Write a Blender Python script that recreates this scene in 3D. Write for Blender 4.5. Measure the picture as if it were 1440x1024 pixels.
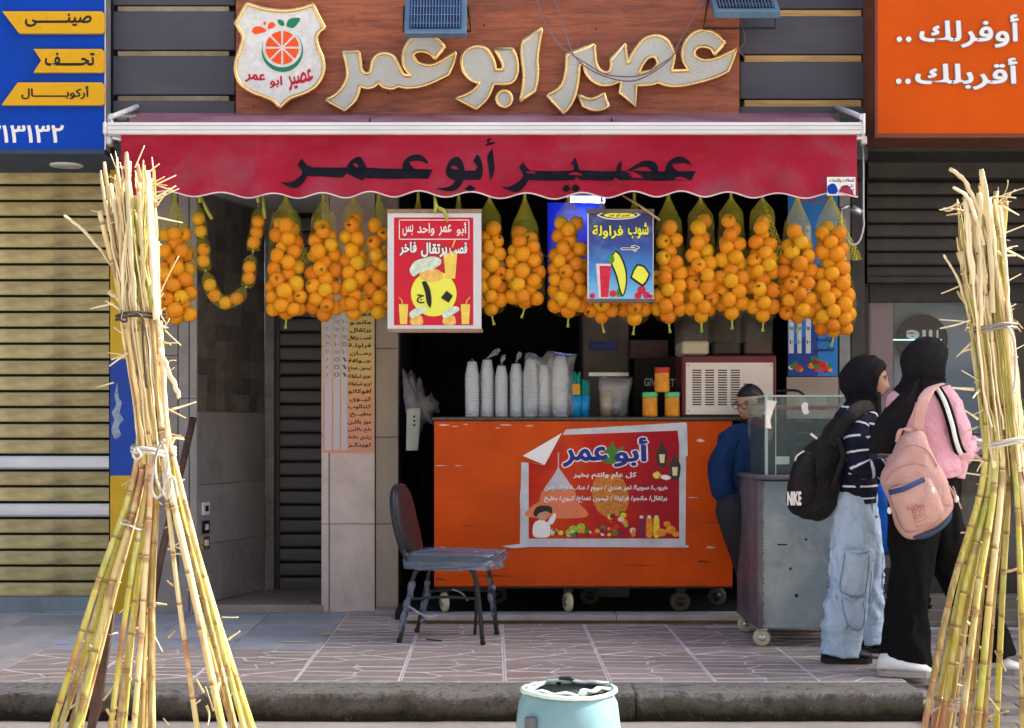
import bpy, bmesh, math, random
from mathutils import Vector, Matrix, noise as mnoise
from math import radians as R, sin, cos, pi, sqrt, tan, atan2

for o in list(bpy.data.objects): bpy.data.objects.remove(o)
scene = bpy.context.scene
COL = scene.collection
rnd = random.Random(7)

# ------------------------------------------------------------------ camera, world, sun, exposure
F = 2100.0; CX = 690.0; CY = 600.0; HC = 1.17          # pixels of the photograph, camera height above the pavement
cd = bpy.data.cameras.new('camera'); cam = bpy.data.objects.new('camera', cd); COL.objects.link(cam)
cam.location = (0, 0, HC); cam.rotation_euler = (R(90), 0, 0)
cd.sensor_fit = 'HORIZONTAL'; cd.sensor_width = 36.0; cd.lens = 36.0*F/1440.0
cd.shift_x = (720-CX)/1440.0; cd.shift_y = (CY-512)/1440.0
cd.clip_start = 0.05; cd.clip_end = 400
scene.camera = cam

SUN_EL, SUN_AZ = 44.0, 73.0                             # azimuth from +Y towards +X
w = bpy.data.worlds.new('World'); scene.world = w; w.use_nodes = True
nt = w.node_tree; nt.nodes.clear()
sky = nt.nodes.new('ShaderNodeTexSky'); sky.sky_type = 'NISHITA'; sky.sun_disc = False
sky.sun_elevation = R(SUN_EL); sky.sun_rotation = R(SUN_AZ); sky.air_density = .9; sky.dust_density = 6.0; sky.ozone_density = 1.0
bg = nt.nodes.new('ShaderNodeBackground'); bg.inputs['Strength'].default_value = 0.15
wo = nt.nodes.new('ShaderNodeOutputWorld')
nt.links.new(sky.outputs[0], bg.inputs['Color']); nt.links.new(bg.outputs[0], wo.inputs['Surface'])
sd = bpy.data.lights.new('sun', 'SUN'); sd.energy = 5.0; sd.angle = R(0.5); sd.color = (1.0, 0.93, 0.82)
sun = bpy.data.objects.new('sun', sd); COL.objects.link(sun)
sdir = Vector((sin(R(SUN_AZ))*cos(R(SUN_EL)), cos(R(SUN_AZ))*cos(R(SUN_EL)), sin(R(SUN_EL))))
sun.rotation_euler = sdir.to_track_quat('Z', 'Y').to_euler(); sun.location = sdir*30
scene.view_settings.view_transform = 'Standard'; scene.view_settings.look = 'None'
scene.view_settings.gamma = 1.0; scene.view_settings.use_curve_mapping = False
scene.view_settings.exposure = 1.36

# ------------------------------------------------------------------ helpers: placing
def P(px, py, Y): return Vector(((px-CX)*Y/F, Y, HC-(py-CY)*Y/F))
def XX(px, Y): return (px-CX)*Y/F
def ZZ(py, Y): return HC-(py-CY)*Y/F

def tag(o, label=None, cat=None, group=None, kind=None):
    if label: o['label'] = label
    if cat: o['category'] = cat
    if group: o['group'] = group
    if kind: o['kind'] = kind
    return o
def link(name, me, parent=None, loc=None):
    o = bpy.data.objects.new(name, me); COL.objects.link(o)
    if parent is not None:
        o.parent = parent
        l = parent
        t = Vector((0,0,0))
        while l is not None:
            t += l.location; l = l.parent
        if loc is None: o.location = -t          # mesh in world coordinates
        else: o.location = loc
    elif loc is not None: o.location = loc
    return o
def root(name, label, cat, loc=(0,0,0), group=None, rz=0):
    o = bpy.data.objects.new(name, None); COL.objects.link(o); o.location = loc; o.rotation_euler = (0,0,rz)
    o.empty_display_size = 0.1
    return tag(o, label, cat, group)
def children(o): return [c for c in bpy.data.objects if c.parent is o]
def copy_tree(o, parent=None):
    c = o.copy(); COL.objects.link(c)
    if parent is not None: c.parent = parent
    for ch in list(o.children): copy_tree(ch, c)
    return c

# ------------------------------------------------------------------ helpers: materials
MATS = {}
def rgb(c):
    return tuple(c)+(1.0,) if len(c) == 3 else tuple(c)
def hexc(h):
    v = [int(h[i:i+2],16)/255 for i in (0,2,4)]
    return tuple((x/12.92 if x <= .04045 else ((x+.055)/1.055)**2.4) for x in v)
class NB:
    def __init__(s, name):
        s.m = bpy.data.materials.new(name); s.m.use_nodes = True; s.t = s.m.node_tree; s.n = s.t.nodes; s.n.clear()
        s.out = s.n.new('ShaderNodeOutputMaterial'); s.b = s.n.new('ShaderNodeBsdfPrincipled')
        s.t.links.new(s.b.outputs[0], s.out.inputs['Surface']); s.tc = s.n.new('ShaderNodeTexCoord')
    def L(s, a, b): s.t.links.new(a, b)
    def new(s, k, **kw):
        n = s.n.new(k)
        for a, v in kw.items(): setattr(n, a, v)
        return n
    def mapping(s, scale=(1,1,1), src='Object', rot=(0,0,0)):
        m = s.new('ShaderNodeMapping'); m.inputs['Scale'].default_value = scale; m.inputs['Rotation'].default_value = rot
        s.L(s.tc.outputs[src], m.inputs['Vector']); return m.outputs[0]
    def noise(s, scale, detail=5, rough=.6, vec=None, dist=0):
        n = s.new('ShaderNodeTexNoise'); n.inputs['Scale'].default_value = scale; n.inputs['Detail'].default_value = detail
        n.inputs['Roughness'].default_value = rough; n.inputs['Distortion'].default_value = dist
        s.L(vec if vec is not None else s.tc.outputs['Object'], n.inputs['Vector']); return n.outputs['Fac']
    def ramp(s, fac, stops):
        r = s.new('ShaderNodeValToRGB'); e = r.color_ramp.elements
        while len(e) > 2: e.remove(e[0])
        e[0].position, e[0].color = stops[0][0], rgb(stops[0][1]); e[1].position, e[1].color = stops[-1][0], rgb(stops[-1][1])
        for p_, c_ in stops[1:-1]:
            k = e.new(p_); k.color = rgb(c_)
        s.L(fac, r.inputs['Fac']); return r.outputs['Color']
    def mix(s, fac, a, b, mode='MIX'):
        m = s.new('ShaderNodeMix', data_type='RGBA', blend_type=mode)
        for v, i in ((fac, 0), (a, 6), (b, 7)):
            if hasattr(v, 'is_output'): s.L(v, m.inputs[i])
            elif i == 0: m.inputs[0].default_value = v
            else: m.inputs[i].default_value = rgb(v)
        return m.outputs[2]
    def math(s, op, a, b=0.0, clamp=False):
        m = s.new('ShaderNodeMath', operation=op, use_clamp=clamp)
        for v, i in ((a, 0), (b, 1)):
            if hasattr(v, 'is_output'): s.L(v, m.inputs[i])
            else: m.inputs[i].default_value = v
        return m.outputs[0]
    def bump(s, h, strength=.3, dist=.01):
        b = s.new('ShaderNodeBump'); b.inputs['Strength'].default_value = strength; b.inputs['Distance'].default_value = dist
        s.L(h, b.inputs['Height']); s.L(b.outputs[0], s.b.inputs['Normal'])
    def set(s, **kw):
        for k, v in kw.items():
            i = s.b.inputs[k.replace('_', ' ')]
            if hasattr(v, 'is_output'): s.L(v, i)
            else: i.default_value = v
        return s

def pm(name, col, rough=.6, metal=0, var=.25, scale=4, bump=.15, bscale=60, dirt=None, dirt_amt=.4, dirt_scale=2.5, objvar=0.0, stretch=(1,1,1), wr=None, spec=.28, **kw):
    """plain painted / plastic / stone material: base colour with mottling, optional dirt colour in patches"""
    if name in MATS: return MATS[name]
    b = NB(name)
    v = b.mapping(stretch)
    n1 = b.noise(scale, 6, .65, v)
    dk = tuple(c*(1-var) for c in col); lt = tuple(min(1, c*(1+var*.6)) for c in col)
    c = b.ramp(n1, [(.3, dk), (.7, lt)])
    if dirt is not None:
        n2 = b.noise(dirt_scale, 8, .7, v, .4)
        f = b.ramp(n2, [(.5-.12*dirt_amt, (0,0,0)), (.72, (1,1,1))])
        f2 = b.math('MULTIPLY', f, dirt_amt)
        c = b.mix(f2, c, dirt)
    if objvar:
        oi = b.new('ShaderNodeObjectInfo')
        hs = b.new('ShaderNodeHueSaturation'); b.L(c, hs.inputs['Color'])
        vv = b.math('MULTIPLY_ADD', oi.outputs['Random'], objvar*2); b.n[-1].inputs[2].default_value = 1-objvar
        b.L(vv, hs.inputs['Value']); c = hs.outputs[0]
    b.set(Base_Color=c, Roughness=rough, Metallic=metal)
    rr = b.noise(scale*3, 4)
    rm = b.math('MULTIPLY_ADD', rr, .25); b.n[-1].inputs[2].default_value = rough-.12; b.set(Roughness=rm)
    b.b.inputs['Specular IOR Level'].default_value = spec
    if wr:
        wv_ = b.noise(wr[0], 4, .55, None, 1.6); rd = b.math('ABSOLUTE', b.math('SUBTRACT', wv_, .5))
        w2 = b.noise(wr[0]*3.1, 3, .5, None, 1.0)
        hh = b.math('ADD', b.math('MULTIPLY', rd, 3.0), b.math('ADD', b.math('MULTIPLY', w2, .5), b.math('MULTIPLY', b.noise(bscale, 3), .12)))
        b.bump(hh, wr[1], .012)
    elif bump: b.bump(b.noise(bscale, 5), bump, .004)
    for k, vv in kw.items(): b.set(**{k: vv})
    MATS[name] = b.m
    return b.m

# ------------------------------------------------------------------ helpers: meshes
class MB:
    def __init__(s): s.v = []; s.f = []; s.mi = []; s.att = None; s.sm = []
    def add(s, verts, faces, mi=0, smooth=False):
        o = len(s.v); s.v += [tuple(v) for v in verts]
        for f in faces: s.f.append(tuple(i+o for i in f)); s.mi.append(mi); s.sm.append(smooth)
        return s
    def box(s, x0, x1, y0, y1, z0, z1, mi=0, bev=0.0):
        if x0 > x1: x0, x1 = x1, x0
        if y0 > y1: y0, y1 = y1, y0
        if z0 > z1: z0, z1 = z1, z0
        if bev > 0:
            b = min(bev, (x1-x0)/2.1, (y1-y0)/2.1, (z1-z0)/2.1)
            pts = []; 
            for sx in (0,1):
                for sy in (0,1):
                    for sz in (0,1):
                        X = x1 if sx else x0; Yv = y1 if sy else y0; Z = z1 if sz else z0
                        dx = -b if sx else b; dy = -b if sy else b; dz = -b if sz else b
                        pts += [(X, Yv+dy, Z+dz), (X+dx, Yv, Z+dz), (X+dx, Yv+dy, Z)]
            idx = lambda a, b_, c, k: ((a*2+b_)*2+c)*3+k
            fs = []
            for a in (0,1):
                q = [idx(a,0,0,0), idx(a,1,0,0), idx(a,1,1,0), idx(a,0,1,0)]; fs.append(q if a else q[::-1])
                q = [idx(0,a,0,1), idx(1,a,0,1), idx(1,a,1,1), idx(0,a,1,1)]; fs.append(q[::-1] if a else q)
                q = [idx(0,0,a,2), idx(1,0,a,2), idx(1,1,a,2), idx(0,1,a,2)]; fs.append(q if a else q[::-1])
            for a in (0,1):
                for c in (0,1):
                    fs.append([idx(a,c,0,0), idx(a,c,1,0), idx(a,c,1,1), idx(a,c,0,1)])
                    fs.append([idx(a,0,c,0), idx(a,1,c,0), idx(a,1,c,2), idx(a,0,c,2)])
                    fs.append([idx(0,a,c,1), idx(1,a,c,1), idx(1,a,c,2), idx(0,a,c,2)])
            for a in (0,1):
                for b_ in (0,1):
                    for c in (0,1): fs.append([idx(a,b_,c,0), idx(a,b_,c,1), idx(a,b_,c,2)])
            return s.add(pts, fs, mi)
        v = [(x,y,z) for x in (x0,x1) for y in (y0,y1) for z in (z0,z1)]
        return s.add(v, [(0,1,3,2),(4,6,7,5),(0,4,5,1),(2,3,7,6),(0,2,6,4),(1,5,7,3)], mi)
    def tube(s, pts, rad, n=8, mi=0, cap=True, ref=None, closed=False):
        pts = [Vector(p) for p in pts]; m = len(pts)
        if not isinstance(rad, list): rad = [rad]*m
        rings = []; prev = None
        for i, p in enumerate(pts):
            if closed: t = pts[(i+1) % m]-pts[i-1]
            else: t = pts[min(i+1, m-1)]-pts[max(i-1, 0)]
            t = t.normalized() if t.length > 1e-9 else Vector((0,0,1))
            if ref is not None:
                a = Vector(ref); a = a-t*a.dot(t); a.normalize()
            elif prev is None:
                a = Vector((1,0,0)) if abs(t.x) < .8 else Vector((0,1,0)); a = (a-t*a.dot(t)).normalized()
            else:
                a = prev-t*prev.dot(t)
                a = a.normalized() if a.length > 1e-6 else t.orthogonal().normalized()
            prev = a; b = t.cross(a)
            r = rad[i]; ra, rb = r if isinstance(r, tuple) else (r, r)
            rings.append([p+a*(cos(2*pi*k/n)*ra)+b*(sin(2*pi*k/n)*rb) for k in range(n)])
        vs = [v for r in rings for v in r]; fs = []
        for i in range(m if closed else m-1):
            j = (i+1) % m
            for k in range(n):
                fs.append((i*n+k, i*n+(k+1)%n, j*n+(k+1)%n, j*n+k))
        s.add(vs, fs, mi, True)
        if cap and not closed:
            o = len(s.v)-len(vs)
            s.f.append(tuple(o+k for k in range(n))[::-1]); s.mi.append(mi); s.sm.append(False)
            s.f.append(tuple(o+(m-1)*n+k for k in range(n))); s.mi.append(mi); s.sm.append(False)
        return s
    def lathe(s, prof, c=(0,0,0), n=20, mi=0, sx=1, sy=1, cap=True):
        vs = []; fs = []; c = Vector(c)
        for r, z in prof:
            for k in range(n): vs.append(c+Vector((r*sx*cos(2*pi*k/n), r*sy*sin(2*pi*k/n), z)))
        for i in range(len(prof)-1):
            for k in range(n): fs.append((i*n+k, i*n+(k+1)%n, (i+1)*n+(k+1)%n, (i+1)*n+k))
        if prof[0][0] > 1e-5: fs.append(tuple(range(n))[::-1])
        if prof[-1][0] > 1e-5 and cap: fs.append(tuple((len(prof)-1)*n+k for k in range(n)))
        return s.add(vs, fs, mi, True)
    def ball(s, c, r, n=12, m=8, mi=0):
        rx, ry, rz = r if isinstance(r, tuple) else (r, r, r)
        c = Vector(c); vs = []; fs = []
        for i in range(m+1):
            a = pi*i/m
            for k in range(n): vs.append(c+Vector((rx*sin(a)*cos(2*pi*k/n), ry*sin(a)*sin(2*pi*k/n), -rz*cos(a))))
        for i in range(m):
            for k in range(n): fs.append((i*n+k, i*n+(k+1)%n, (i+1)*n+(k+1)%n, (i+1)*n+k))
        return s.add(vs, fs, mi, True)
    def poly(s, pts, mi=0): return s.add(pts, [tuple(range(len(pts)))], mi)
    def plate(s, pts2, Y0, Y1, mi=0):
        """pts2: px points at depth Y0, extruded back to Y1 (same X, Z)"""
        q = [P(x, y, Y0) for x, y in pts2]; n = len(q)
        a = [Vector((p.x, Y0, p.z)) for p in q]; b = [Vector((p.x, Y1, p.z)) for p in q]
        fs = [tuple(range(n)), tuple(range(n, 2*n))[::-1]]+[(i, i+n, (i+1)%n+n, (i+1)%n) for i in range(n)]
        return s.add(a+b, fs, mi)
    def mesh(s, name='m', merge=False):
        me = bpy.data.meshes.new(name); me.from_pydata(s.v, [], s.f)
        me.polygons.foreach_set('material_index', s.mi); me.polygons.foreach_set('use_smooth', s.sm)
        me.update()
        bm = bmesh.new(); bm.from_mesh(me)
        if merge: bmesh.ops.remove_doubles(bm, verts=bm.verts, dist=1e-5)
        bmesh.ops.recalc_face_normals(bm, faces=bm.faces); bm.to_mesh(me); bm.free()
        return me
    def build(s, name, mat, parent=None, loc=None, **kw):
        me = s.mesh(name, **kw)
        for m in (mat if isinstance(mat, (list, tuple)) else [mat]): me.materials.append(m)
        return link(name, me, parent, loc)

def catmull(pts, k=6, closed=False):
    """points (x,y[,1]) or Vectors; a truthy last item marks a corner (2D only)"""
    n = len(pts); out = []
    P2 = [Vector(p[:2]) for p in pts]; C = [len(p) > 2 and p[2] for p in pts]
    seg = n if closed else n-1
    for i in range(seg):
        a = P2[i]; b = P2[(i+1) % n]
        p0 = P2[(i-1) % n] if not C[i] and (closed or i > 0) else a-(b-a)*.001
        p3 = P2[(i+2) % n] if not C[(i+1) % n] and (closed or i+2 < n) else b+(b-a)*.001
        if C[i] and C[(i+1) % n]: out.append(a); continue
        for q in range(k):
            t = q/k
            out.append(.5*((2*a)+(b-p0)*t+(2*p0-5*a+4*b-p3)*t*t+(3*a-p0-3*b+p3)*t**3))
    if not closed: out.append(P2[-1])
    return out
def smooth3(pts, k=6):
    pts = [Vector(p) for p in pts]; n = len(pts); out = []
    for i in range(n-1):
        a, b = pts[i], pts[i+1]; p0 = pts[i-1] if i else a*2-b; p3 = pts[i+2] if i+2 < n else b*2-a
        for q in range(k):
            t = q/k
            out.append(.5*((2*a)+(b-p0)*t+(2*p0-5*a+4*b-p3)*t*t+(3*a-p0-3*b+p3)*t**3))
    out.append(pts[-1]); return out
def lerplist(v, m):
    """resample list of numbers/tuples to m entries"""
    out = []
    for i in range(m):
        t = i/(m-1)*(len(v)-1); a = min(int(t), len(v)-2); f = t-a
        f = f*f*(3-2*f)*.5+f*.5
        if isinstance(v[0], tuple): out.append(tuple(v[a][j]*(1-f)+v[a+1][j]*f for j in range(len(v[0]))))
        else: out.append(v[a]*(1-f)+v[a+1]*f)
    return out

def curve_mesh(splines, Y0, depth=0.0, offset=0.0, world=True):
    """closed 2D loops in photo pixels at depth Y0 -> filled mesh standing in the XZ plane (holes handled), front face at Y0"""
    cu = bpy.data.curves.new('c', 'CURVE'); cu.dimensions = '2D'; cu.fill_mode = 'BOTH'
    for sp in splines:
        s_ = cu.splines.new('POLY'); s_.points.add(len(sp)-1)
        for i, p in enumerate(sp): s_.points[i].co = (XX(p[0], Y0), ZZ(p[1], Y0), 0, 1)
        s_.use_cyclic_u = True
    cu.extrude = depth/2; cu.offset = offset
    o = bpy.data.objects.new('c', cu)
    me = bpy.data.meshes.new_from_object(o)
    bpy.data.objects.remove(o); bpy.data.curves.remove(cu)
    for v in me.vertices: v.co = (v.co.x, Y0+depth/2-v.co.z, v.co.y)
    me.flip_normals() if False else None
    return me

# ------------------------------------------------------------------ helpers: Arabic lettering
AF = {'ء':(0xFE80,)*2,'آ':(0xFE81,0xFE82),'أ':(0xFE83,0xFE84),'ؤ':(0xFE85,0xFE86),'إ':(0xFE87,0xFE88),'ئ':(0xFE89,0xFE8A,0xFE8B,0xFE8C),
 'ا':(0xFE8D,0xFE8E),'ب':(0xFE8F,0xFE90,0xFE91,0xFE92),'ة':(0xFE93,0xFE94),'ت':(0xFE95,0xFE96,0xFE97,0xFE98),'ث':(0xFE99,0xFE9A,0xFE9B,0xFE9C),
 'ج':(0xFE9D,0xFE9E,0xFE9F,0xFEA0),'ح':(0xFEA1,0xFEA2,0xFEA3,0xFEA4),'خ':(0xFEA5,0xFEA6,0xFEA7,0xFEA8),'د':(0xFEA9,0xFEAA),'ذ':(0xFEAB,0xFEAC),
 'ر':(0xFEAD,0xFEAE),'ز':(0xFEAF,0xFEB0),'س':(0xFEB1,0xFEB2,0xFEB3,0xFEB4),'ش':(0xFEB5,0xFEB6,0xFEB7,0xFEB8),'ص':(0xFEB9,0xFEBA,0xFEBB,0xFEBC),
 'ض':(0xFEBD,0xFEBE,0xFEBF,0xFEC0),'ط':(0xFEC1,0xFEC2,0xFEC3,0xFEC4),'ظ':(0xFEC5,0xFEC6,0xFEC7,0xFEC8),'ع':(0xFEC9,0xFECA,0xFECB,0xFECC),
 'غ':(0xFECD,0xFECE,0xFECF,0xFED0),'ف':(0xFED1,0xFED2,0xFED3,0xFED4),'ق':(0xFED5,0xFED6,0xFED7,0xFED8),'ك':(0xFED9,0xFEDA,0xFEDB,0xFEDC),
 'ل':(0xFEDD,0xFEDE,0xFEDF,0xFEE0),'م':(0xFEE1,0xFEE2,0xFEE3,0xFEE4),'ن':(0xFEE5,0xFEE6,0xFEE7,0xFEE8),'ه':(0xFEE9,0xFEEA,0xFEEB,0xFEEC),
 'و':(0xFEED,0xFEEE),'ى':(0xFEEF,0xFEF0),'ي':(0xFEF1,0xFEF2,0xFEF3,0xFEF4)}
def shape_ar(s):
    out = []; n = len(s); i = 0
    def joins_next(c): return c == 'ـ' or (c in AF and len(AF[c]) == 4)
    def is_letter(c): return c == 'ـ' or c in AF
    while i < n:
        c = s[i]
        if c in 'ـ': out.append(c); i += 1; continue
        if c in AF:
            prev = i > 0 and is_letter(s[i-1]) and joins_next(s[i-1])
            if c == 'ل' and i+1 < n and s[i+1] in 'اأ':
                base = 0xFEFB if s[i+1] == 'ا' else 0xFEF7
                out.append(chr(base+(1 if prev else 0))); i += 2; continue
            nxt = i+1 < n and is_letter(s[i+1]) and len(AF[c]) == 4 and s[i+1] != 'ء'
            f = AF[c]
            if len(f) == 2: out.append(chr(f[1] if prev else f[0]))
            else: out.append(chr(f[3] if prev and nxt else f[2] if nxt else f[1] if prev else f[0]))
            i += 1; continue
        if '٠' <= c <= '٩' or c.isascii() and c.isalnum():
            j = i
            while j < n and ('٠' <= s[j] <= '٩' or s[j].isascii() and s[j].isalnum()): j += 1
            out.append(s[i:j]); i = j; continue
        out.append(c); i += 1
    return ''.join(out[::-1])
def text_verts(s, bold):
    cu = bpy.data.curves.new('t', 'FONT'); cu.body = shape_ar(s) if any(ord(c) > 0x600 for c in s) else s
    cu.resolution_u = 3
    o = bpy.data.objects.new('t', cu)
    me = bpy.data.meshes.new_from_object(o)
    bpy.data.objects.remove(o); bpy.data.curves.remove(cu)
    if bold > 0:
        V = [v.co.copy() for v in me.vertices]; Fc = [tuple(p.vertices) for p in me.polygons]; n = len(V)
        K = 8; vs = [(v.x, v.y, 0) for v in V]; fs = list(Fc)
        for k in range(K):
            a = 2*pi*k/K; dx, dy = cos(a)*bold, sin(a)*bold
            vs += [(v.x+dx, v.y+dy, (k+1)*1.0) for v in V]; fs += [tuple(i+n*(k+1) for i in f) for f in Fc]
        me.clear_geometry(); me.from_pydata(vs, [], fs); me.update()
    return me
def txt(s, x0, y0, x1, y1, Y, mat, parent, bold=.02, off=0.002, name='lettering', warp=None, outline=None, obold=.035, rot=0, depth=0.0):
    """lettering filling the photo-pixel box at depth Y (raised 'off' in front of the surface)"""
    base = text_verts(s, bold)
    xs = [v.co.x for v in base.vertices]; ys = [v.co.y for v in base.vertices]
    if not xs: return None
    a, b, c, d = min(xs), max(xs), min(ys), max(ys)
    def place(me, o_):
        for v in me.vertices:
            u = (v.co.x-a)/max(b-a,1e-6); w_ = (v.co.y-c)/max(d-c,1e-6)
            px = x0+u*(x1-x0); py = y1-w_*(y1-y0)
            if rot:
                mx, my = (x0+x1)/2, (y0+y1)/2; dx, dy = px-mx, py-my
                px, py = mx+dx*cos(rot)-dy*sin(rot), my+dx*sin(rot)+dy*cos(rot)
            p = P(px, py, Y)
            yy = Y-o_+v.co.z*.00009
            if warp: yy += warp(p.x, p.z)
            v.co = (p.x, yy, p.z)
    if outline is not None:
        m2 = text_verts(s, bold+obold); place(m2, off*.55); m2.materials.append(outline)
        link('lettering_outline', m2, parent)
    place(base, off)
    base.materials.append(mat)
    return link(name, base, parent)
def pxpoly(pts, Y, mat, parent, name='print', off=.0015, warp=None, k=5, smooth=True):
    q = catmull(pts, k, True) if smooth else [Vector(p[:2]) for p in pts]
    me = curve_mesh([q], Y, 0)
    for v in me.vertices: v.co.y = Y-off
    me.materials.append(mat)
    return link(name, me, parent)
def circle_px(cx, cy, rx, ry=None, n=24): 
    ry = ry or rx
    return [(cx+rx*cos(2*pi*i/n), cy+ry*sin(2*pi*i/n)) for i in range(n)]
# ------------------------------------------------------------------ materials
m_marble = pm('white_marble', (.55,.48,.46), .35, var=.16, scale=5, bump=.03, dirt=(.28,.19,.17), dirt_amt=.65, dirt_scale=2.2, objvar=.05)
m_beige = pm('beige_stone', (.33,.28,.235), .5, var=.12, scale=3, bump=.08, dirt=(.15,.12,.1), dirt_amt=.4, objvar=.05)
m_greytile = pm('grey_wall_tile', (.33,.315,.315), .35, var=.15, scale=5, bump=.03, dirt=(.09,.08,.075), dirt_amt=.5, objvar=.1)
m_mosaic = pm('mosaic_tile', (.15,.135,.125), .4, var=.35, scale=14, bump=.1, bscale=40, objvar=.3)
m_conc = pm('kerb_concrete', (.27,.265,.26), .85, var=.25, scale=9, bump=.5, bscale=45, dirt=(.10,.08,.06), dirt_amt=.5, dirt_scale=4)
m_walkc = pm('pavement_concrete', (.42,.42,.42), .7, var=.3, scale=2.5, bump=.25, bscale=40, dirt=(.18,.17,.16), dirt_amt=.6, dirt_scale=1.6)
m_street = pm('street_dust', (.42,.39,.35), .9, var=.25, scale=3, bump=.5, bscale=80)
m_render = pm('building_render', (.35,.31,.27), .9, var=.2, bump=.3)
m_dark = pm('interior_dark', (.012,.012,.014), .7, var=.3, bump=0)  # shade of the unlit interiors is put into this near-black colour
m_ceil = pm('white_soffit', (.42,.42,.44), .7, var=.12, bump=.05, dirt=(.2,.18,.15), dirt_amt=.3)
m_shutb = pm('beige_shutter_paint', (.52,.455,.225), .5, var=.2, scale=3, bump=.05, dirt=(.07,.05,.03), dirt_amt=.65, dirt_scale=2.6, objvar=.1, stretch=(1,1,2.5))
m_shutw = pm('pale_blue_slat', (.5,.55,.65), .35, metal=.5, var=.1, bump=.05)  # paler, bluer tone for single slats
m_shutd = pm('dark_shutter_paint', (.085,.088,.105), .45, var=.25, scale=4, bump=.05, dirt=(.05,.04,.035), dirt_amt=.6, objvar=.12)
m_shutk = pm('black_shutter_paint', (.038,.036,.038), .5, var=.25, scale=4, bump=.05, dirt=(.09,.08,.07), dirt_amt=.5, objvar=.15)
m_gap = pm('slot_shadow_black', (.01,.01,.01), .9, var=0, bump=0)
m_yel = pm('yellow_wall_paint', (.62,.40,.02), .5, var=.15, bump=.1, dirt=(.25,.15,.02), dirt_amt=.3)
m_blue = pm('blue_wall_paint', (.006,.06,.40), .5, var=.15, bump=.1)
m_signblue = pm('blue_sign_vinyl', (.002,.055,.46), .35, var=.14, scale=1.5, bump=.01, spec=.10, dirt=(.01,.05,.25), dirt_amt=.5)
m_signyel = pm('yellow_acrylic', (.66,.36,.004), .3, var=.04, bump=0)
m_under = pm('sign_underside', (.03,.06,.12), .55, var=.2, bump=.05)
m_black = pm('black_print', (.012,.012,.014), .5, var=0, bump=0)
m_white = pm('white_print', (.80,.80,.80), .5, var=.03, bump=0)
m_red = pm('red_print', (.60,.01,.02), .45, var=.08, bump=0)
m_navyp = pm('navy_print', (.01,.02,.22), .45, var=.05, bump=0)
m_lemon = pm('lemon_print', (.78,.80,.09), .45, var=.04, bump=0)
m_alum = pm('aluminium', (.62,.63,.65), .35, metal=.85, var=.1, bump=.05)
m_whitem = pm('white_enamel', (.74,.77,.80), .35, var=.08, scale=6, bump=.02, dirt=(.45,.45,.43), dirt_amt=.35, stretch=(.4,1,1))
m_steel = pm('stainless_panel', (.62,.58,.56), .38, metal=.55, var=.10, scale=2, bump=0)
m_blackm = pm('black_metal', (.02,.02,.022), .4, var=.2, bump=.03)
m_darkboard = pm('slate_blue_cladding', (.065,.07,.095), .5, var=.16, scale=2, bump=.06, bscale=70, dirt=(.13,.12,.12), dirt_amt=.35, objvar=.10, stretch=(.4,1,1.5))
m_orangesign = pm('orange_sign_vinyl', (.62,.085,.002), .4, var=.10, scale=1, bump=.01, objvar=.02, spec=.12, dirt=(.40,.06,.01), dirt_amt=.35, dirt_scale=1.4)
m_orangep = pm('orange_counter_laminate', (.60,.070,.001), .4, spec=.15, var=.12, scale=1.6, bump=.02, dirt=(.36,.04,.003), dirt_amt=.8, dirt_scale=1.8)
m_browntrim = pm('dull_red_trim', (.16,.05,.03), .5, var=.2)
def wood(name, a, b_, c_, rough=.5, sc=(1.0,1,9), bump=.12):
    n = NB(name); v = n.mapping(sc)
    g = n.noise(3.2, 9, .68, v, .8)
    col = n.ramp(g, [(.28, c_), (.46, a), (.58, b_), (.75, a)])
    v2 = n.mapping((.35,1,2.2)); g2 = n.noise(2.0, 4, .6, v2)
    col = n.mix(n.ramp(g2, [(.45,(0,0,0)),(.7,(.55,.55,.55))]), col, c_)
    n.set(Base_Color=col, Roughness=rough); n.bump(g, bump, .003); MATS[name] = n.m
    return n.m
m_wood = wood('cherry_wood_panel', (.27,.070,.030), (.37,.105,.045), (.085,.024,.016), .5)
m_plank = wood('raw_pine_strip', (.42,.27,.10), (.52,.35,.15), (.20,.12,.05), .8, (1,1,14))
m_oldw = wood('old_brown_wood', (.09,.045,.03), (.13,.065,.045), (.03,.018,.015), .7, (8,8,1))
m_sill = pm('stone_step', (.36,.36,.35), .6, var=.2, scale=6, bump=.15, dirt=(.2,.15,.11), dirt_amt=.5)
m_gold = pm('brass_trim', (.86,.62,.28), .24, metal=.85, var=.12, scale=12, bump=.04, bscale=20)
m_glitter = None
b = NB('silver_glitter'); vor = b.new('ShaderNodeTexVoronoi'); vor.inputs['Scale'].default_value = 160; b.L(b.tc.outputs['Object'], vor.inputs['Vector'])
b.set(Base_Color=b.mix(b.noise(9,6,.7), b.ramp(vor.outputs['Distance'], [(0,(.62,.64,.62)),(.8,(.34,.37,.36))]), (.52,.54,.52)), Roughness=.5); b.bump(vor.outputs['Distance'], .3, .003); m_glitter = b.m

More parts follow.
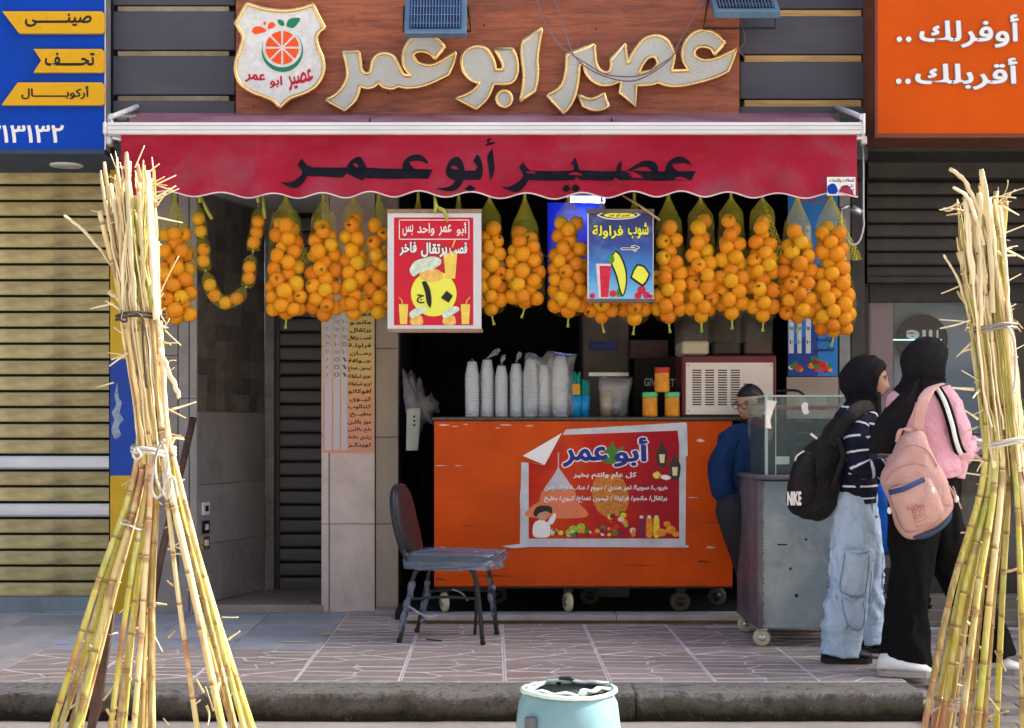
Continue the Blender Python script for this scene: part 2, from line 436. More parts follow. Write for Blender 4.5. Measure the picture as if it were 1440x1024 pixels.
def glassm(name, tint=(.8,.9,.88), alpha=.25, rough=.04, gk=1.0):
    b = NB(name)
    gl = b.new('ShaderNodeBsdfGlossy'); gl.inputs['Roughness'].default_value = rough; gl.inputs['Color'].default_value = (1,1,1,1)
    tr = b.new('ShaderNodeBsdfTransparent'); tr.inputs['Color'].default_value = rgb(tint)
    df = b.new('ShaderNodeBsdfDiffuse'); df.inputs['Color'].default_value = rgb(tuple(min(1, t*.75) for t in tint))
    fr = b.new('ShaderNodeFresnel'); fr.inputs['IOR'].default_value = 1.5
    m1 = b.new('ShaderNodeMixShader'); m2 = b.new('ShaderNodeMixShader')
    nz = b.noise(3, 5, .6); f = b.math('MULTIPLY_ADD', nz, alpha*.9); b.n[-1].inputs[2].default_value = alpha*.5
    b.L(f, m1.inputs[0]); b.L(tr.outputs[0], m1.inputs[1]); b.L(df.outputs[0], m1.inputs[2])
    b.L(b.math('MULTIPLY', b.math('MINIMUM', fr.outputs[0], .24), gk), m2.inputs[0]); b.L(m1.outputs[0], m2.inputs[1]); b.L(gl.outputs[0], m2.inputs[2])
    b.L(m2.outputs[0], b.out.inputs['Surface']); MATS[name] = b.m
    return b.m
m_sideglass = glassm('side_glass', (.93,.97,.96), .04, .04, .35)
m_glass = glassm('cart_glass', (.88,.95,.93), .06, .04, .8)
m_shopglass = glassm('shop_glass', (.85,.88,.90), .0, .02, .5)
m_poly = glassm('clear_polythene', (.93,.95,.97), .16, .10)
m_film = glassm('cup_sleeve_film', (.97,.98,.99), .03, .08, .8)

# ------------------------------------------------------------------ the setting: ground
KX1 = XX(1300, 6.57)
mb = MB(); mb.box(-40, 40, -30, 6.6, -.5, -.13); st = tag(mb.build('street', m_street), kind='structure')
mb = MB(); mb.box(-14, KX1, 6.62, 9.45, -.4, -.006); pv = tag(mb.build('pavement', m_walkc), kind='structure')
mb = MB(); mb.box(-14, 14, 9.45, 13.6, -.4, -.008); tag(mb.build('ground_under_shops', m_walkc), kind='structure')
# kerb: blocks with rough broken faces
kerb = root('kerb', 'rough stained concrete kerb along the edge of the pavement', 'kerb', (0, 6.6, -.13))
m_kerb = NB('kerb_face')
b = m_kerb
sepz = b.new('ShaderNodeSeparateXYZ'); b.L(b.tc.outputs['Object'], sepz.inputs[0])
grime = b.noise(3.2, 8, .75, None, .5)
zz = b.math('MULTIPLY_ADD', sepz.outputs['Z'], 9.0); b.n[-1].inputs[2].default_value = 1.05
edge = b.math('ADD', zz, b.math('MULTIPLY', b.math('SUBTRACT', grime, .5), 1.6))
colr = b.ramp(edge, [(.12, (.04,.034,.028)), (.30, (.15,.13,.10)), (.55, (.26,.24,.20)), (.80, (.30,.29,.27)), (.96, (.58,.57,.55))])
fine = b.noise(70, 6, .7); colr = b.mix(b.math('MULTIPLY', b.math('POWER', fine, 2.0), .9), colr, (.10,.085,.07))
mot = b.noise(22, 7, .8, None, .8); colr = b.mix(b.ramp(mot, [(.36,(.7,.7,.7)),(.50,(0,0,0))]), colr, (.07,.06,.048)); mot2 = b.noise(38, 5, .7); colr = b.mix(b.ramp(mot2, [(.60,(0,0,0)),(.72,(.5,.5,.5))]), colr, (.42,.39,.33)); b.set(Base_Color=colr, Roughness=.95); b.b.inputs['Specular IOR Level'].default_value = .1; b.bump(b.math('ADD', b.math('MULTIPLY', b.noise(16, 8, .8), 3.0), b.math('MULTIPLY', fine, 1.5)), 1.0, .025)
x = -9.0
while x < KX1:
    x1 = min(x+rnd.uniform(2.2,2.9), KX1)
    if KX1-x1 < .3: x1 = KX1
    nx, ny, nz = 70, 4, 7
    vs = []; fs = []
    # cross section: back-top -> front-top -> front-bottom
    sec = [(6.83, 0), (6.76, .0), (6.68, 0), (6.60, -.001), (6.575, -.006), (6.567, -.03), (6.565, -.055), (6.566, -.08), (6.57, -.105), (6.58, -.13), (6.6, -.3)]
    for i in range(nx+1):
        xx_ = x+.003+(x1-x-.006)*i/nx
        for j, (yy_, z_) in enumerate(sec):
            a = 0 if j in (0, len(sec)-1) else 1
            d = mnoise.noise(Vector((xx_*5, yy_*9, z_*14)))*.018*a + mnoise.noise(Vector((xx_*18, z_*30, 3)))*.010*a
            if j > 4: d += abs(mnoise.noise(Vector((xx_*2.2, 7, z_*6))))*.03*a
            vs.append((xx_, yy_+(d if j > 2 else 0), z_+(-abs(d)*.35 if 0 < j < 6 else 0)))
    m_ = len(sec)
    for i in range(nx):
        for j in range(m_-1): fs.append((i*m_+j, (i+1)*m_+j, (i+1)*m_+j+1, i*m_+j+1))
    fs.append(tuple(range(m_))); fs.append(tuple(nx*m_+j for j in range(m_))[::-1])
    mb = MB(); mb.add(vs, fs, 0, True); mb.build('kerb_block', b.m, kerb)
    x = x1

# paving tiles: square tiles printed with pale lines between long stones
m_stone = pm('reddish_paving_stone', (.37,.305,.285), .5, var=.3, scale=5, bump=.2, bscale=50, dirt=(.27,.27,.28), dirt_amt=.6, dirt_scale=3, objvar=.14)
m_grout = pm('pale_paving_joint', (.70,.67,.66), .8, var=.3, scale=8, bump=.2)
m_slate = pm('blue_grey_paving', (.34,.37,.41), .5, var=.3, scale=3, bump=.1, dirt=(.18,.18,.18), dirt_amt=.5, objvar=.2)
def clip(poly, px, py, nx, ny):
    out = []
    for i in range(len(poly)):
        a = poly[i]; b_ = poly[(i+1) % len(poly)]
        da = (a[0]-px)*nx+(a[1]-py)*ny; db = (b_[0]-px)*nx+(b_[1]-py)*ny
        if da <= 0: out.append(a)
        if (da < 0 < db) or (db < 0 < da):
            t = da/(da-db); out.append((a[0]+(b_[0]-a[0])*t, a[1]+(b_[1]-a[1])*t))
    return out
T = .482
def tile_mesh(seed):
    r_ = random.Random(seed); mb = MB(); mb.box(-T/2+.002, T/2-.002, -T/2+.002, T/2-.002, -.03, .0, 1)
    pts = []
    for row in range(4):
        n = r_.choice((2,2,3))
        for k in range(n): pts.append(((k+.5+r_.uniform(-.48,.48))/n-.5, (row+.5+r_.uniform(-.48,.48))/4-.5))
    for i, (ax, ay) in enumerate(pts):
        h = T/2-.010; poly = [(-h,-h),(h,-h),(h,h),(-h,h)]
        for j, (bx, by) in enumerate(pts):
            if i == j: continue
            # distance metric stretched so that stones lie long in x
            AX, AY, BX, BY = ax*T, ay*T, bx*T, by*T
            sx, sy = 1.0, 1.75
            mx, my = (AX+BX)/2, (AY+BY)/2; nx, ny = (BX-AX)*sx*sx, (BY-AY)*sy*sy
            l = sqrt(nx*nx+ny*ny)
            gw = r_.uniform(.6,1.5); poly = clip(poly, mx-nx/l*.0048*gw, my-ny/l*.0125*gw, nx, ny)
            if len(poly) < 3: break
        if len(poly) < 3: continue
        n = len(poly); hz = .0012+r_.uniform(0,.0008)
        top = [(p[0], p[1], hz) for p in poly]; bot = [(p[0], p[1], 0.0002) for p in poly]
        mb.add(top+bot, [tuple(range(n))]+[(k, k+n, (k+1)%n+n, (k+1)%n) for k in range(n)], 0)
    me = mb.mesh('paving_tile'); me.materials.append(m_stone); me.materials.append(m_grout); return me
tiles = [tile_mesh(s) for s in range(6)]
mb = MB(); mb.box(-T/2+.004, T/2-.004, -T/2+.004, T/2-.004, -.03, .001, 0, .003); plain = mb.mesh('paving_tile'); plain.materials.append(m_slate)
X0 = XX(563, 6.88)
for r_ in range(6):
    for c_ in range(-9, 9):
        xc = X0+(c_+.5)*T; yc = 6.845+(r_+.5)*T
        wfit = 1.0
        if xc-T/2 > KX1-.06: continue
        if xc+T/2 > KX1: wfit = (KX1-(xc-T/2))/T; xc = (xc-T/2+KX1)/2
        if yc > 9.5: continue
        pxl = CX+xc*F/yc
        me = plain if (pxl < (250 if r_ < 2 else 470) and r_ >= 2) or pxl < 30 else rnd.choice(tiles)
        if r_ < 2 and pxl < 30: continue
        if r_ >= 2 and pxl < 60 and rnd.random() < .7: continue
        o = link('paving_tile', me, pv, (xc+rnd.uniform(-.001,.001), yc, rnd.uniform(.0,.004)))
        o.rotation_euler = (0, 0, rnd.uniform(-.004,.004)+(pi if me is not plain and rnd.random() < .5 else 0)); o.scale = (wfit, 1, 1)
# brick pavers right of the kerb, sloping to the street
m_paver = pm('grey_paver', (.24,.225,.21), .8, var=.3, scale=8, bump=.4, dirt=(.12,.11,.10), dirt_amt=.5, objvar=.3)
fp = tag(root('paved_ramp', None, None, (KX1+1, 7.2, 0)), kind='structure')
mb = MB(); mb.add([(KX1+.01,5.7,-.16),(6,5.7,-.16),(6,7.0,-.035),(KX1+.01,7.0,-.035),(6,9.45,-.03),(KX1+.01,9.45,-.03)], [(0,1,2,3),(3,2,4,5)]); mb.build('paver_bed', m_walkc, fp)
mb = MB(); mb.box(-.098,.098,-.048,.048,-.03,.012,0,.004); pme = mb.mesh('paver'); pme.materials.append(m_paver)
cnt = 0
for r_ in range(30):
    yc = 5.78+r_*.1
    for c_ in range(10):
        xc = KX1+.11+c_*.2+(.1 if r_ % 2 else 0)
        if xc > KX1+1.75: continue
        zc = -.03 if yc > 7.0 else -.155+(yc-5.7)/1.3*.125
        if cnt >= 298: break
        o = link('paver', pme, fp, (xc-fp.location.x, yc-fp.location.y, zc+rnd.uniform(-.002,.002))); cnt += 1
        o.rotation_euler = (R(5.5) if yc < 7.0 else 0, rnd.uniform(-.01,.01), rnd.uniform(-.02,.02))

# ------------------------------------------------------------------ the building over the shops
bd = root('building', 'plain rendered building rising above the row of shops', 'building', (0, 9.6, 0))
mb = MB(); mb.box(-14, 14, 9.02, 13.5, 4.6, 9.3); mb.build('upper_wall', m_render, bd)
mb = MB(); mb.box(-14, 14, 9.5, 13.5, 2.85, 4.597); mb.build('lintel_wall', m_render, bd)
mb = MB(); mb.box(-14, -4.2, 9.5, 13.5, -.1, 2.847); mb.build('side_wall', m_render, bd); mb = MB(); mb.box(4.6, 14, 9.5, 13.5, -.1, 2.847); mb.build('side_wall', m_render, bd)
for i in range(5):
    xw = -7+i*3.5
    mb = MB(); mb.box(xw-.55, xw+.55, 8.99, 9.017, 5.6, 7.0, 0, .004); wf = mb.build('window', m_whitem, bd)
    mb = MB(); mb.box(xw-.49, xw-.02, 8.975, 8.987, 5.66, 6.94); mb.box(xw+.02, xw+.49, 8.975, 8.987, 5.66, 6.94); mb.build('pane', m_shopglass, wf)

# ------------------------------------------------------------------ interior of the juice shop
room = root('shop_interior', 'dark interior of the juice shop behind the orange counter', 'shop room', (XX(870, 9.6), 11, 0))
xl, xr = XX(562, 9.46), XX(1186, 9.46)
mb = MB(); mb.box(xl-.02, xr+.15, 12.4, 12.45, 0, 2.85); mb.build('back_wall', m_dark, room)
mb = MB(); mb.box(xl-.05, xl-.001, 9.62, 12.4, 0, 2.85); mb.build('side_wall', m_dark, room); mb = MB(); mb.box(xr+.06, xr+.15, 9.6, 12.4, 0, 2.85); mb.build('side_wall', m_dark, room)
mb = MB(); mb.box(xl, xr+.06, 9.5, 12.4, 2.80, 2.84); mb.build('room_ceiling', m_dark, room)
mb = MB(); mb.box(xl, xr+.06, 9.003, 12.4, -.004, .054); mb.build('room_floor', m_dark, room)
# blue light tube at the ceiling
def emis(name, col, st):
    m = bpy.data.materials.new(name); m.use_nodes = True; t = m.node_tree; t.nodes.clear()
    e = t.nodes.new('ShaderNodeEmission'); e.inputs[0].default_value = rgb(col); e.inputs[1].default_value = st
    o = t.nodes.new('ShaderNodeOutputMaterial'); t.links.new(e.outputs[0], o.inputs[0]); return m
lamp = root('tube_light', 'glowing blue white tube light under the shop ceiling behind the awning', 'lamp', P(826, 279, 9.9))
a = P(802, 281, 9.9); c = P(850, 282, 9.9)
mb = MB(); mb.tube([a, c], .016, 10); mb.build('tube', emis('blue_tube_glow', (.25,.38,1.0), 30), lamp)
mb = MB(); mb.box(a.x-.03, c.x+.03, 9.87, 9.93, a.z+.018, a.z+.06, 0, .004); mb.build('fitting', m_whitem, lamp)
mb = MB(); mb.box(XX(770,10.25), XX(850,10.25), 10.25, 10.27, ZZ(420,10.25), ZZ(285,10.25))
mb.build('wall_panel', pm('deep_blue_acrylic', (.01,.03,.5), .3, var=.1, bump=0), room)
mb = MB(); p0 = P(770, 305, 10.2)
mb.tube([P(760, 420, 10.15)+Vector((cos(t)*.1, 0, sin(t)*.14+.16)) for t in [i*.45 for i in range(14)]]+[P(757, 440, 10.15)], .006, 6)
tag(mb.build('hose', m_blackm), 'looped black hose hanging inside the shop left of the blue panel', 'hose')

# ------------------------------------------------------------------ pillars and shop step
def pier(name, label, px0, px1, Y, mat, joints, ztop=2.85, split=None, y1=None, cat='pillar'):
    r_ = root(name, label, cat, (XX((px0+px1)/2, Y), Y, 0))
    cols = [(px0, px1)] if split is None else [(px0, split-.6), (split+.6, px1)]
    zs = [ztop]+[ZZ(j, Y) for j in joints]+[-.004]
    for a_, b_ in cols:
        for i in range(len(zs)-1):
            mb = MB(); mb.box(XX(a_, Y), XX(b_, Y), Y, Y+.03, zs[i+1]+.0015, zs[i]-.0015, 0, .0025); mb.build('slab', mat, r_)
    mb = MB(); mb.box(XX(px0, Y)+.004, XX(px1, Y)-.004, Y+.031, (y1 or Y+.5), -.004, ztop); mb.build('core', m_conc, r_)
    return r_
pier('marble_pillar', 'pale marble pillar carrying the printed drinks menu', 452, 527, 9.43, m_marble, [487,612,737], split=463)
pier('stone_pillar', 'narrow beige stone pillar between the menu pillar and the shop opening', 528.5, 560, 9.44, m_beige, [490,615,737])
mb = MB(); mb.box(XX(527,9.3), XX(566,9.3), 9.28, 9.437, -.003, .03, 0, .004); tag(mb.build('stone_block', m_beige), 'small flat stone at the foot of the beige pillar', 'stone')
st_ = root('shop_step', 'low grey stone step in front of the shop opening under the counter', 'step', (XX(800, 8.9), 8.9, 0))
for a_, b_ in ((563, 866), (866.7, 1200)):
    mb = MB(); mb.box(XX(a_, 8.82), XX(b_, 8.82), 8.80, 9.0, .025, .057, 0, .005); mb.build('slab', m_sill, st_)
mb = MB(); mb.box(XX(570,8.85), XX(1200,8.85), 8.84, 9.0, -.003, .024); mb.build('riser', pm('step_riser', (.22,.17,.13), .8, var=.3, bump=.3), st_)
pier('grey_pier', 'grey marble jamb right of the yellow and blue painted pier', 207, 250, 9.42, pm('grey_marble', (.27,.26,.26), .4, var=.15, dirt=(.13,.11,.1), dirt_amt=.4, objvar=.05), [330,500,690], cat='pier')
pier('grey_pilaster', 'thin pale grey pilaster at the left edge of the entry', 251, 277, 9.40, pm('pale_grey_stone', (.30,.30,.31), .45, var=.12, dirt=(.13,.11,.1), dirt_amt=.5, objvar=.05), [560], split=266, cat='pilaster')
# yellow / blue painted pier
pp = root('painted_pier', 'pier painted in yellow and blue blocks beside the beige shutter', 'pier', (XX(178, 9.38), 9.38, 0))
for a_, b_, m_ in ((235, 505, m_yel), (505, 669, m_blue), (669, 872, m_yel)):
    mb = MB(); mb.box(XX(155,9.38), XX(206,9.38), 9.38, 9.6, max(ZZ(b_,9.38), -.004), ZZ(a_,9.38)); mb.build('painted_block', m_, pp)
pxpoly([(161,556,1),(165,538,1),(167,560,1),(171,566),(168,580,1),(174,590,1),(167,600),(170,612),(162,618,1),(157,606),(161,590,1),(157,580,1),(163,570)], 9.38, pm('torn_paper', (.35,.45,.62), .8, var=.5, scale=20, bump=.2), pp, 'paper_scrap')
# right pier with blue banner is built with the shop fittings
rp = root('metal_pier', 'grey metal pier at the right edge of the juice shop', 'pier', (XX(1195, 9.3), 9.3, 0))
mb = MB(); mb.box(XX(1180,9.3), XX(1196,9.3), 9.3, 9.5, -.004, 2.8, 0, .004); mb.build('pier_edge', pm('galvanised', (.22,.23,.25), .45, metal=.3, var=.25, bump=.1), rp)
mb = MB(); mb.box(XX(1197,9.32), XX(1216,9.32), 9.32, 9.55, -.004, 2.8, 0, .004); mb.build('pier_side', m_shutk, rp)

# ------------------------------------------------------------------ entry recess
en = root('entry_recess', 'dim tiled entry with a white soffit left of the menu pillar', 'entry', (XX(360, 9.8), 9.8, 0))
A = Vector((XX(278, 9.41), 9.41, 0)); B = Vector((XX(372, 10.32), 10.32, 0))
dirv = (B-A).normalized(); nrm = Vector((dirv.y, -dirv.x, 0)); L_ = (B-A).length
def wallbox(u0, u1, z0, z1, t0, t1, mb):
    q = [A+dirv*u0+nrm*t1, A+dirv*u1+nrm*t1, A+dirv*u1+nrm*t0, A+dirv*u0+nrm*t0]
    v = [Vector((p.x,p.y,z0)) for p in q]+[Vector((p.x,p.y,z1)) for p in q]
    mb.add(v, [(0,1,2,3),(4,5,6,7),(0,1,5,4),(1,2,6,5),(2,3,7,6),(3,0,4,7)])
zj = ZZ(579, 9.5)
mb = MB(); wallbox(0, L_, 0, 2.68, -.12, -.004, mb); mb.build('wall_core', m_conc, en)
nu = 3
for r_, (z0, z1) in enumerate(((.045,.42),(.42,.80),(.80,zj))):
    for k in range(nu):
        mb = MB(); wallbox(L_*k/nu+.003, L_*(k+1)/nu-.003, z0+.003, z1-.003, -.003, .005, mb); mb.build('wall_tile', m_greytile, en)
nz_ = int((2.66-zj)/.115)
for r_ in range(nz_):
    for k in range(8):
        mb = MB(); t_ = rnd.uniform(0,.002)
        wallbox(L_*k/8+.001, L_*(k+1)/8-.001, zj+.115*r_+.001, zj+.115*(r_+1)-.001, -.003, .001+t_, mb); mb.build('mosaic_tile', m_mosaic, en)
mb = MB(); mb.box(A.x-.05, XX(455,9.42), 9.42, 10.6, -.004, .045, 0, .004); mb.build('threshold', pm('threshold_marble', (.30,.25,.22), .3, var=.25, scale=4, dirt=(.12,.09,.07), dirt_amt=.6), en)
mb = MB(); mb.box(A.x-.05, XX(470,9.42), 9.2, 10.6, 2.66, 2.72); mb.build('soffit', m_ceil, en)
mb = MB(); mb.box(XX(373,10.3), XX(386,10.3), 10.28, 10.4, .045, 2.66, 0, .004); mb.build('door_frame', pm('peeling_frame_paint', (.25,.26,.27), .6, var=.35, scale=6, bump=.4, dirt=(.08,.05,.04), dirt_amt=.9, dirt_scale=3), en)
mb = MB(); mb.box(XX(386.5,10.33), XX(470,10.33), 10.44, 10.5, .045, 2.66); mb.build('back_board', m_blackm, en)
mb = MB(); mb.box(XX(387,10.33), XX(393,10.33), 10.33, 10.43, .045, 2.66); mb.build('guide_rail', m_shutk, en)
for i, yy_ in enumerate((715, 741, 763)):
    a = P(285, yy_-8, 9.46); mb = MB(); u = .045; zc = ZZ(yy_, 9.5)
    wallbox(u, u+.085, zc-.04, zc+.04, .004, .016, mb); sw = mb.build('switch_plate', m_white if i == 0 else m_black if i == 1 else m_gold, en)
    mb = MB(); wallbox(u+.025, u+.06, zc-.018, zc+.018, .017, .022, mb); mb.build('rocker', m_black if i == 0 else m_white, sw)

def shutter(name, label, px0, px1, Y, y0, y1, pitch, mat, special=None, depth=.012):
    x0, x1 = XX(px0, Y), XX(px1, Y); h = pitch*Y/F
    r_ = root(name, label, 'roller shutter', ((x0+x1)/2, Y, ZZ(y1, Y)))
    prof = [(.004,-.02),(-depth*.5,.0),(-depth*.9,.12),(-depth*1.05,.42),(-depth,.66),(-depth*.75,.80),(.004,.83)]
    mb = MB(); n = len(prof); hw = (x1-x0)/2; N = 10
    vs = [((-hw+2*hw*i/N), p[0], p[1]*h) for i in range(N+1) for p in prof]
    fs = [(i*n+j, (i+1)*n+j, (i+1)*n+j+1, i*n+j+1) for i in range(N) for j in range(n-1)]
    mb.add(vs, fs, 0, False); me = mb.mesh('slat'); me.materials.append(mat)
    mb = MB(); mb.box(x0, x1, Y+.012, Y+.03, ZZ(y1,Y), ZZ(y0,Y)); mb.build('slot_backing', m_gap, r_)
    k = 0; z = ZZ(y1, Y)
    while z+h <= ZZ(y0, Y)+.02:
        o = link('slat', me, r_, ((0, 0, z-r_.location.z)))
        o.location.y += rnd.uniform(-.0015,.0015)
        if special and any(abs(ZZ(s_, Y)-(z+h/2)) < h/2 for s_ in special): 
            o.data = me.copy(); o.data.materials[0] = m_shutw
        z += h; k += 1
    return r_
sh = shutter('roller_shutter', 'closed beige roller shutter with sooty slots under the blue sign', -260, 154, 9.5, 236, 838, 22.3, m_shutb, (641, 722))
mb = MB(); mb.box(XX(-260,9.48), XX(154,9.48), 9.46, 9.52, ZZ(862,9.48), ZZ(839,9.48), 0, .006); mb.build('bottom_bar', pm('dull_blue_bar', (.20,.27,.34), .4, metal=.3, var=.2, dirt=(.1,.08,.06), dirt_amt=.4), sh)
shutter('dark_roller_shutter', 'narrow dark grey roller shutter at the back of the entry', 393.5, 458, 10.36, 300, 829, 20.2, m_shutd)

# ------------------------------------------------------------------ left shop sign
Y = 8.83
ls = root('blue_shop_sign', 'blue box sign with three yellow tabs above the beige shutter', 'shop sign', (XX(0,Y), Y, ZZ(210,Y)))
mb = MB(); mb.box(XX(-300,Y), XX(147,Y), Y, Y+.11, ZZ(210,Y), 4.5); mb.build('face_panel', m_signblue, ls)
mb = MB(); mb.box(XX(147.3,Y), XX(149,Y), Y-.004, Y+.11, ZZ(210.5,Y), 4.5); mb.build('edge_trim', m_alum, ls)
mb = MB(); mb.box(XX(-300,Y), XX(147,Y), Y+.002, 9.5, ZZ(209.4,Y)-.03, ZZ(209.4,Y)-.001); mb.build('underside', m_under, ls)
dl = P(94, 226, 9.06); zc = ZZ(210,Y)-.028
mb = MB(); mb.lathe([(.10,-.008),(.105,0),(0,0)], (XX(94,9.2), 9.2, zc), 24); dlo = mb.build('downlight', m_whitem, ls)
mb = MB(); mb.lathe([(0,-.006),(.07,-.010),(.085,-.006)], (XX(94,9.2), 9.2, zc-.003), 24); mb.build('lamp_lens', m_film, dlo)
tabs = [([(3,16),(143,16),(146,19),(146,44),(143,47),(27,47)], 'صينـــــــى', (35,19,129,38)),
        ([(47,69),(143,69),(146,72),(146,99),(143,102),(47,102),(58,85)], 'تحـــــف', (63,74,133,93)),
        ([(25,116),(143,116),(146,119),(146,145),(143,148),(2,148)], 'أركوبـــــــــال', (30,121,125,140))]
for pts, s_, bx in tabs:
    mb = MB(); mb.plate([(x, y) for x, y in pts], Y-.03, Y-.001); t_ = mb.build('yellow_tab', m_signyel, ls)
    txt(s_, *bx, Y-.03, m_black, t_, .03)
txt('٢١٣١٣٢', -16, 176, 90, 201, Y, m_white, ls, .02)

# ------------------------------------------------------------------ cladding left and right of the wooden sign
def cladding(name, label, px0, px1, strips, plank_mat):
    Y = 9.0; r_ = root(name, label, 'cladding', (XX((px0+px1)/2,Y), Y, 2.7))
    mb = MB(); mb.box(XX(px0,Y), XX(px1,Y), Y+.07, Y+.4, 2.68, 4.55); mb.build('backing', m_blackm, r_)
    edges = [-130]+[e for s_ in strips for e in s_]+[225]
    zz_ = []
    for i in range(0, len(edges), 2):
        mb = MB(); mb.box(XX(px0,Y)+.003, XX(px1,Y)-.003, Y, Y+.02, ZZ(edges[i+1],Y), ZZ(edges[i],Y), 0, .003); mb.build('board', m_darkboard, r_)
    for a_, b_ in strips:
        mb = MB(); xa = XX(px0,Y); n = 3
        mb.box(xa+.03, XX(px1,Y)-.04, Y+.006, Y+.06, ZZ(b_,Y)+.001, ZZ(a_+1.6,Y), 0, .002); mb.build('batten', plank_mat, r_)
    return r_
cladding('slatted_cladding', 'dark blue grey boards over pale battens left of the wooden sign', 158, 331, [(-52,-44),(7,16),(70,79),(133,142),(190,200)], pm('dusty_batten', (.30,.26,.18), .8, var=.3, bump=.2, dirt=(.12,.10,.08), dirt_amt=.7))
cladding('slatted_cladding', 'dark blue grey boards over yellow pine battens right of the wooden sign', 1040, 1221, [(-52,-44),(12,23),(76,87),(139,150),(195,205)], m_plank)

# ------------------------------------------------------------------ wooden sign with brass edged letters
Y = 8.93
ws = root('wooden_sign', 'cherry wood sign board with large brass edged silver Arabic letters', 'shop sign', (XX(686,Y), Y, ZZ(163,Y)))
for i in range(2):
    xs_ = [331.5, 1040]
mb = MB(); mb.box(XX(331.5,Y), XX(1040,Y), Y, Y+.065, 2.80, 4.52, 0, .003); mb.build('board', m_wood, ws)
for px_, py_ in ((681,36),(838,41),(512,88),(546,131),(357,150)):
    mb = MB(); p_ = P(px_, py_, Y); mb.tube([p_+Vector((0,-.004,0)), p_+Vector((0,.01,0))], .006, 8); mb.build('screw', m_blackm, ws)
def cv(pts, s_, ox, oy): return [((p[0]/s_+ox), (p[1]/s_+oy))+tuple(p[2:]) for p in pts]
mim = cv([(235,238,1),(395,240,1),(408,330),(420,410),(450,455),(500,450),(520,400),(530,340),(560,290),(610,260),(680,258),(740,285),(780,340),(815,410),(850,480,1),(925,482,1),(880,430),(845,370),(840,290),(860,200),(900,130),(960,80),(1030,62),(1110,72),(1180,110),(1262,190,1),(1165,318,1),(1130,270),(1060,238),(985,240),(945,265),(960,310),(1000,350),(1070,372),(1150,368),(1230,330),(1375,242,1),(1350,350),(1300,470,1),(1200,520),(1100,565),(1000,595),(900,605),(840,600),(795,585,1),(740,612),(680,610),(630,590),(590,548,1),(550,590),(490,608),(440,600),(400,585,1),(390,650),(350,740),(250,835,1),(60,728,1),(150,680),(220,610),(265,530),(278,470),(270,380)], 7.2, 450, 40)
alef = cv([(968,75,1),(770,205,1),(755,300),(765,420),(780,550),(770,680),(740,828,1),(890,725,1),(915,620),(925,500),(918,400),(935,250)], 7.3125, 630, 30)
waw = cv([(475,285,1),(660,285,1),(695,350),(715,450),(710,540),(670,620),(600,645),(465,645,1),(440,720),(390,810),(290,905,1),(80,795,1),(200,750),(275,700),(325,640,1),(240,610),(170,540),(140,450),(150,350),(210,285),(300,262),(390,285),(450,360),(480,440),(490,505,1),(565,505,1),(560,440),(530,370)], 7.3125, 630, 30)
dotb = [(709,139.5)]
S3 = 7.3125
asir = cv([(340,342,1),(628,240,1),(635,330),(645,430),(680,500),(740,530),(785,510),(800,450),(795,390,1),(945,235,1),(955,330)], S3, 750, 30) + \
       cv([(22,440,1),(60,350),(110,270),(180,190),(260,155),(330,152),(400,180),(460,240),(495,330),(490,420),(465,515,1),(655,510,1),(600,430),(580,340),(600,240),(650,160),(720,110),(800,97),(880,110),(950,150),(1020,222,1),(912,350,1),(880,290),(820,265),(750,268),(705,310),(720,360),(780,395),(860,400),(960,370),(1133,285,1),(1100,400),(1050,515,1),(950,565),(820,610),(680,645),(560,668),(430,665),(330,632,1),(250,655),(105,662,1),(98,878,1)], S3, 880, 30) + \
       cv([(885,735,1),(905,650,1),(880,612,1),(830,645),(760,660),(680,655),(600,610),(545,540),(515,435,1),(470,445,1),(465,560),(440,720),(390,850),(310,955,1),(140,765,1),(240,710),(300,640),(330,540),(340,440)], S3, 750, 30)
asir_h = cv([(130,540,1),(170,450),(220,385),(280,365),(320,400),(318,455),(270,505),(200,525)], S3, 880, 30)
dots = cv([(460,755,1),(560,800),(640,790),(725,740,1),(775,875,1),(700,910),(610,915),(510,875,1)], S3, 750, 30)
YL = Y-.055
def channel(name, label, loops, mat_face, parent=None, dep=.045, bead=.0115, inset=.010):
    sp = [catmull(l, 5, True) for l in loops]
    me = curve_mesh(sp, YL, dep); me.materials.append(m_gold)
    o = link(name, me, parent)
    fm = curve_mesh(sp, YL-.001, 0, 0); 
    for v in fm.vertices: v.co.y = YL-.0015
    fm.materials.append(mat_face); link('silver_face', fm, o, (0,0,0))
    for l in sp:
        mb = MB(); mb.tube([P(p.x, p.y, YL)+Vector((0,-.003,0)) for p in l], (bead), 6, closed=True); mb.build('brass_edge', m_gold, o, (0,0,0))
    return o
L1 = channel('letter', None, [asir, asir_h], m_glitter, ws)
channel('letter_dots', None, [dots], m_glitter, ws)
channel('letter', None, [alef], m_glitter, ws)
channel('letter', None, [waw], m_glitter, ws)
channel('letter_dot', None, [circle_px(709, 139.5, 10.8, 11.4, 20)], m_glitter, ws)
channel('letter', None, [mim], m_glitter, ws)

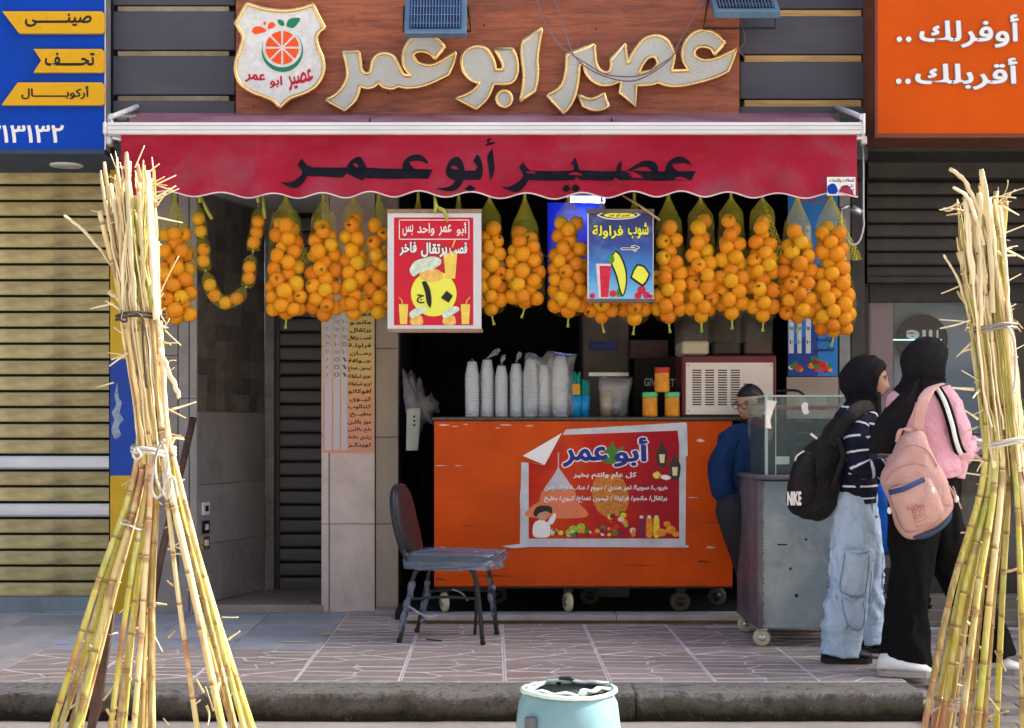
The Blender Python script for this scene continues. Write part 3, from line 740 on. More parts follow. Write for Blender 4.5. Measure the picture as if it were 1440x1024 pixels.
# shield badge
sb = root('shield_badge', 'brass edged white shield badge with an orange slice and green leaf', 'badge', P(394, 150, 8.87))
shl = cv([(175,35,1),(300,75),(420,95),(540,100),(660,80),(768,45,1),(815,140),(875,255,1),(825,290),(800,350),(820,440),(855,520),(868,620),(840,710),(780,790),(680,845),(560,890),(470,972,1),(420,915),(340,875),(220,830),(120,760),(75,660),(80,550),(120,430),(140,340),(110,270),(75,215,1),(120,130)], 6.4, 320, 0)
channel('shield_body', None, [shl], pm('white_speckled_face', (.72,.75,.76), .5, var=.15, scale=30, bump=.1, dirt=(.3,.32,.33), dirt_amt=.4, dirt_scale=9), sb, bead=.014)
YB = YL-.002
m_or2 = pm('orange_red_print', (.85,.09,.01), .4, var=.1, bump=0); m_gr = pm('green_print', (.01,.20,.10), .4, var=.1, bump=0); m_dkred = pm('dark_red_print', (.50,.01,.04), .4, var=.1, bump=0)
ccx, ccy, rr_ = 492/6.4+320, 430/6.4, 150/6.4
for k in range(8):
    a0 = k*pi/4+.07; a1 = (k+1)*pi/4-.07; g = 2.3
    am = (a0+a1)/2
    pts = [(ccx+cos(am)*g*1.3, ccy+sin(am)*g*1.3)]+[(ccx+cos(a0+(a1-a0)*t/5)*rr_, ccy+sin(a0+(a1-a0)*t/5)*rr_) for t in range(6)]
    pxpoly(pts, YB, m_or2, sb, 'orange_segment', smooth=False)
cr = [(ccx+cos(a)*(rr_+7.5-abs(a-pi*.42)*1.2), ccy+3+sin(a)*(rr_+8.0-abs(a-pi*.42)*.8)) for a in [(-.75+i*(pi+1.1)/24) for i in range(25)]]
cr2 = [(ccx+cos(a)*(rr_+4.2), ccy+1+sin(a)*(rr_+3.2)) for a in [(-.75+i*(pi+1.1)/24) for i in range(25)]][::-1]
pxpoly(cr+cr2, YB, m_gr, sb, 'green_crescent', smooth=False)
pxpoly(cv([(655,168),(560,170),(530,225),(545,245),(600,248)], 6.4, 320, 0), YB, m_gr, sb, 'leaf')
pxpoly(cv([(455,178),(500,188),(512,225),(490,235),(460,215)], 6.4, 320, 0), YB, m_gr, sb, 'leaf')
pxpoly(cv([(352,278),(300,240),(240,245),(220,280),(245,308),(300,300)], 6.4, 320, 0), YB, m_or2, sb, 'splash_drop')
pxpoly(cv([(365,262),(370,215),(405,200),(430,225),(415,250)], 6.4, 320, 0), YB, m_or2, sb, 'splash_drop')
pxpoly(cv([(322,200),(345,198),(338,232)], 6.4, 320, 0), YB, m_or2, sb, 'splash_drop')
txt('عصير', 404, 100, 441, 125, YB, m_dkred, sb, .03, rot=-.22)
txt('ابو', 379, 107, 397, 124, YB, m_dkred, sb, .03, rot=-.03)
txt('عمر', 345, 103, 373, 117, YB, m_dkred, sb, .04, rot=.12)

# ------------------------------------------------------------------ right shop
Y = 8.73
rs = root('orange_shop_sign', 'large orange box sign with two white Arabic lines at the top right', 'shop sign', (XX(1420,Y), Y, ZZ(190,Y)))
mb = MB(); mb.box(XX(1234,Y), XX(1760,Y), Y, Y+.3, ZZ(188,Y), 4.5); mb.build('face_panel', m_orangesign, rs)
mb = MB(); mb.box(XX(1230,Y), XX(1233.7,Y), Y-.006, Y+.3, ZZ(194,Y), 4.5); mb.box(XX(1234,Y), XX(1760,Y), Y-.006, Y+.3, ZZ(194,Y), ZZ(188.6,Y)); mb.build('edge_trim', m_browntrim, rs)
m_signw = pm('white_acrylic_letter', (.78,.80,.84), .35, var=.03, bump=0); m_lgrey = pm('letter_grey_edge', (.22,.20,.22), .5, var=.05, bump=0)
for s_, bx in (('أوفرلك', (1292,21,1432,68)), ('أقربلك', (1286,82,1430,127))):
    txt(s_, *bx, Y, m_signw, rs, .022, off=.012, outline=m_lgrey, obold=.022, name='letters')
for cx_, cy_ in ((1264,56),(1277,56),(1263,115),(1276,115)):
    pxpoly(circle_px(cx_, cy_, 4.6, n=14), Y, m_lgrey, rs, 'dot_edge', off=.006)
    pxpoly(circle_px(cx_, cy_, 3.8, n=14), Y, m_signw, rs, 'dot', off=.012)
mb = MB(); mb.box(XX(1218,9.0), XX(1800,9.0), 9.05, 9.5, ZZ(194,Y)-.02, 2.95); tag(mb.build('soffit', m_shutk), 'dark soffit between the orange sign and the black shutter', 'soffit')
s2 = shutter('black_roller_shutter', 'half rolled black ribbed shutter under the orange sign', 1219, 1700, 9.52, 252, 392, 19.8, m_shutk)
mb = MB(); mb.box(XX(1219,9.45), XX(1700,9.45), 9.43, 9.6, ZZ(251,9.45), ZZ(205,9.45), 0, .006); mb.build('shutter_box', m_shutk, s2)
mb = MB(); mb.box(XX(1219,9.48), XX(1700,9.48), 9.47, 9.56, ZZ(398,9.48), ZZ(389,9.48), 0, .004); mb.build('bottom_bar', m_shutk, s2)
# shop front: frame, panes, plinth
sf = root('storefront', 'black framed glass shop front behind the two women', 'shop front', (XX(1400,9.6), 9.6, 0))
def fr(px0, px1, y0, y1, Y_=9.6, d=.06, name='frame_bar', mat=None):
    mb = MB(); mb.box(XX(px0,Y_), XX(px1,Y_), Y_, Y_+d, ZZ(y1,Y_), ZZ(y0,Y_), 0, .004); return mb.build(name, mat or m_blackm, sf)
m_frame2 = pm('satin_black_frame', (.03,.03,.033), .3, var=.2)
fr(1213, 1222, 380, 850, mat=m_frame2); fr(1222.5, 1700, 380, 425, mat=m_frame2); fr(1222.5, 1700, 800, 850, mat=m_frame2); fr(1396, 1406, 425.5, 799.5, mat=m_frame2)
for a_, b_ in ((1222.5, 1395.5), (1406.5, 1560), (1570, 1700)):
    mb = MB(); mb.box(XX(a_,9.62), XX(b_,9.62), 9.625, 9.633, ZZ(800,9.62), ZZ(425.5,9.62)); mb.build('glass_pane', m_shopglass, sf)
fr(1560.5, 1569.5, 425.5, 799.5, mat=m_frame2)
mb = MB(); mb.box(XX(1222,9.56), XX(1270,9.56), 9.57, 9.6, ZZ(396,9.56), ZZ(392,9.56)); mb.build('rail', m_alum, sf)
# things seen through the glass
ri = root('clothes_shop_room', 'grey room seen through the glass shop front', 'shop room', (XX(1400,11), 11, 0))
mb = MB(); mb.box(XX(1200,11.2), XX(1750,11.2), 11.4, 11.45, -.1, 2.85); mb.build('back_wall', pm('blue_grey_wall', (.16,.19,.23), .6, var=.1), ri)
mb = MB(); mb.box(XX(1218,9.7), XX(1218,9.7)+.04, 9.67, 11.4, -.1, 2.85); mb.build('side_wall', m_ceil, ri); mb = MB(); mb.box(4.5, 4.55, 9.67, 11.4, -.1, 2.85); mb.build('side_wall', m_ceil, ri)
mb = MB(); mb.box(XX(1218,9.7), 4.5, 9.67, 11.4, -.11, .0); mb.build('room_floor', m_sill, ri)
mb = MB(); mb.box(XX(1218,9.7), 4.5, 9.67, 11.4, 2.6, 2.65); mb.build('room_ceiling', m_ceil, ri)
mb = MB(); mb.box(XX(1224,9.66), XX(1256,9.66), 9.66, 9.69, ZZ(640,9.66), ZZ(426,9.66)); mb.build('pink_panel', pm('dusty_pink_panel', (.42,.28,.30), .6, var=.06), ri); mb = MB(); mb.box(XX(1257,9.8), XX(1394,9.8), 9.80, 9.82, ZZ(640,9.8), ZZ(426,9.8)); mb.build('sky_reflection_board', pm('sky_reflection_grey', (.36,.43,.50), .5, var=.1, scale=1), ri)  # pale board added behind the glass in place of a sky reflection
ds = root('round_sign', 'round black sign with white letters behind the shop glass', 'sign', P(1297, 478, 9.72))
mb = MB(); mb.plate(circle_px(1297, 478, 36, n=40), 9.72, 9.735); mb.build('disc', pm('round_sign_black', (.02,.02,.03), .4, var=.05, bump=0), ds)
txt('e', 1274, 464, 1293, 477, 9.72, m_white, ds, .03, rot=pi); txt('u', 1297, 464, 1311, 477, 9.72, m_white, ds, .03); txt('l', 1317, 464, 1319.5, 477, 9.72, m_white, ds, .03)
mb = MB(); mb.tube([P(1256,478,9.7), P(1324,478,9.7)], .004, 6); tag(mb.build('light_strip', emis('cyan_line_glow', (.45,.85,.80), 1.2)), 'thin cyan light line crossing the round black sign', 'light')
ng = root('light_tubes', 'slanting cyan light tubes hanging behind the glass beside the round sign', 'light', P(1352, 480, 9.9))
for k, dx in enumerate((-3, 1.5, 6)):
    mb = MB(); mb.tube([P(1358+dx,455+k*6,9.9), P(1345+dx,500+k*4,9.85)], .005, 6); mb.build('tube', emis('cyan_tube_glow', (.30,.80,.90), 1.6), ng)
dc = root('display_counter', 'grey glass topped display counter inside the right shop', 'counter', (XX(1380,10.0), 10.0, 0))
mb = MB(); mb.box(XX(1345,10.0), XX(1480,10.0), 10.0, 10.5, .0, ZZ(610,10.0), 0, .02); mb.build('counter_body', m_frame2, dc)
mb = MB(); mb.box(XX(1341,9.98), XX(1490,9.98), 9.97, 10.53, ZZ(609,9.98), ZZ(560,9.98), 0, .05); mb.build('glass_top', pm('teal_counter_glass', (.12,.20,.22), .15, var=.2), dc)
# its steps
rst = root('stone_steps', 'worn brownish stone steps below the glass shop front', 'steps', (XX(1400,9.3), 9.3, 0))
m_step2 = pm('brown_step_stone', (.20,.175,.15), .6, var=.3, scale=5, bump=.2, dirt=(.1,.08,.06), dirt_amt=.6, objvar=.2)
for i, (ya, yb, Yd) in enumerate(((838, 856, 9.45), (857.5, 872, 9.25), (874, 893, 8.95))):
    mb = MB(); mb.box(XX(1203,Yd), 4.4, Yd, Yd+.22 if i else 9.598, ZZ(yb,Yd) if i < 2 else -.03, ZZ(ya,Yd), 0, .006)
    mb.build('step', m_step2, rst)
fr(1213, 1700, 850.5, 856, 9.63, .05, 'sill', m_step2)

# ------------------------------------------------------------------ sunlit houses across the street (added behind the camera, unseen, to light the shade)
m_opp = [pm('opposite_render_%s' % n_, c_, .9, var=.15, bump=.1, objvar=.05) for n_, c_ in (('sand',(.56,.50,.42)),('cream',(.60,.56,.48)),('ochre',(.50,.42,.32)))]
for i, (xa, xb, hh) in enumerate(((-26,-12.2,9),(-12,2.4,11),(2.6,13,8.5),(13.2,27,10.5))):
    ob = root('house', ('sand coloured house', 'tall cream house', 'low ochre house', 'sand and cream corner house')[i]+' added unseen across the street to bounce light', 'house', ((xa+xb)/2, -9, -.13))
    mb = MB(); mb.box(xa, xb, -15, -9, -.13, hh); mb.build('wall', m_opp[i % 3], ob)
    for fl in range(int(hh//3)):
        for k in range(4):
            xw = xa+(xb-xa)*(k+.5)/4; mb = MB(); mb.box(xw-.6, xw+.6, -8.997, -8.96, fl*3+.8, fl*3+2.3, 0, .005); wd = mb.build('window', m_dark, ob)
            mb = MB(); mb.box(xw-.7, xw+.7, -8.995, -8.88, fl*3+.70, fl*3+.78); mb.build('sill', m_sill, wd)
# ------------------------------------------------------------------ awning
YA = 8.4
aw = root('awning', 'faded crimson shop awning with dark Arabic lettering on its scalloped valance', 'awning', P(690, 180, YA))
b = NB('crimson_awning_cloth')
v = b.mapping((.7, 1, 1.3), rot=(0, .45, 0)); n1 = b.noise(1.9, 5, .55, v, .6); n2 = b.noise(9, 6, .7, v)
c = b.ramp(n1, [(.34, (.32,.008,.028)), (.52, (.39,.016,.048)), (.66, (.32,.065,.095)), (.84, (.36,.19,.23))])
c = b.mix(b.ramp(n2, [(.45,(0,0,0)),(.75,(.35,.35,.35))]), c, (.25,.06,.08))
b.set(Base_Color=c, Roughness=.85); b.b.inputs['Specular IOR Level'].default_value = .15; b.bump(b.math('ADD', b.math('MULTIPLY', b.noise(2.2, 4, .55, v, 1.2), 5.0), b.noise(500, 2)), .45, .02); m_awn = b.m
def wav(x, z):
    t = max(0, min(1, (2.81-z)/.34))
    return (.016*sin(x*21.0+.5)*t + .022*mnoise.noise(Vector((x*1.7+z*2.5, z*1.5, 1)))*t + .006*mnoise.noise(Vector((x*7+z*9, z*3, 5)))*t) 
NX = 360; NZ = 14
x0, x1 = XX(170, YA), XX(1205, YA)
ys_bot = lambda px: 273.5+3.6*sin((px-470)*2*pi/72.0+.6*sin(px*.013))+1.4*sin(px*.0171+1)
vs = []; fs = []
for i in range(NX+1):
    px_ = 170+(1205-170)*i/NX; X_ = XX(px_, YA)
    for j in range(NZ+1):
        py_ = 190+(ys_bot(px_)-190)*j/NZ; Z_ = ZZ(py_, YA)
        vs.append((X_, YA+wav(X_, Z_), Z_))
for i in range(NX):
    for j in range(NZ): fs.append((i*(NZ+1)+j, (i+1)*(NZ+1)+j, (i+1)*(NZ+1)+j+1, i*(NZ+1)+j+1))
mb = MB(); mb.add(vs, fs, 0, True); va = mb.build('valance', m_awn, aw)
mb = MB(); mb.tube([Vector(vs[i*(NZ+1)+NZ])+Vector((0,-.002,-.002)) for i in range(0, NX+1, 2)], .0045, 6); mb.build('piping', pm('pink_white_piping', (.72,.58,.60), .7, var=.1), va)
# sloping cloth
vs = []; fs = []; n_ = 60
for i in range(n_+1):
    px_ = 166+(1192-166)*i/n_; X_ = XX(px_, YA+.03)
    for j in range(7):
        t = j/6; vs.append((X_, YA+.03+.52*t, 2.885+t*.165-.02*sin(pi*t)+.004*mnoise.noise(Vector((X_*3, t, 0)))))
for i in range(n_):
    for j in range(6): fs.append((i*7+j, (i+1)*7+j, (i+1)*7+j+1, i*7+j+1))
b = NB('greyed_awning_cloth'); c = b.ramp(b.noise(2.2, 6, .6, b.mapping((1,1,1))), [(.35,(.22,.07,.10)),(.7,(.34,.20,.25))]); b.set(Base_Color=c, Roughness=.85)
mb = MB(); mb.add(vs, fs, 0, True); mb.build('sloping_cloth', b.m, aw)
mb = MB(); mb.box(XX(152,YA), XX(1210,YA), YA-.035, YA+.03, ZZ(190,YA), ZZ(173.5,YA), 0, .008); fb = mb.build('front_bar', m_whitem, aw)
for z_ in (178.5, 184.5):
    mb = MB(); mb.box(XX(153,YA), XX(1209,YA), YA-.038, YA-.0355, ZZ(z_+.5,YA), ZZ(z_-.5,YA)); mb.build('bar_groove', pm('groove_grey', (.4,.42,.45), .5, var=.1), fb)
for a_, b_ in ((146.5, 152), (1209.5, 1215)):
    mb = MB(); mb.box(XX(a_,YA), XX(b_,YA), YA-.04, YA+.04, ZZ(191,YA), ZZ(172,YA), 0, .01); mb.build('end_cap', m_whitem, aw)
for s_, xe in ((1, 155), (-1, 1213)):
    X_ = XX(xe, 8.55)
    mb = MB(); mb.tube([(X_, 8.55, ZZ(160,8.55)), (X_, 8.56, ZZ(196,8.55))], .018, 10); mb.build('arm_joint', m_alum, aw)
    mb = MB(); mb.tube([(X_+.01*s_, 8.52, ZZ(165,8.52)), (X_+.05*s_, 8.99, ZZ(150,8.99))], .016, 8); mb.build('arm', m_whitem, aw)
    mb = MB(); mb.tube([(X_+.02*s_, 8.5, 2.82), (X_+.25*s_, 8.72, 2.80), (X_+.05*s_, 8.99, 2.80)], .016, 8); mb.build('folding_arm', m_alum, aw)
    mb = MB(); mb.box(X_-.02, X_+.02, 8.52, 8.6, ZZ(205,8.55), ZZ(192,8.55), 0, .008); mb.build('bracket', m_alum, aw)
mb = MB(); mb.tube([(XX(166,8.95), 8.96, 3.02), (XX(1180,8.95), 8.96, 3.02)], .03, 12); mb.build('roller', m_alum, aw)
# lettering on the valance
f6 = lambda l: cv(l, 6.545, 400, 190)
f7 = lambda l: cv(l, 7.2, 600, 190)
f8 = lambda l: cv(l, 6.857, 780, 190)
m_navyc = pm('dark_slate_print', (.010,.012,.022), .9, var=.4, scale=6, bump=0, spec=.08)
def awn_txt(loops, parent=va):
    me = curve_mesh([catmull(l, 5, True) for l in loops], YA, 0)
    bm = bmesh.new(); bm.from_mesh(me)
    bmesh.ops.triangulate(bm, faces=bm.faces)
    for _ in range(3):
        le = [e for e in bm.edges if e.calc_length() > .03]
        if le: bmesh.ops.subdivide_edges(bm, edges=le, cuts=1)
        bmesh.ops.triangulate(bm, faces=bm.faces)
    for v_ in bm.verts: v_.co.y = YA+wav(v_.co.x, v_.co.z)-.004
    bm.to_mesh(me); bm.free()
    me.materials.append(m_navyc); return link('lettering', me, parent)
awn_txt([f6([(1365,318,1),(1325,405,1),(735,400,1),(718,425,1),(570,350,1),(540,388,1),(210,380,1),(180,430),(125,480),(60,482),(-46,432,1),(60,430),(130,390),(165,345),(120,275,1),(160,218,1),(210,280),(260,300,1),(570,298,1),(600,250),(650,212),(700,205),(730,245),(760,305,1),(1085,312,1),(1095,250),(1140,205),(1200,182),(1260,190),(1310,230),(1328,272,1),(1250,242),(1150,245,1),(1165,285),(1205,318,1)]), f6([(630,265),(655,262),(682,282),(680,300),(650,290)])])
awn_txt([f7([(665,135,1),(615,215),(625,320),(648,460,1),(685,370),(682,260)])])
awn_txt([f7([(595,97,1),(622,82),(605,60),(622,38),(655,32,1),(660,50,1),(635,56),(640,76),(690,70,1),(690,88,1),(600,112,1)])])
awn_txt([f7([(515,192,1),(550,250),(568,330),(565,400),(545,455,1),(375,455,1),(350,500),(300,550),(230,565),(90,540,1),(200,525),(260,500),(290,458,1),(225,430),(195,370),(215,290),(260,235),(310,222),(350,250),(375,310),(385,362,1),(495,362,1),(510,320),(470,262,1)]), f7([(245,330),(270,308),(305,320),(320,350),(280,345)])])
awn_txt([f7([(440,505,1),(500,545,1),(445,588,1),(388,545,1)])])
awn_txt([f8([(1360,348,1),(1320,438,1),(625,438,1),(585,410,1),(560,438,1),(240,438,1),(210,405,1),(190,438,1)])+f7([(1030,460,1),(1000,510),(940,570),(870,570),(740,515,1),(830,520),(900,490),(955,450),(975,400),(935,330,1),(975,275,1),(1010,325),(1045,362,1)])+f8([(180,348,1),(185,300),(155,285,1),(198,215,1),(220,280),(240,345,1),(590,350,1),(605,290),(645,245,1),(640,350,1),(690,350,1),(780,290),(860,250),(940,250),(990,290),(1000,352,1),(1065,350,1),(1080,280),(1140,225),(1210,208),(1280,240),(1325,300,1),(1250,272),(1130,280,1),(1150,320),(1190,352,1)]), f8([(750,345,1),(820,315),(890,308),(940,350,1)])])
awn_txt([f8([(112,482),(150,517),(112,548),(76,519)])]); awn_txt([f8([(200,480),(242,517),(202,552),(160,519)])])
# small stickers
for x_, n_ in ((1163,1203), (191,207)):
    pass
yst = YA-.024
mb = MB(); mb.plate([(1163,249),(1203,249),(1203,275),(1163,275)], yst, yst+.002); stk = mb.build('sticker', m_white, aw)
pxpoly([(1164,262),(1172,258),(1177,264),(1177,272),(1165,272)], yst, m_signblue, stk)
txt('للمظلات والتندات', 1166, 251, 1201, 257, yst, m_black, stk, .02, off=.002); txt('01202507', 1179, 266, 1201, 271, yst, m_signblue, stk, .02, off=.002); txt('تليفون', 1182, 259, 1200, 265, yst, m_black, stk, .02, off=.002)
mb = MB(); mb.plate([(190,243),(206,243),(206,263),(190,263)], yst, yst+.002); stk = mb.build('sticker', m_white, aw)
txt('للمظلات', 191, 245, 205, 250, yst, m_signblue, stk, .02); txt('012025', 191, 254, 205, 259, yst, m_signblue, stk, .02)

# rope behind the valance that carries the nets
YN = 8.62
tp = root('hanging_rail', 'thin rail hidden behind the valance from which the orange nets hang', 'rail', P(690, 272, YN))
mb = MB(); mb.tube([P(160, 268, YN), P(1205, 268, YN)], .010, 8); mb.build('rail', m_blackm, tp)
for px_ in (180, 520, 860, 1190):
    mb = MB(); mb.tube([P(px_, 268, YN), Vector((XX(px_,YN), YN, 2.95))], .006, 6); mb.build('hanger', m_blackm, tp)

# ------------------------------------------------------------------ orange nets
b = NB('orange_peel'); oi = b.new('ShaderNodeObjectInfo')
c = b.ramp(oi.outputs['Random'], [(0,(.66,.175,.001)),(.35,(.76,.25,.001)),(.8,(.79,.315,.002)),(1,(.73,.38,.006))])
nn = b.noise(14, 4, .6); c = b.mix(b.ramp(nn, [(.55,(0,0,0)),(.85,(.5,.5,.5))]), c, (.58,.11,.001))
b.set(Base_Color=c, Roughness=.48); b.b.inputs['Specular IOR Level'].default_value = .28; b.b.inputs['Subsurface Weight'].default_value = .0
vr = b.new('ShaderNodeTexVoronoi'); vr.inputs['Scale'].default_value = 420; b.L(b.tc.outputs['Object'], vr.inputs['Vector']); b.bump(vr.outputs['Distance'], .22, .0012); m_orange = b.m
b = NB('yellow_green_net')
at = b.new('ShaderNodeAttribute', attribute_name='uvn'); sp_ = b.new('ShaderNodeSeparateXYZ'); b.L(at.outputs['Vector'], sp_.inputs[0])
u, v = sp_.outputs['X'], sp_.outputs['Y']
def dl_(s_):
    a_ = b.math('FRACT', b.math('ADD', b.math('MULTIPLY', u, s_), v)); return b.math('LESS_THAN', a_, .22)
al = b.math('MAXIMUM', dl_(1.0), dl_(-1.0))
al = b.math('MULTIPLY', b.math('ADD', b.math('MULTIPLY', al, .8), .2), sp_.outputs['Z'])
tr = b.new('ShaderNodeBsdfTransparent'); df = b.new('ShaderNodeBsdfDiffuse'); df.inputs[0].default_value = (.62,.60,.09,1); tl = b.new('ShaderNodeBsdfTranslucent'); tl.inputs[0].default_value = (.55,.58,.06,1)
ad = b.new('ShaderNodeMixShader'); ad.inputs[0].default_value = .4; b.L(df.outputs[0], ad.inputs[1]); b.L(tl.outputs[0], ad.inputs[2])
mx = b.new('ShaderNodeMixShader'); b.L(al, mx.inputs[0]); b.L(tr.outputs[0], mx.inputs[1]); b.L(ad.outputs[0], mx.inputs[2]); b.L(mx.outputs[0], b.out.inputs['Surface']); m_net = b.m
m_netsolid = pm('net_twist', (.42,.44,.07), .7, var=.25, scale=60)
om = []
for k in range(4):
    mb = MB(); n_, m_ = 16, 10; rr = 1.0
    for i in range(1):
        vs = []; fs = []
        for a_ in range(m_+1):
            th = pi*a_/m_
            for q in range(n_):
                ph = 2*pi*q/n_; r_ = 1+.02*sin(2*ph+k)+.02*sin(th*3+k*2)
                dent = 1-.07*math.exp(-(th/.28)**2)
                vs.append((r_*sin(th)*cos(ph), r_*sin(th)*sin(ph), .95*r_*cos(th)*dent))
        for a_ in range(m_):
            for q in range(n_): fs.append((a_*n_+q, a_*n_+(q+1)%n_, (a_+1)*n_+(q+1)%n_, (a_+1)*n_+q))
    mb.add(vs, fs, 0, True); me = mb.mesh('orange', merge=True); me.materials.append(m_orange); om.append(me)
def put_orange(parent, c, r):
    o = link('orange', rnd.choice(om), parent, c-parent.location)
    o.scale = (r, r, r); o.rotation_euler = (rnd.uniform(0,6.3), rnd.uniform(0,6.3), rnd.uniform(0,6.3)); return o
def net_shell(path, rads, parent, dens=1.0, name='net', n=26, cells=24):
    """path: list of Vector centres; sleeve with uv attribute for the thread pattern"""
    m_ = len(path); vs = []; uv = []; acc = 0
    for i, (p, r) in enumerate(zip(path, rads)):
        if i: acc += (path[i]-path[i-1]).length
        t = (path[min(i+1, m_-1)]-path[max(i-1, 0)]).normalized()
        a = Vector((0,1,0)); a = (a-t*a.dot(t)).normalized(); c_ = t.cross(a)
        for k in range(n+1):
            an = 2*pi*k/n; rr = r*(1+.05*mnoise.noise(Vector((cos(an)*2, sin(an)*2, acc*14+p.x*7))))
            vs.append(p+a*cos(an)*rr+c_*sin(an)*rr); uv.append((k/n*cells, acc/.018*1.0, dens if not isinstance(dens, list) else dens[i]))
    fs = [(i*(n+1)+k, i*(n+1)+k+1, (i+1)*(n+1)+k+1, (i+1)*(n+1)+k) for i in range(m_-1) for k in range(n)]
    mb = MB(); mb.add(vs, fs, 0, True); me = bpy.data.meshes.new(name); me.from_pydata([tuple(v_) for v_ in mb.v], [], mb.f)
    at_ = me.attributes.new('uvn', 'FLOAT_VECTOR', 'POINT'); at_.data.foreach_set('vector', [x for t in uv for x in t])
    me.polygons.foreach_set('use_smooth', [True]*len(me.polygons)); me.materials.append(m_net); me.update()
    return link(name, me, parent)
def orange_bag(cx, ytop, yfruit, ybot, hw, label, lean=0, waist=None, tail=1, flap=0, Yd=YN):
    s_ = Yd/F; X_ = XX(cx, Yd); zt = ZZ(ytop, Yd); zf = ZZ(yfruit, Yd); zb = ZZ(ybot, Yd); Rw = hw*s_
    rb = root('net_of_oranges', label, 'net of oranges', (X_, Yd, zt), 'nets of oranges hanging under the awning')
    H = zf-zb; rr = random.Random(int(cx*7))
    def axis(z): return X_+lean*s_*(zt-z)/(zt-zb)
    def Rz(z):
        t = (z-zb)/H
        base = min(1.0, sqrt(max(0.0, 1-((.17-t)/.17)**2))) if t < .17 else 1.0
        top = 1.0-.36*max(0, (t-.35)/.65)**1.2
        r_ = Rw*base*top*(1+.05*sin(t*9+cx))
        if waist: r_ *= 1-waist[1]*math.exp(-((t-waist[0])/.09)**2)
        return r_
    balls = []
    fails = 0
    while len(balls) < 80 and fails < 9:
        r0 = rr.uniform(.0405,.0475)*(1 if hw > 21 else .97); best = None
        for _ in range(90):
            an = rr.uniform(0, 2*pi); q = rr.uniform(.95,1) if rr.random() < .8 else rr.uniform(0,.4)
            z = zb+r0*.9
            for it in range(3):
                Rm = max(0.0, Rz(z)-r0*.80); x_ = cos(an)*q*Rm; y_ = sin(an)*q*Rm*.92
                z2 = zb+r0*.9+ (1-sqrt(max(0, 1-min(1, (q*Rm)/(Rw))**2)))*Rw*.5
                for (bx, by, bz, br) in balls:
                    d2 = (bx-x_)**2+(by-y_)**2; D = (br+r0)*.87
                    if d2 < D*D: z2 = max(z2, bz+sqrt(D*D-d2))
                z = z2
            Rm = max(0.0, Rz(z)-r0*.80)
            if sqrt(x_*x_+(y_/.92)**2) > Rm+.005: continue
            if best is None or z < best[2]: best = (x_, y_, z, r0)
        if best is None: fails += 1; continue
        if best[2]+r0 > zf+.02: fails += 1; continue
        balls.append(best)
    for (x_, y_, z, r0) in balls: put_orange(rb, Vector((axis(z)+x_, Yd+y_, z)), r0)
    zs = [zb-.006+(zf-zb)*i/22 for i in range(23)]
    path = [Vector((axis(z), Yd, z)) for z in zs]; rad = [max(.008, Rz(z)+.004) for z in zs]; rad[0] = .006
    n_t = 9
    for i in range(1, n_t+1):
        t = i/n_t; z = zf+(zt-zf)*t; path.append(Vector((axis(z), Yd, z))); rad.append(rad[22]*(1-t)**1.15*.96+.006)
    net_shell(path, rad, rb, [.17]*19+[.2,.3,.38,.42]+[.38+.065*i for i in range(n_t)])
    mb = MB(); mb.tube([Vector((axis(zt), Yd, zt-.03)), Vector((axis(zt), Yd, zt+.035))], [.010,.007], 8); mb.build('net_top', m_netsolid, rb)
    if tail:
        t_ = Vector((axis(zb), Yd-.01, zb)); d_ = Vector((rr.uniform(-.02,.02), 0, -.055))
        mb = MB(); mb.tube([t_+Vector((0,0,.012)), t_+d_*.5, t_+d_], [.008,.0045,.010], 7); mb.build('net_tail', m_netsolid, rb)
    if flap:
        e = Vector((X_+flap*s_, Yd+.02, zt-.38*abs(1))); vs = []; fs = []; uv = []
        for i in range(10):
            t = i/9; c_ = Vector((X_, Yd, zt)).lerp(e, t); wd = .006+.055*t**1.5*(1 if t < .95 else .8)
            for k in range(7):
                q = k/6-.5; vs.append(c_+Vector((q*wd*1.6, .012*sin(q*9+t*5), abs(q)*.02*t))); uv.append((q*5*t+.2, t*.38/.03, 1))
        for i in range(9):
            for k in range(6): fs.append((i*7+k, i*7+k+1, i*7+8+k, i*7+7+k))
        me = bpy.data.meshes.new('loose_net'); me.from_pydata([tuple(v_) for v_ in vs], [], fs); at_ = me.attributes.new('uvn', 'FLOAT_VECTOR', 'POINT'); at_.data.foreach_set('vector', [x for t in uv for x in t])
        me.materials.append(m_net); link('loose_net', me, rb)
    return rb
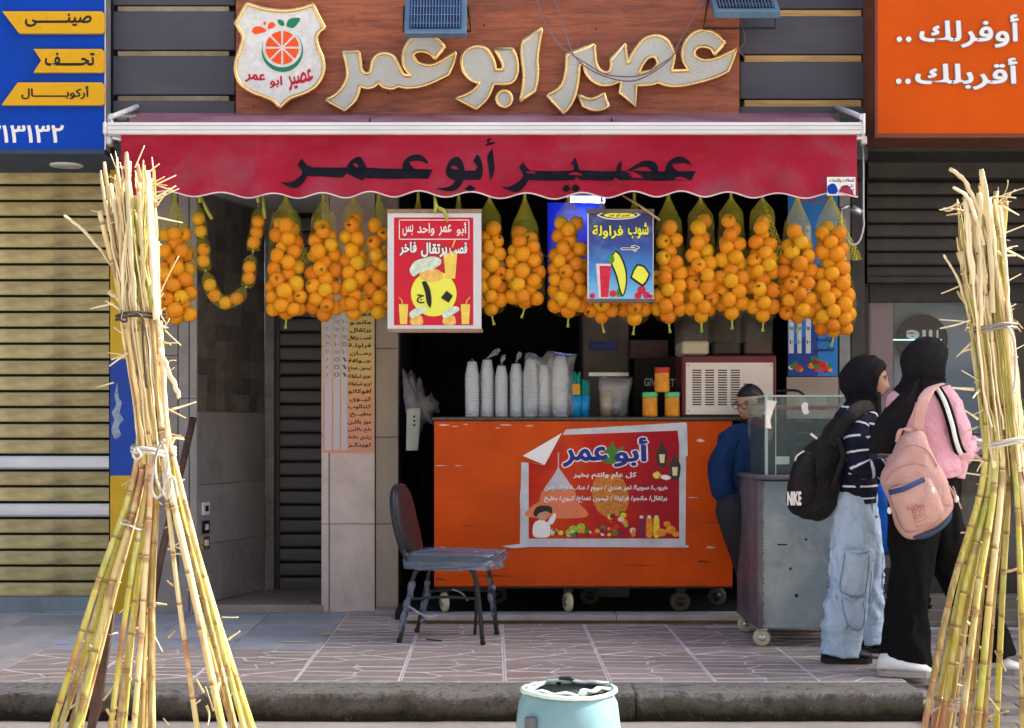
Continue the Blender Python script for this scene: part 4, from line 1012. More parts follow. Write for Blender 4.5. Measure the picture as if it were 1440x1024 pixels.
BAGS = [
 (246, 278, 318, 456, 28, 'net of oranges hanging furthest left, just behind the left sugarcane bundle', 2, None, 0, -0, 22),
 (402, 278, 306, 449, 27, 'net of oranges hanging right beside the looped chain of oranges', 1, None, 1, 0, 24),
 (455, 277, 306, 452, 25, 'net of oranges above the left columns of the printed menu strip', 1, None, 0, 0, 18),
 (497, 277, 296, 450, 21, 'narrow net of oranges above the drink names on the menu strip', 1, None, 0, 0, 0),
 (533, 277, 308, 449, 20, 'net of oranges half hidden by the left edge of the red poster', 0, None, 0, 0, 0),
 (688, 277, 306, 444, 22, 'net of oranges hanging against the right edge of the red poster', 3, None, 1, 0, 0),
 (738, 276, 320, 434, 27, 'shortest net of oranges, second to the right of the red poster', 0, None, 1, 0, 0),
 (800, 276, 305, 447, 28, 'net of oranges beside the left edge of the blue strawberry poster', -1, None, 1, 0, 0),
 (846, 277, 330, 455, 24, 'net of oranges mostly hidden by the left half of the blue poster', 0, None, 1, 0, 0),
 (892, 277, 330, 458, 21, 'net of oranges mostly hidden by the right half of the blue poster', 0, None, 1, 0, 0),
 (940, 275, 312, 455, 25, 'net of oranges against the right edge of the blue strawberry poster', 0, None, 1, 0, 0),
 (985, 279, 303, 454, 23, 'net of oranges above the juice tank with white liquid', 1, (.42,.12), 1, 0, 0),
 (1028, 276, 300, 450, 23, 'net of oranges above the juice tank with black liquid', 1, None, 1, 0, 0),
 (1072, 277, 299, 453, 23, 'net of oranges with a loose flap of net above the brown juice tank', 1, None, 1, 0, 30),
 (1121, 275, 317, 455, 27, 'net of oranges in front of the left half of the blue drinks banner', 1, None, 1, 0, 0),
 (1168, 274, 314, 474, 28, 'lowest hanging net of oranges, furthest right, with a long green net flap', 4, None, 1, 0, 36)]
for cx_, yt, yf, yb, hw_, lab, ln, ws_, tl_, _, fl in BAGS: orange_bag(cx_, yt, yf, yb, hw_*1.06, lab, ln, ws_, tl_, fl)
# two nets seen only as twisted tops behind the posters
for px_, lab in ((588, 'twisted top of a net hanging behind the left half of the red poster'), (645, 'twisted top of a net hanging behind the right half of the red poster')):
    orange_bag(px_, 277, 330, 440, 21, lab, 0, None, 0, 0, YN+.03)

# looped chain of oranges tied off in pairs
ch = root('orange_chain', 'looped chain of oranges knotted in a long net beside the entry', 'chain of oranges', P(320, 280, YN))
groups = [[(279,308),(282,325)], [(286,351),(286,367)], [(295,401),(302,416)], [(317,426),(333,420)], [(350,391),(351,376)], [(357,341),(361,327),(363,312)]]
knots = [(279,277),(284,334),(289,381),None,(346,404),(356,353),(363,277)]
knots[3] = (309,422)
for gi, g in enumerate(groups):
    cs = [P(x, y, YN) for x, y in g]
    for c_ in cs: put_orange(ch, c_, .0375)
    a_ = P(*knots[gi], YN); b_ = P(*knots[gi+1], YN)
    pts = [a_]+cs+[b_]; pth = smooth3(pts, 5); mm = len(pth); rad = []
    for p_ in pth:
        d = min((p_-c_).length for c_ in cs); rad.append(max(.004, .041*sqrt(max(0, 1-(d/.075)**2))+.002) if d < .075 else .005)
    net_shell(pth, rad, ch, .35, n=14, cells=12)
    mb = MB(); mb.ball(b_, .007, 8, 6); mb.build('knot', m_netsolid, ch)
for px_ in (281, 363):
    mb = MB(); mb.tube([P(px_-2, 270, YN), P(px_, 285, YN)], .009, 8); mb.build('net_top', m_netsolid, ch)
for (xa, xb) in ((283, 298), (370, 372)):
    mb = MB(); mb.tube([P(xa, 276, YN), P((xa+xb)/2, 295, YN), P(xb, 308, YN)], [.007, .011, .010], 7); mb.build('loose_net', m_netsolid, ch)

# ------------------------------------------------------------------ hanging posters
def price_poster(name, label, x0, y0, x1, y1, Y, border, bcol, brail):
    r_ = root(name, label, 'poster', P((x0+x1)/2, y0, Y))
    # slightly curled sheet
    def sheet(xa, ya, xb, yb, off, mat, nm, n=10):
        vs = []; fs = []
        for i in range(n+1):
            t = i/n
            for j in range(n+1):
                s_ = j/n; px_ = xa+(xb-xa)*t; py_ = ya+(yb-ya)*s_
                q = P(px_, py_, Y); vs.append((q.x, Y-off, q.z))
        for i in range(n):
            for j in range(n): fs.append((i*(n+1)+j, (i+1)*(n+1)+j, (i+1)*(n+1)+j+1, i*(n+1)+j+1))
        mb = MB(); mb.add(vs, fs, 0, True); return mb.build(nm, mat, r_)
    mb = MB(); mb.box(XX(x0,Y), XX(x1,Y), Y, Y+.004, ZZ(y1,Y), ZZ(y0,Y)); mb.build('sheet', border, r_)
    mb = MB(); mb.box(XX(x0-1,Y), XX(x1+1,Y), Y-.006, Y+.008, ZZ(y0+1,Y), ZZ(y0-5,Y), 0, .003); mb.build('top_batten', brail, r_)
    mb = MB(); mb.box(XX(x0-1,Y), XX(x1+2,Y), Y-.006, Y+.008, ZZ(y1+5,Y), ZZ(y1-.5,Y), 0, .003); mb.build('bottom_batten', brail, r_)
    return r_, sheet
YP = 8.46
m_paper = pm('poster_white_border', (.62,.63,.66), .45, var=.08, scale=3, bump=.05)
m_posred = pm('poster_crimson', (.56,.006,.03), .4, var=.12, scale=5, bump=.0)
m_batten = pm('poster_batten', (.30,.19,.12), .6, var=.3, scale=20)
pr, sheet = price_poster('red_price_poster', 'red juice poster with a yellow price disc, white border, hanging under the awning', 545, 299, 677, 463, YP, m_paper, m_posred, m_batten)
sheet(554, 306, 665.5, 457.5, .001, m_posred, 'print')
for q in ((561,309,660,310.2),(561,336,660,337.2),(561,309,562.2,337.2),(658.8,309,660,337.2)):
    mb = MB(); mb.box(XX(q[0],YP), XX(q[2],YP), YP-.003, YP-.0015, ZZ(q[3],YP), ZZ(q[1],YP)); mb.build('frame_line', m_white, pr)
txt('أبو', 642, 313, 656, 332, YP, m_white, pr, .02, .003); txt('عمر', 617, 316, 635, 332, YP, m_white, pr, .02, .003)
txt('واحد', 587, 314, 611, 332, YP, m_white, pr, .02, .003); txt('بس', 566, 316, 581, 332, YP, m_white, pr, .02, .003)
txt('قصب', 632, 341, 657, 361, YP, m_white, pr, .04, .004, outline=m_black, obold=.05)
txt('برتقال', 592, 341, 629, 362, YP, m_white, pr, .04, .004, outline=m_black, obold=.05)
txt('فاخر', 562, 340, 586, 360, YP, m_white, pr, .04, .004, outline=m_black, obold=.05)
m_peel = pm('pale_cane_print', (.62,.74,.60), .5, var=.3, scale=40, bump=0); m_juice = pm('juice_yellow_print', (.82,.62,.10), .5, var=.15, scale=20, bump=0)
m_orpr = pm('orange_fruit_print', (.85,.50,.12), .5, var=.35, scale=40, bump=0)
pxpoly(circle_px(610, 413, 32, 32), YP, m_lemon, pr, 'price_disc', off=.002)
pxpoly([(623,356),(643,356),(640,392),(627,392)], YP, m_juice, pr, 'juice_glass', off=.003, smooth=False)
pxpoly([(590,386),(600,378),(617,380),(624,390),(612,396),(598,395)], YP, m_orpr, pr, 'orange_slices', off=.0034)
pxpoly([(577,377),(585,367),(607,361),(619,364),(620,371),(610,378),(590,384),(582,389),(577,384)], YP, m_peel, pr, 'cane_pieces', off=.004)
mb = MB(); mb.tube([P(640,337,YP-.005), P(636,348,YP-.005)], .004, 6); mb.build('straw', m_juice, pr)
pxpoly([(593,397,1),(599,396),(605,408),(607,425),(605,434,1),(600,425),(598,412)], YP, m_black, pr, 'numeral', off=.0045)
pxpoly([(628,409,1),(637,416,1),(631,426,1),(620,419,1)], YP, m_black, pr, 'numeral', off=.0045)
txt('ج', 586, 414, 597, 427, YP, m_black, pr, .03, .0045)
for (gx, sgn) in ((561, 1), (648, -1)):
    pxpoly([(gx,428),(gx+13,428),(gx+11.5,456),(gx+1.5,456)], YP, m_juice, pr, 'juice_glass', off=.003, smooth=False)
    mb = MB(); mb.tube([P(gx+6-sgn*1,428,YP-.004), P(gx+4 if sgn > 0 else gx+9, 422, YP-.004), P(gx if sgn > 0 else gx+13, 418, YP-.004)], .003, 5); mb.build('straw', m_juice, pr)
    o_ = 15 if sgn > 0 else -26
    pxpoly([(gx+o_,440),(gx+o_+10,433),(gx+o_+20,431),(gx+o_+24,436),(gx+o_+14,443),(gx+o_+3,448)], YP, m_peel, pr, 'cane_pieces', off=.004)
    pxpoly([(gx+o_+2,446),(gx+o_+10,444),(gx+o_+17,445),(gx+o_+18,456),(gx+o_+2,456)], YP, m_orpr, pr, 'orange_slices', off=.0032)
m_posblue = None
b = NB('poster_blue_sky'); sz = b.new('ShaderNodeSeparateXYZ'); b.L(b.tc.outputs['Object'], sz.inputs[0])
zz1 = ZZ(430, YP); 
mp = b.math('DIVIDE', b.math('SUBTRACT', sz.outputs['Z'], ZZ(420,YP)), ZZ(300,YP)-ZZ(420,YP))
b.set(Base_Color=b.mix(b.ramp(b.noise(9,5,.6), [(.5,(0,0,0)),(.8,(.3,.3,.3))]), b.ramp(mp, [(0,(.20,.52,.78)),(.3,(.03,.25,.62)),(.62,(.012,.05,.30)),(1,(.008,.012,.09))]), (.3,.6,.85)), Roughness=.4); m_posblue = b.m
pb, sheet = price_poster('blue_price_poster', 'dark blue strawberry drink poster with a yellow price hanging under the awning', 826, 299, 919, 421, YP, m_paper, None, pm('grey_brown_batten', (.14,.10,.09), .6, var=.3))
sheet(828, 300, 918, 420.5, .001, m_posblue, 'print')
pxpoly([(839,303,1),(850,298.5),(871,297.5),(892,299),(901,302,1),(890,307),(870,309),(852,308)], YP, m_white, pb, 'oval_edge', off=.0022)
pxpoly([(842,303,1),(852,299.5),(871,298.7),(890,300),(898,302,1),(888,306),(870,307.6),(854,306.6)], YP, m_black, pb, 'oval_band', off=.0028)
pxpoly(circle_px(871, 303, 22, 3.6), YP, m_lemon, pb, 'oval_centre', off=.0034)
txt('عصير ابو عمر', 856, 299.5, 886, 306, YP, m_black, pb, .02, .004)
for s_, bx in (('شوب', (883,313,912,336)), ('فراولة', (833,317,876,336))):
    txt(s_, *bx, YP, m_lemon, pb, .03, .0046, outline=m_black, obold=.05)
txt('جـــ', 874, 346, 898, 353, YP, m_black, pb, .02, .004, outline=m_white, obold=.09)
pxpoly([(865,352,1),(872,357),(880,375),(882,395),(879,412),(875,418,1),(871,410),(866,390),(859,372),(856,365,1)], YP, m_black, pb, 'numeral_edge', off=.003)
pxpoly([(865,354.5,1),(871,360),(878,377),(880,395),(877.5,410),(875.5,415,1),(872,405),(868,388),(861.5,372),(859,366,1)], YP, m_lemon, pb, 'numeral', off=.004)
pxpoly([(896,371,1),(906,374),(915,386,1),(910,397),(904,404,1),(895,398),(886,391,1),(890,380)], YP, m_black, pb, 'numeral_edge', off=.003)
pxpoly([(897,374,1),(905,376.5),(912,386,1),(908,395),(903.5,400,1),(896,395),(889,390,1),(892,381)], YP, m_lemon, pb, 'numeral', off=.004)
m_straw = pm('strawberry_print', (.62,.02,.06), .5, var=.4, scale=50, bump=0); m_leafp = pm('leaf_print', (.06,.30,.05), .5, var=.4, scale=40, bump=0)
pxpoly([(838,371),(859,371),(856,419),(842,419)], YP, pm('glass_print', (.75,.62,.66), .4, var=.1, bump=0), pb, 'juice_glass', off=.0022, smooth=False)
pxpoly([(843,374),(859,374),(855.5,418),(845,418)], YP, m_straw, pb, 'juice', off=.0028, smooth=False)
for q in ((862,413,5),(833,416,4),(902,408,6),(897,416,5),(909,415,5),(915,417,3)): pxpoly(circle_px(q[0],q[1],q[2],q[2]*.95), YP, m_straw, pb, 'strawberry', off=.0026)
pxpoly([(855,366),(861,359),(864,366),(860,371)], YP, m_leafp, pb, 'mint_leaf', off=.0045); pxpoly([(866,412),(872,404),(876,414),(870,418)], YP, m_leafp, pb, 'mint_leaf', off=.0022)
# twigs tied on the posters
tg = root('net_knot', 'twisted yellow green net end tied over the top of the red poster', 'knot', P(620, 300, YP-.02))
mb = MB(); mb.tube([P(611,275,YP-.02),P(613,290,YP-.03),P(611,300,YP-.035)], [.008,.012,.007], 7); mb.tube([P(612,290,YP-.03),P(624,296,YP-.035),P(630,312,YP-.035)], [.009,.012,.008], 7); mb.build('net_end', m_netsolid, tg)
mb = MB(); mb.tube([P(876,275,8.52),P(900,290,8.45),P(928,310,8.43)], .007, 6); tag(mb.build('thin_stick', m_plank), 'thin stick poking out over the top right corner of the blue poster', 'stick')

# ------------------------------------------------------------------ menu on the pillar
Y = 9.425
mn = root('menu_strip', 'tall yellow and pink printed menu with drink names stuck on the marble pillar', 'menu', P(490, 637, Y))
b = NB('menu_print'); sz = b.new('ShaderNodeSeparateXYZ'); b.L(b.tc.outputs['Object'], sz.inputs[0])
mp = b.math('DIVIDE', b.math('SUBTRACT', sz.outputs['Z'], ZZ(640,Y)), ZZ(420,Y)-ZZ(640,Y))
b.set(Base_Color=b.ramp(mp, [(0,(.62,.27,.19)),(.35,(.62,.30,.14)),(.55,(.62,.42,.14)),(1,(.58,.46,.15))]), Roughness=.5)
mb = MB(); mb.box(XX(454.5,Y), XX(526,Y), Y-.002, Y+.004, ZZ(637,Y), ZZ(340,Y)); mb.build('sheet', b.m, mn)
m_col = pm('menu_column_lilac', (.52,.50,.58), .5, var=.06, scale=4, bump=0)
for a_, b_ in ((457,466.5),(469,478),(480,488.5)):
    mb = MB(); mb.box(XX(a_,Y), XX(b_,Y), Y-.0035, Y-.0022, ZZ(633,Y), ZZ(345,Y)); mb.build('price_column', m_col, mn)
items = ['برتقال','موز','تفاح','مانجـو','برتقال','قصب برتقال','فراولـة','رمــان','جــوافة','ليمون نعناع','موريو شيكولاته','اوريو شيكولاته','افوكاتو','كيــوى','كنتالوب','بطيــخ','موز باللبن','بلح باللبن','زبادى خلاط','توينكـز']
for i, s_ in enumerate(items):
    yc = 626-(len(items)-1-i)*10.75
    txt(s_, 489.5 if len(s_) > 6 else 492, yc-3.6, 522, yc+3.8, Y, m_black, mn, .025, .0045)
hand = pm('pen_mark', (.12,.10,.18), .6, var=.2, bump=0)
for i, vals in enumerate((('٢٠','١٥','١٠'),('٢٠','١٥','١٠'),('٢٥','٢٠','١٥'),('٣٠','١٠','٥'),('٢٠','١٥','١٠'),('٨','٥','١'),('٨','٥','١'),('٨','٥','١'))):
    yc = 452+i*10.7
    for (xa, xb), s_ in zip(((458,465),(470,477),(481,487.5)), vals):
        txt(s_, xa, yc-3, xb, yc+3, Y, hand, mn, .0, .0045)

# ------------------------------------------------------------------ counter
YC = 8.9
ct = root('juice_counter', 'bright orange laminate juice counter on cream castors', 'counter', (XX(820,YC), YC, .057))
mb = MB(); mb.box(XX(610.5,YC), XX(1030,YC), YC, YC+.03, ZZ(825,YC), ZZ(592,YC), 0, .003); mb.build('front_panel', m_orangep, ct)
mb = MB(); mb.box(XX(610.5,YC)+.003, XX(1030,YC)-.003, YC+.031, YC+.55, ZZ(823,YC), ZZ(594,YC)); mb.build('carcass', m_frame2, ct)
mb = MB(); mb.box(XX(608,YC), XX(1092,YC), YC-.012, YC+.6, ZZ(591.5,YC), ZZ(586.5,YC), 0, .004); mb.build('worktop', pm('dark_worktop', (.07,.06,.055), .35, var=.5, scale=30, bump=.1), ct)
mb = MB(); mb.box(XX(610.5,YC), XX(1030,YC), YC-.003, YC+.03, ZZ(827.5,YC), ZZ(825.2,YC)); mb.build('bottom_edge', m_black, ct)
for px_, dy in ((625,.0),(799,0),(830,.35),(957,0.02),(1008,.3),(700,.4)):
    c_ = Vector((XX(px_,YC+.04+dy), YC+.06+dy, .057+.062)); 
    mb = MB(); prof = [(.0,-.016),(.045,-.016),(.056,-.013),(.062,-.006),(.062,.006),(.056,.013),(.045,.016),(0,.016)]
    mb.lathe(prof, (0,0,0), 20); wh = mb.build('castor', pm('cream_rubber', (.50,.47,.30), .55, var=.2) if px_ in (625,799) else pm('dark_rubber', (.05,.045,.035), .6, var=.2), ct, (c_.x-ct.location.x, c_.y-ct.location.y, c_.z-ct.location.z)); wh.rotation_euler = (R(90) if dy else 0, R(90) if not dy else 0, R(20) if not dy else 0)
    mb = MB(); mb.lathe([(.0,-.018),(.028,-.018),(.028,.018),(0,.018)], (0,0,0), 12); hb = mb.build('hub', m_alum if px_ in (625,799) else m_blackm, wh, (0,0,0))
    mb = MB(); mb.box(c_.x-.03, c_.x+.03, c_.y-.02, c_.y+.03, c_.z+.055, ZZ(828,YC)-.001+.0, 0, .004); mb.build('fork', m_blackm, ct)
# scuffs on the orange front
m_grime = pm('brown_grime', (.16,.035,.008), .7, var=.4, scale=30)
for q in ((700,810,30,1.2),(900,795,22,1.0),(660,740,16,.8),(1005,735,14,1.0),(990,790,10,2.2),(1018,700,5,2.0),(640,700,12,.6),(620,815,8,2)):
    pxpoly([(q[0]-q[2],q[1]),(q[0]-q[2]*.3,q[1]-q[3]),(q[0]+q[2]*.4,q[1]-q[3]*.4),(q[0]+q[2],q[1]+1),(q[0]+q[2]*.1,q[1]+q[3]*.5)], YC, m_grime, ct, 'scratch', off=.0008)
m_scuff = pm('pale_scuff', (.62,.50,.47), .6, var=.4, scale=30)
for q in ((625,598,8,1.5),(640,600,5,1),(655,597,4,1),(712,598,9,1.4),(745,599,6,1.2),(620,655,9,.9),(645,655,6,.7),(625,770,9,.8),(700,602,4,.8),(985,620,6,3),(1000,770,7,2),(975,700,8,.9),(1012,650,5,.8)):
    pxpoly([(q[0]-q[2],q[1]),(q[0]-q[2]*.3,q[1]-q[3]),(q[0]+q[2]*.5,q[1]-q[3]*.5),(q[0]+q[2],q[1]),(q[0],q[1]+q[3]*.6)], YC, m_scuff, ct, 'scuff', off=.001)
# poster on the counter
YQ = YC-.004
cp = root('ramadan_poster', 'red festive juice poster with a torn folded corner taped to the orange counter', 'poster', P(850, 765, YQ))
b = NB('poster_red_orange'); sx = b.new('ShaderNodeSeparateXYZ'); b.L(b.tc.outputs['Object'], sx.inputs[0])
g = b.math('ADD', b.math('MULTIPLY', b.math('SUBTRACT', sx.outputs['X'], .50), 1.3), b.math('MULTIPLY', b.noise(3, 4, .6, None, 1.0), .9))
b.set(Base_Color=b.ramp(g, [(.1,(.42,.005,.004)),(.4,(.56,.045,.006)),(.75,(.46,.012,.008)),(1,(.34,.003,.016))]), Roughness=.35); b.b.inputs['Specular IOR Level'].default_value = .15; b.bump(b.noise(6,4,.5,None,1.2), .5, .01)
m_tape = pm('crumpled_white_tape', (.55,.58,.64), .35, var=.2, scale=8, bump=.4, bscale=25)
pts = [(796,604),(965,594),(964,768),(731,767),(733,650),(763,653)]
mb = MB(); mb.plate(pts, YQ, YQ+.003); mb.build('border', m_tape, cp)
mb = MB(); mb.plate([(784,612),(955,605.5),(955,757.5),(743.5,757.5),(743.5,651),(765,654)], YQ-.0014, YQ-.0002); mb.build('print', b.m, cp)
mb = MB(); q = [P(735,641,YQ-.003), P(766,654,YQ-.022), P(790,609,YQ-.005)]; n_ = 6
vs = []; 
for i in range(n_+1):
    for j in range(n_+1-i):
        a_, b_ = i/n_, j/n_; p_ = q[0]*(1-a_-b_)+q[1]*a_+q[2]*b_; p_.y -= .012*sin(pi*min(1,a_+b_))*1.0; vs.append(p_)
idx = {}; k = 0
for i in range(n_+1):
    for j in range(n_+1-i): idx[(i,j)] = k; k += 1
fs = []
for i in range(n_):
    for j in range(n_-i):
        fs.append((idx[(i,j)], idx[(i+1,j)], idx[(i,j+1)]))
        if j < n_-i-1: fs.append((idx[(i+1,j)], idx[(i+1,j+1)], idx[(i,j+1)]))
mb.add(vs, fs, 0, True); mb.build('folded_corner', m_white, cp)
for pts in ([(728,767),(740,765),(968,767),(968,770),(715,769)], [(735,655),(731,700),(733,762),(740,764),(737,700)], [(952,600),(966,596),(967,640),(958,650)], [(705,768),(730,765),(760,768),(720,771)]):
    tp_off = globals().get('tp_off', .003)+.0006; pxpoly(pts, YQ, m_tape, cp, 'tape', off=tp_off, smooth=False)
m_navy2 = pm('royal_navy_print', (.01,.02,.26), .4, var=.05, bump=0)
txt('أبو', 863, 615, 911, 657, YQ, m_navy2, cp, .035, .0040, outline=m_white, obold=.045)
txt('عمر', 791, 628, 855, 657, YQ, m_navy2, cp, .035, .0040, outline=m_white, obold=.045)
txt('كل عام وانتم بخير', 806, 664, 895, 674, YQ, m_white, cp, .03, .0035)
txt('خروب/ سوبيا/ تمر هندي / دووم / عناب/ عرقسوس', 765, 682, 939, 692, YQ, m_white, cp, .03, .0040, outline=m_black, obold=.03)
txt('برتقال/ مانجو/ فراولة / ليمون نعناع/ كيوي/ بطيخ', 765, 697, 938, 707, YQ, m_white, cp, .03, .0040, outline=m_black, obold=.03)
m_mosq = pm('mosque_grey_print', (.52,.50,.56), .5, var=.15, bump=0); m_mosq2 = pm('mosque_orange_print', (.72,.20,.09), .5, var=.15, bump=0)
pxpoly([(785,656,1),(790,664),(801,680),(803,688),(768,688),(772,678),(780,666)], YQ, m_mosq, cp, 'mosque_dome', off=.0022)
mb = MB(); mb.box(XX(784.5,YQ), XX(786,YQ), YQ-.0024, YQ-.0018, ZZ(662,YQ), ZZ(636,YQ)); mb.build('spire', m_mosq, cp)
pxpoly([(766,688),(804,688),(812,705),(824,727),(742,727),(748,712),(758,705)], YQ, m_mosq2, cp, 'mosque_shade', off=.0022)
m_lant = pm('lantern_print', (.04,.025,.02), .4, var=.3, bump=0); m_lampl = pm('lantern_light_print', (.75,.62,.38), .4, var=.1, bump=0)
for lx, ly in ((931,617),(949,635)):
    pxpoly([(lx,ly,1),(lx+3,ly+10),(lx+8,ly+20),(lx+6,ly+37),(lx,ly+41),(lx-6,ly+37),(lx-8,ly+20),(lx-3,ly+10)], YQ, m_lant, cp, 'lantern', off=.0022)
    pxpoly([(lx-4,ly+22),(lx+4,ly+22),(lx+3,ly+34),(lx-3,ly+34)], YQ, m_lampl, cp, 'lantern_light', off=.0028, smooth=False)
pxpoly([(918,667),(925,663),(930,670),(922,673)], YQ, m_juice, cp, 'fruit_bits', off=.0022); pxpoly([(926,670),(936,668),(944,672),(936,675)], YQ, m_white, cp, 'ribbon', off=.0022)
fr_ = random.Random(5)
cols = [pm('fruit_print_'+n_, c_, .45, var=.35, scale=60, bump=0) for n_, c_ in (('yellow',(.75,.60,.02)),('lime',(.35,.55,.03)),('green',(.04,.22,.03)),('orange',(.80,.28,.02)),('plum',(.20,.01,.06)),('red',(.6,.03,.02)),('cream',(.75,.65,.5)))]
pxpoly([(845,625),(855,630),(862,622),(866,632),(878,628),(870,645),(880,650),(858,652),(846,648),(852,640)], YQ, cols[2], cp, 'palm_leaves', off=.0019)
pxpoly([(838,672),(872,670),(884,700),(876,722),(850,726),(834,705)], YQ, pm('pineapple_print', (.60,.20,.03), .5, var=.45, scale=60, bump=0), cp, 'pineapple', off=.0019)
for i in range(58):
    t = fr_.random(); x_ = fr_.uniform(776, 893); top = 750-14*math.exp(-((x_-868)/15)**2)*2.2-4; y_ = fr_.uniform(top, 752)
    r_ = fr_.uniform(2.3,4.4); pxpoly(circle_px(x_, y_, r_, r_*.9, 9), YQ, cols[min(6, int(fr_.random()*7))], cp, 'fruit', off=.0024+i*.00002)
for x_, c_ in ((902,4),(913,3),(923,0)):
    pxpoly([(x_-3,728),(x_+3,728),(x_+4,733),(x_+4,754),(x_-4,754),(x_-4,733)], YQ, cols[c_], cp, 'bottle', off=.003); pxpoly([(x_-2.5,725),(x_+2.5,725),(x_+2.5,729),(x_-2.5,729)], YQ, cols[6], cp, 'bottle_cap', off=.0034, smooth=False)
for x_, y_, r_ in ((930,749,7),(943,745,7),(950,751,5),(938,737,5),(806,744,6),(817,741,6),(800,749,5)): pxpoly(circle_px(x_, y_, r_, r_*.8), YQ, cols[3 if x_ > 900 else 1], cp, 'fruit', off=.0032)
# plain waving child figure on the poster (generic)
pxpoly([(752,735),(762,731),(772,737),(774,745),(771,755),(752,755),(749,745)], YQ, m_white, cp, 'printed_robe', off=.0022)
pxpoly(circle_px(763, 724, 8, 8), YQ, pm('skin_print', (.55,.28,.17), .5, var=.1, bump=0), cp, 'printed_face', off=.0024)
pxpoly([(750,722),(755,713),(765,711),(775,713),(776,722),(768,719),(758,722),(754,727)], YQ, m_black, cp, 'printed_hair', off=.0028)
pxpoly([(770,735),(779,722),(782,726),(777,737)], YQ, m_white, cp, 'printed_arm', off=.0026)

# ------------------------------------------------------------------ cups in sleeves
ZW = ZZ(586.5,YC)+.0005
m_cup = pm('white_plastic_cup', (.7,.74,.78), .3, var=.08, bump=0)
b = NB('cup_stack_plastic'); sz = b.new('ShaderNodeSeparateXYZ'); b.L(b.tc.outputs['Object'], sz.inputs[0])
st2 = b.math('PINGPONG', sz.outputs['Z'], .00625); st2 = b.math('DIVIDE', st2, .00625)
b.set(Base_Color=b.mix(b.noise(7,4), b.ramp(st2, [(0,(.36,.41,.47)),(1,(.74,.79,.84))]), (.52,.58,.64)), Roughness=.3); b.bump(st2, .4, .002); m_cupst = b.m
YK = YC+.16
stack = None
for i, (cx_, yt, wd, tip, lab) in enumerate(((664,507,10.5,None,'leftmost stack of plastic cups on the orange counter'),(685,504,10.5,(703,491),'second cup stack from the left, with a long twisted sleeve end'),(705,513,9.5,(709,499),'third cup stack from the left, with a small curled sleeve end'),(726,510,10.5,(732,495),'fourth cup stack from the left, with an upright sleeve end'),(746,504,11,None,'wide bagged cup stack just left of the centre of the cup row'),(765,512,9.5,None,'short cup stack inside the large clear bag'),(788,499,12,None,'tallest cup stack, beside the teal straws'))):
    r_ = root('cup_stack', lab, 'cups', (XX(cx_,YK), YK+(.03 if i % 2 else 0), ZW), 'stacks of plastic cups on the counter')
    Yk = r_.location.y; h = (586-yt)*Yk/F*.985; w_ = wd*Yk/F
    prof = [(w_*.62,0)]; z = .0; k = 0
    prof = [(w_*.93, 0),(w_*.95,.012)]
    nrim = int((h*.78)/.0125)
    for q in range(nrim):
        zq = .014+q*.0125; prof += [(w_*.84, zq), (w_*.97, zq+.005), (w_*.97, zq+.008), (w_*.84, zq+.0115)]
    zt_ = .014+nrim*.0125
    prof += [(w_*.88, zt_), (w_*.62, h*.985), (w_*.58, h), (0, h)]
    mb = MB(); mb.lathe(prof, (0,0,0), 18); mb.build('cups', m_cupst, r_, (0,0,0))
    mb = MB(); mb.lathe([(w_*1.0,.001),(w_*1.03,.05),(w_*1.02,zt_*.9),(w_*.98,zt_),(w_*.70,h*.99),(w_*.3,h+.008),(.006,h+.02)], (0,0,0), 18, sx=1.0); 
    sl = mb.mesh('sleeve')
    for v_ in sl.vertices: v_.co += Vector((mnoise.noise(v_.co*40+Vector((i,0,0))), mnoise.noise(v_.co*40+Vector((0,i,5))), 0))*.006
    sl.materials.append(m_film); link('sleeve', sl, r_, (0,0,0))
    if tip:
        a_ = Vector((0,0,h+.005)); e = P(tip[0], tip[1], Yk)-r_.location
        mb = MB(); mb.tube([a_, a_.lerp(e,.3)+Vector((-.003,0,0)), a_.lerp(e,.65), e], [.005,.008,(.021 if i==1 else .016),.010], 9, ref=(0,1,0)); mb.build('sleeve_end', m_poly, r_, (0,0,0))
def puffy(outline, Y, front, back, name, mat, parent=None, k=4, rings=7, closed=True, n_amp=0.0, n_sc=12, power=.6, smooth=True, seed=0):
    """rounded cushion-like solid from an outline in photo pixels at depth Y"""
    pts = catmull(outline, k, True) if smooth else [Vector(p[:2]) for p in outline]
    q = [P(p.x, p.y, Y) for p in pts]; n = len(q); c_ = sum(q, Vector())/n
    vs = []; fs = []
    for sgn, th in ((-1, front), (1, back)):
        for i in range(rings):
            t = i/(rings-1); s_ = cos(t*pi/2)**power if t < 1 else 0; s_ = max(s_, 0.02)
            d = sin(t*pi/2)**.9*th
            for p in q: vs.append(c_+(p-c_)*s_+Vector((0, sgn*d, 0)))
    H = rings*n
    for side in (0, 1):
        o = side*H
        for i in range(rings-1):
            for j in range(n):
                f = (o+i*n+j, o+i*n+(j+1)%n, o+(i+1)*n+(j+1)%n, o+(i+1)*n+j); fs.append(f)
        fs.append(tuple(o+(rings-1)*n+j for j in range(n)))
    mb = MB(); mb.add(vs, fs, 0, True); me = mb.mesh(name, merge=True)
    if n_amp:
        for v_ in me.vertices:
            nz = mnoise.noise(v_.co*n_sc+Vector((seed,0,0)))+.5*mnoise.noise(v_.co*n_sc*2.3+Vector((0,seed,0)))
            v_.co += v_.normal*nz*n_amp
    for m_ in (mat if isinstance(mat, (list, tuple)) else [mat]): me.materials.append(m_)
    return link(name, me, parent)
cb = puffy([(738,500),(750,497),(762,503),(772,494),(800,497),(812,499),(806,520),(808,560),(803,586),(742,586),(739,550)], YK-.0, .09, .05, 'clear_bag', m_poly, n_amp=.006, n_sc=22)
tag(cb, 'large crumpled clear bag around the cup stacks at the right end of the row', 'bag')
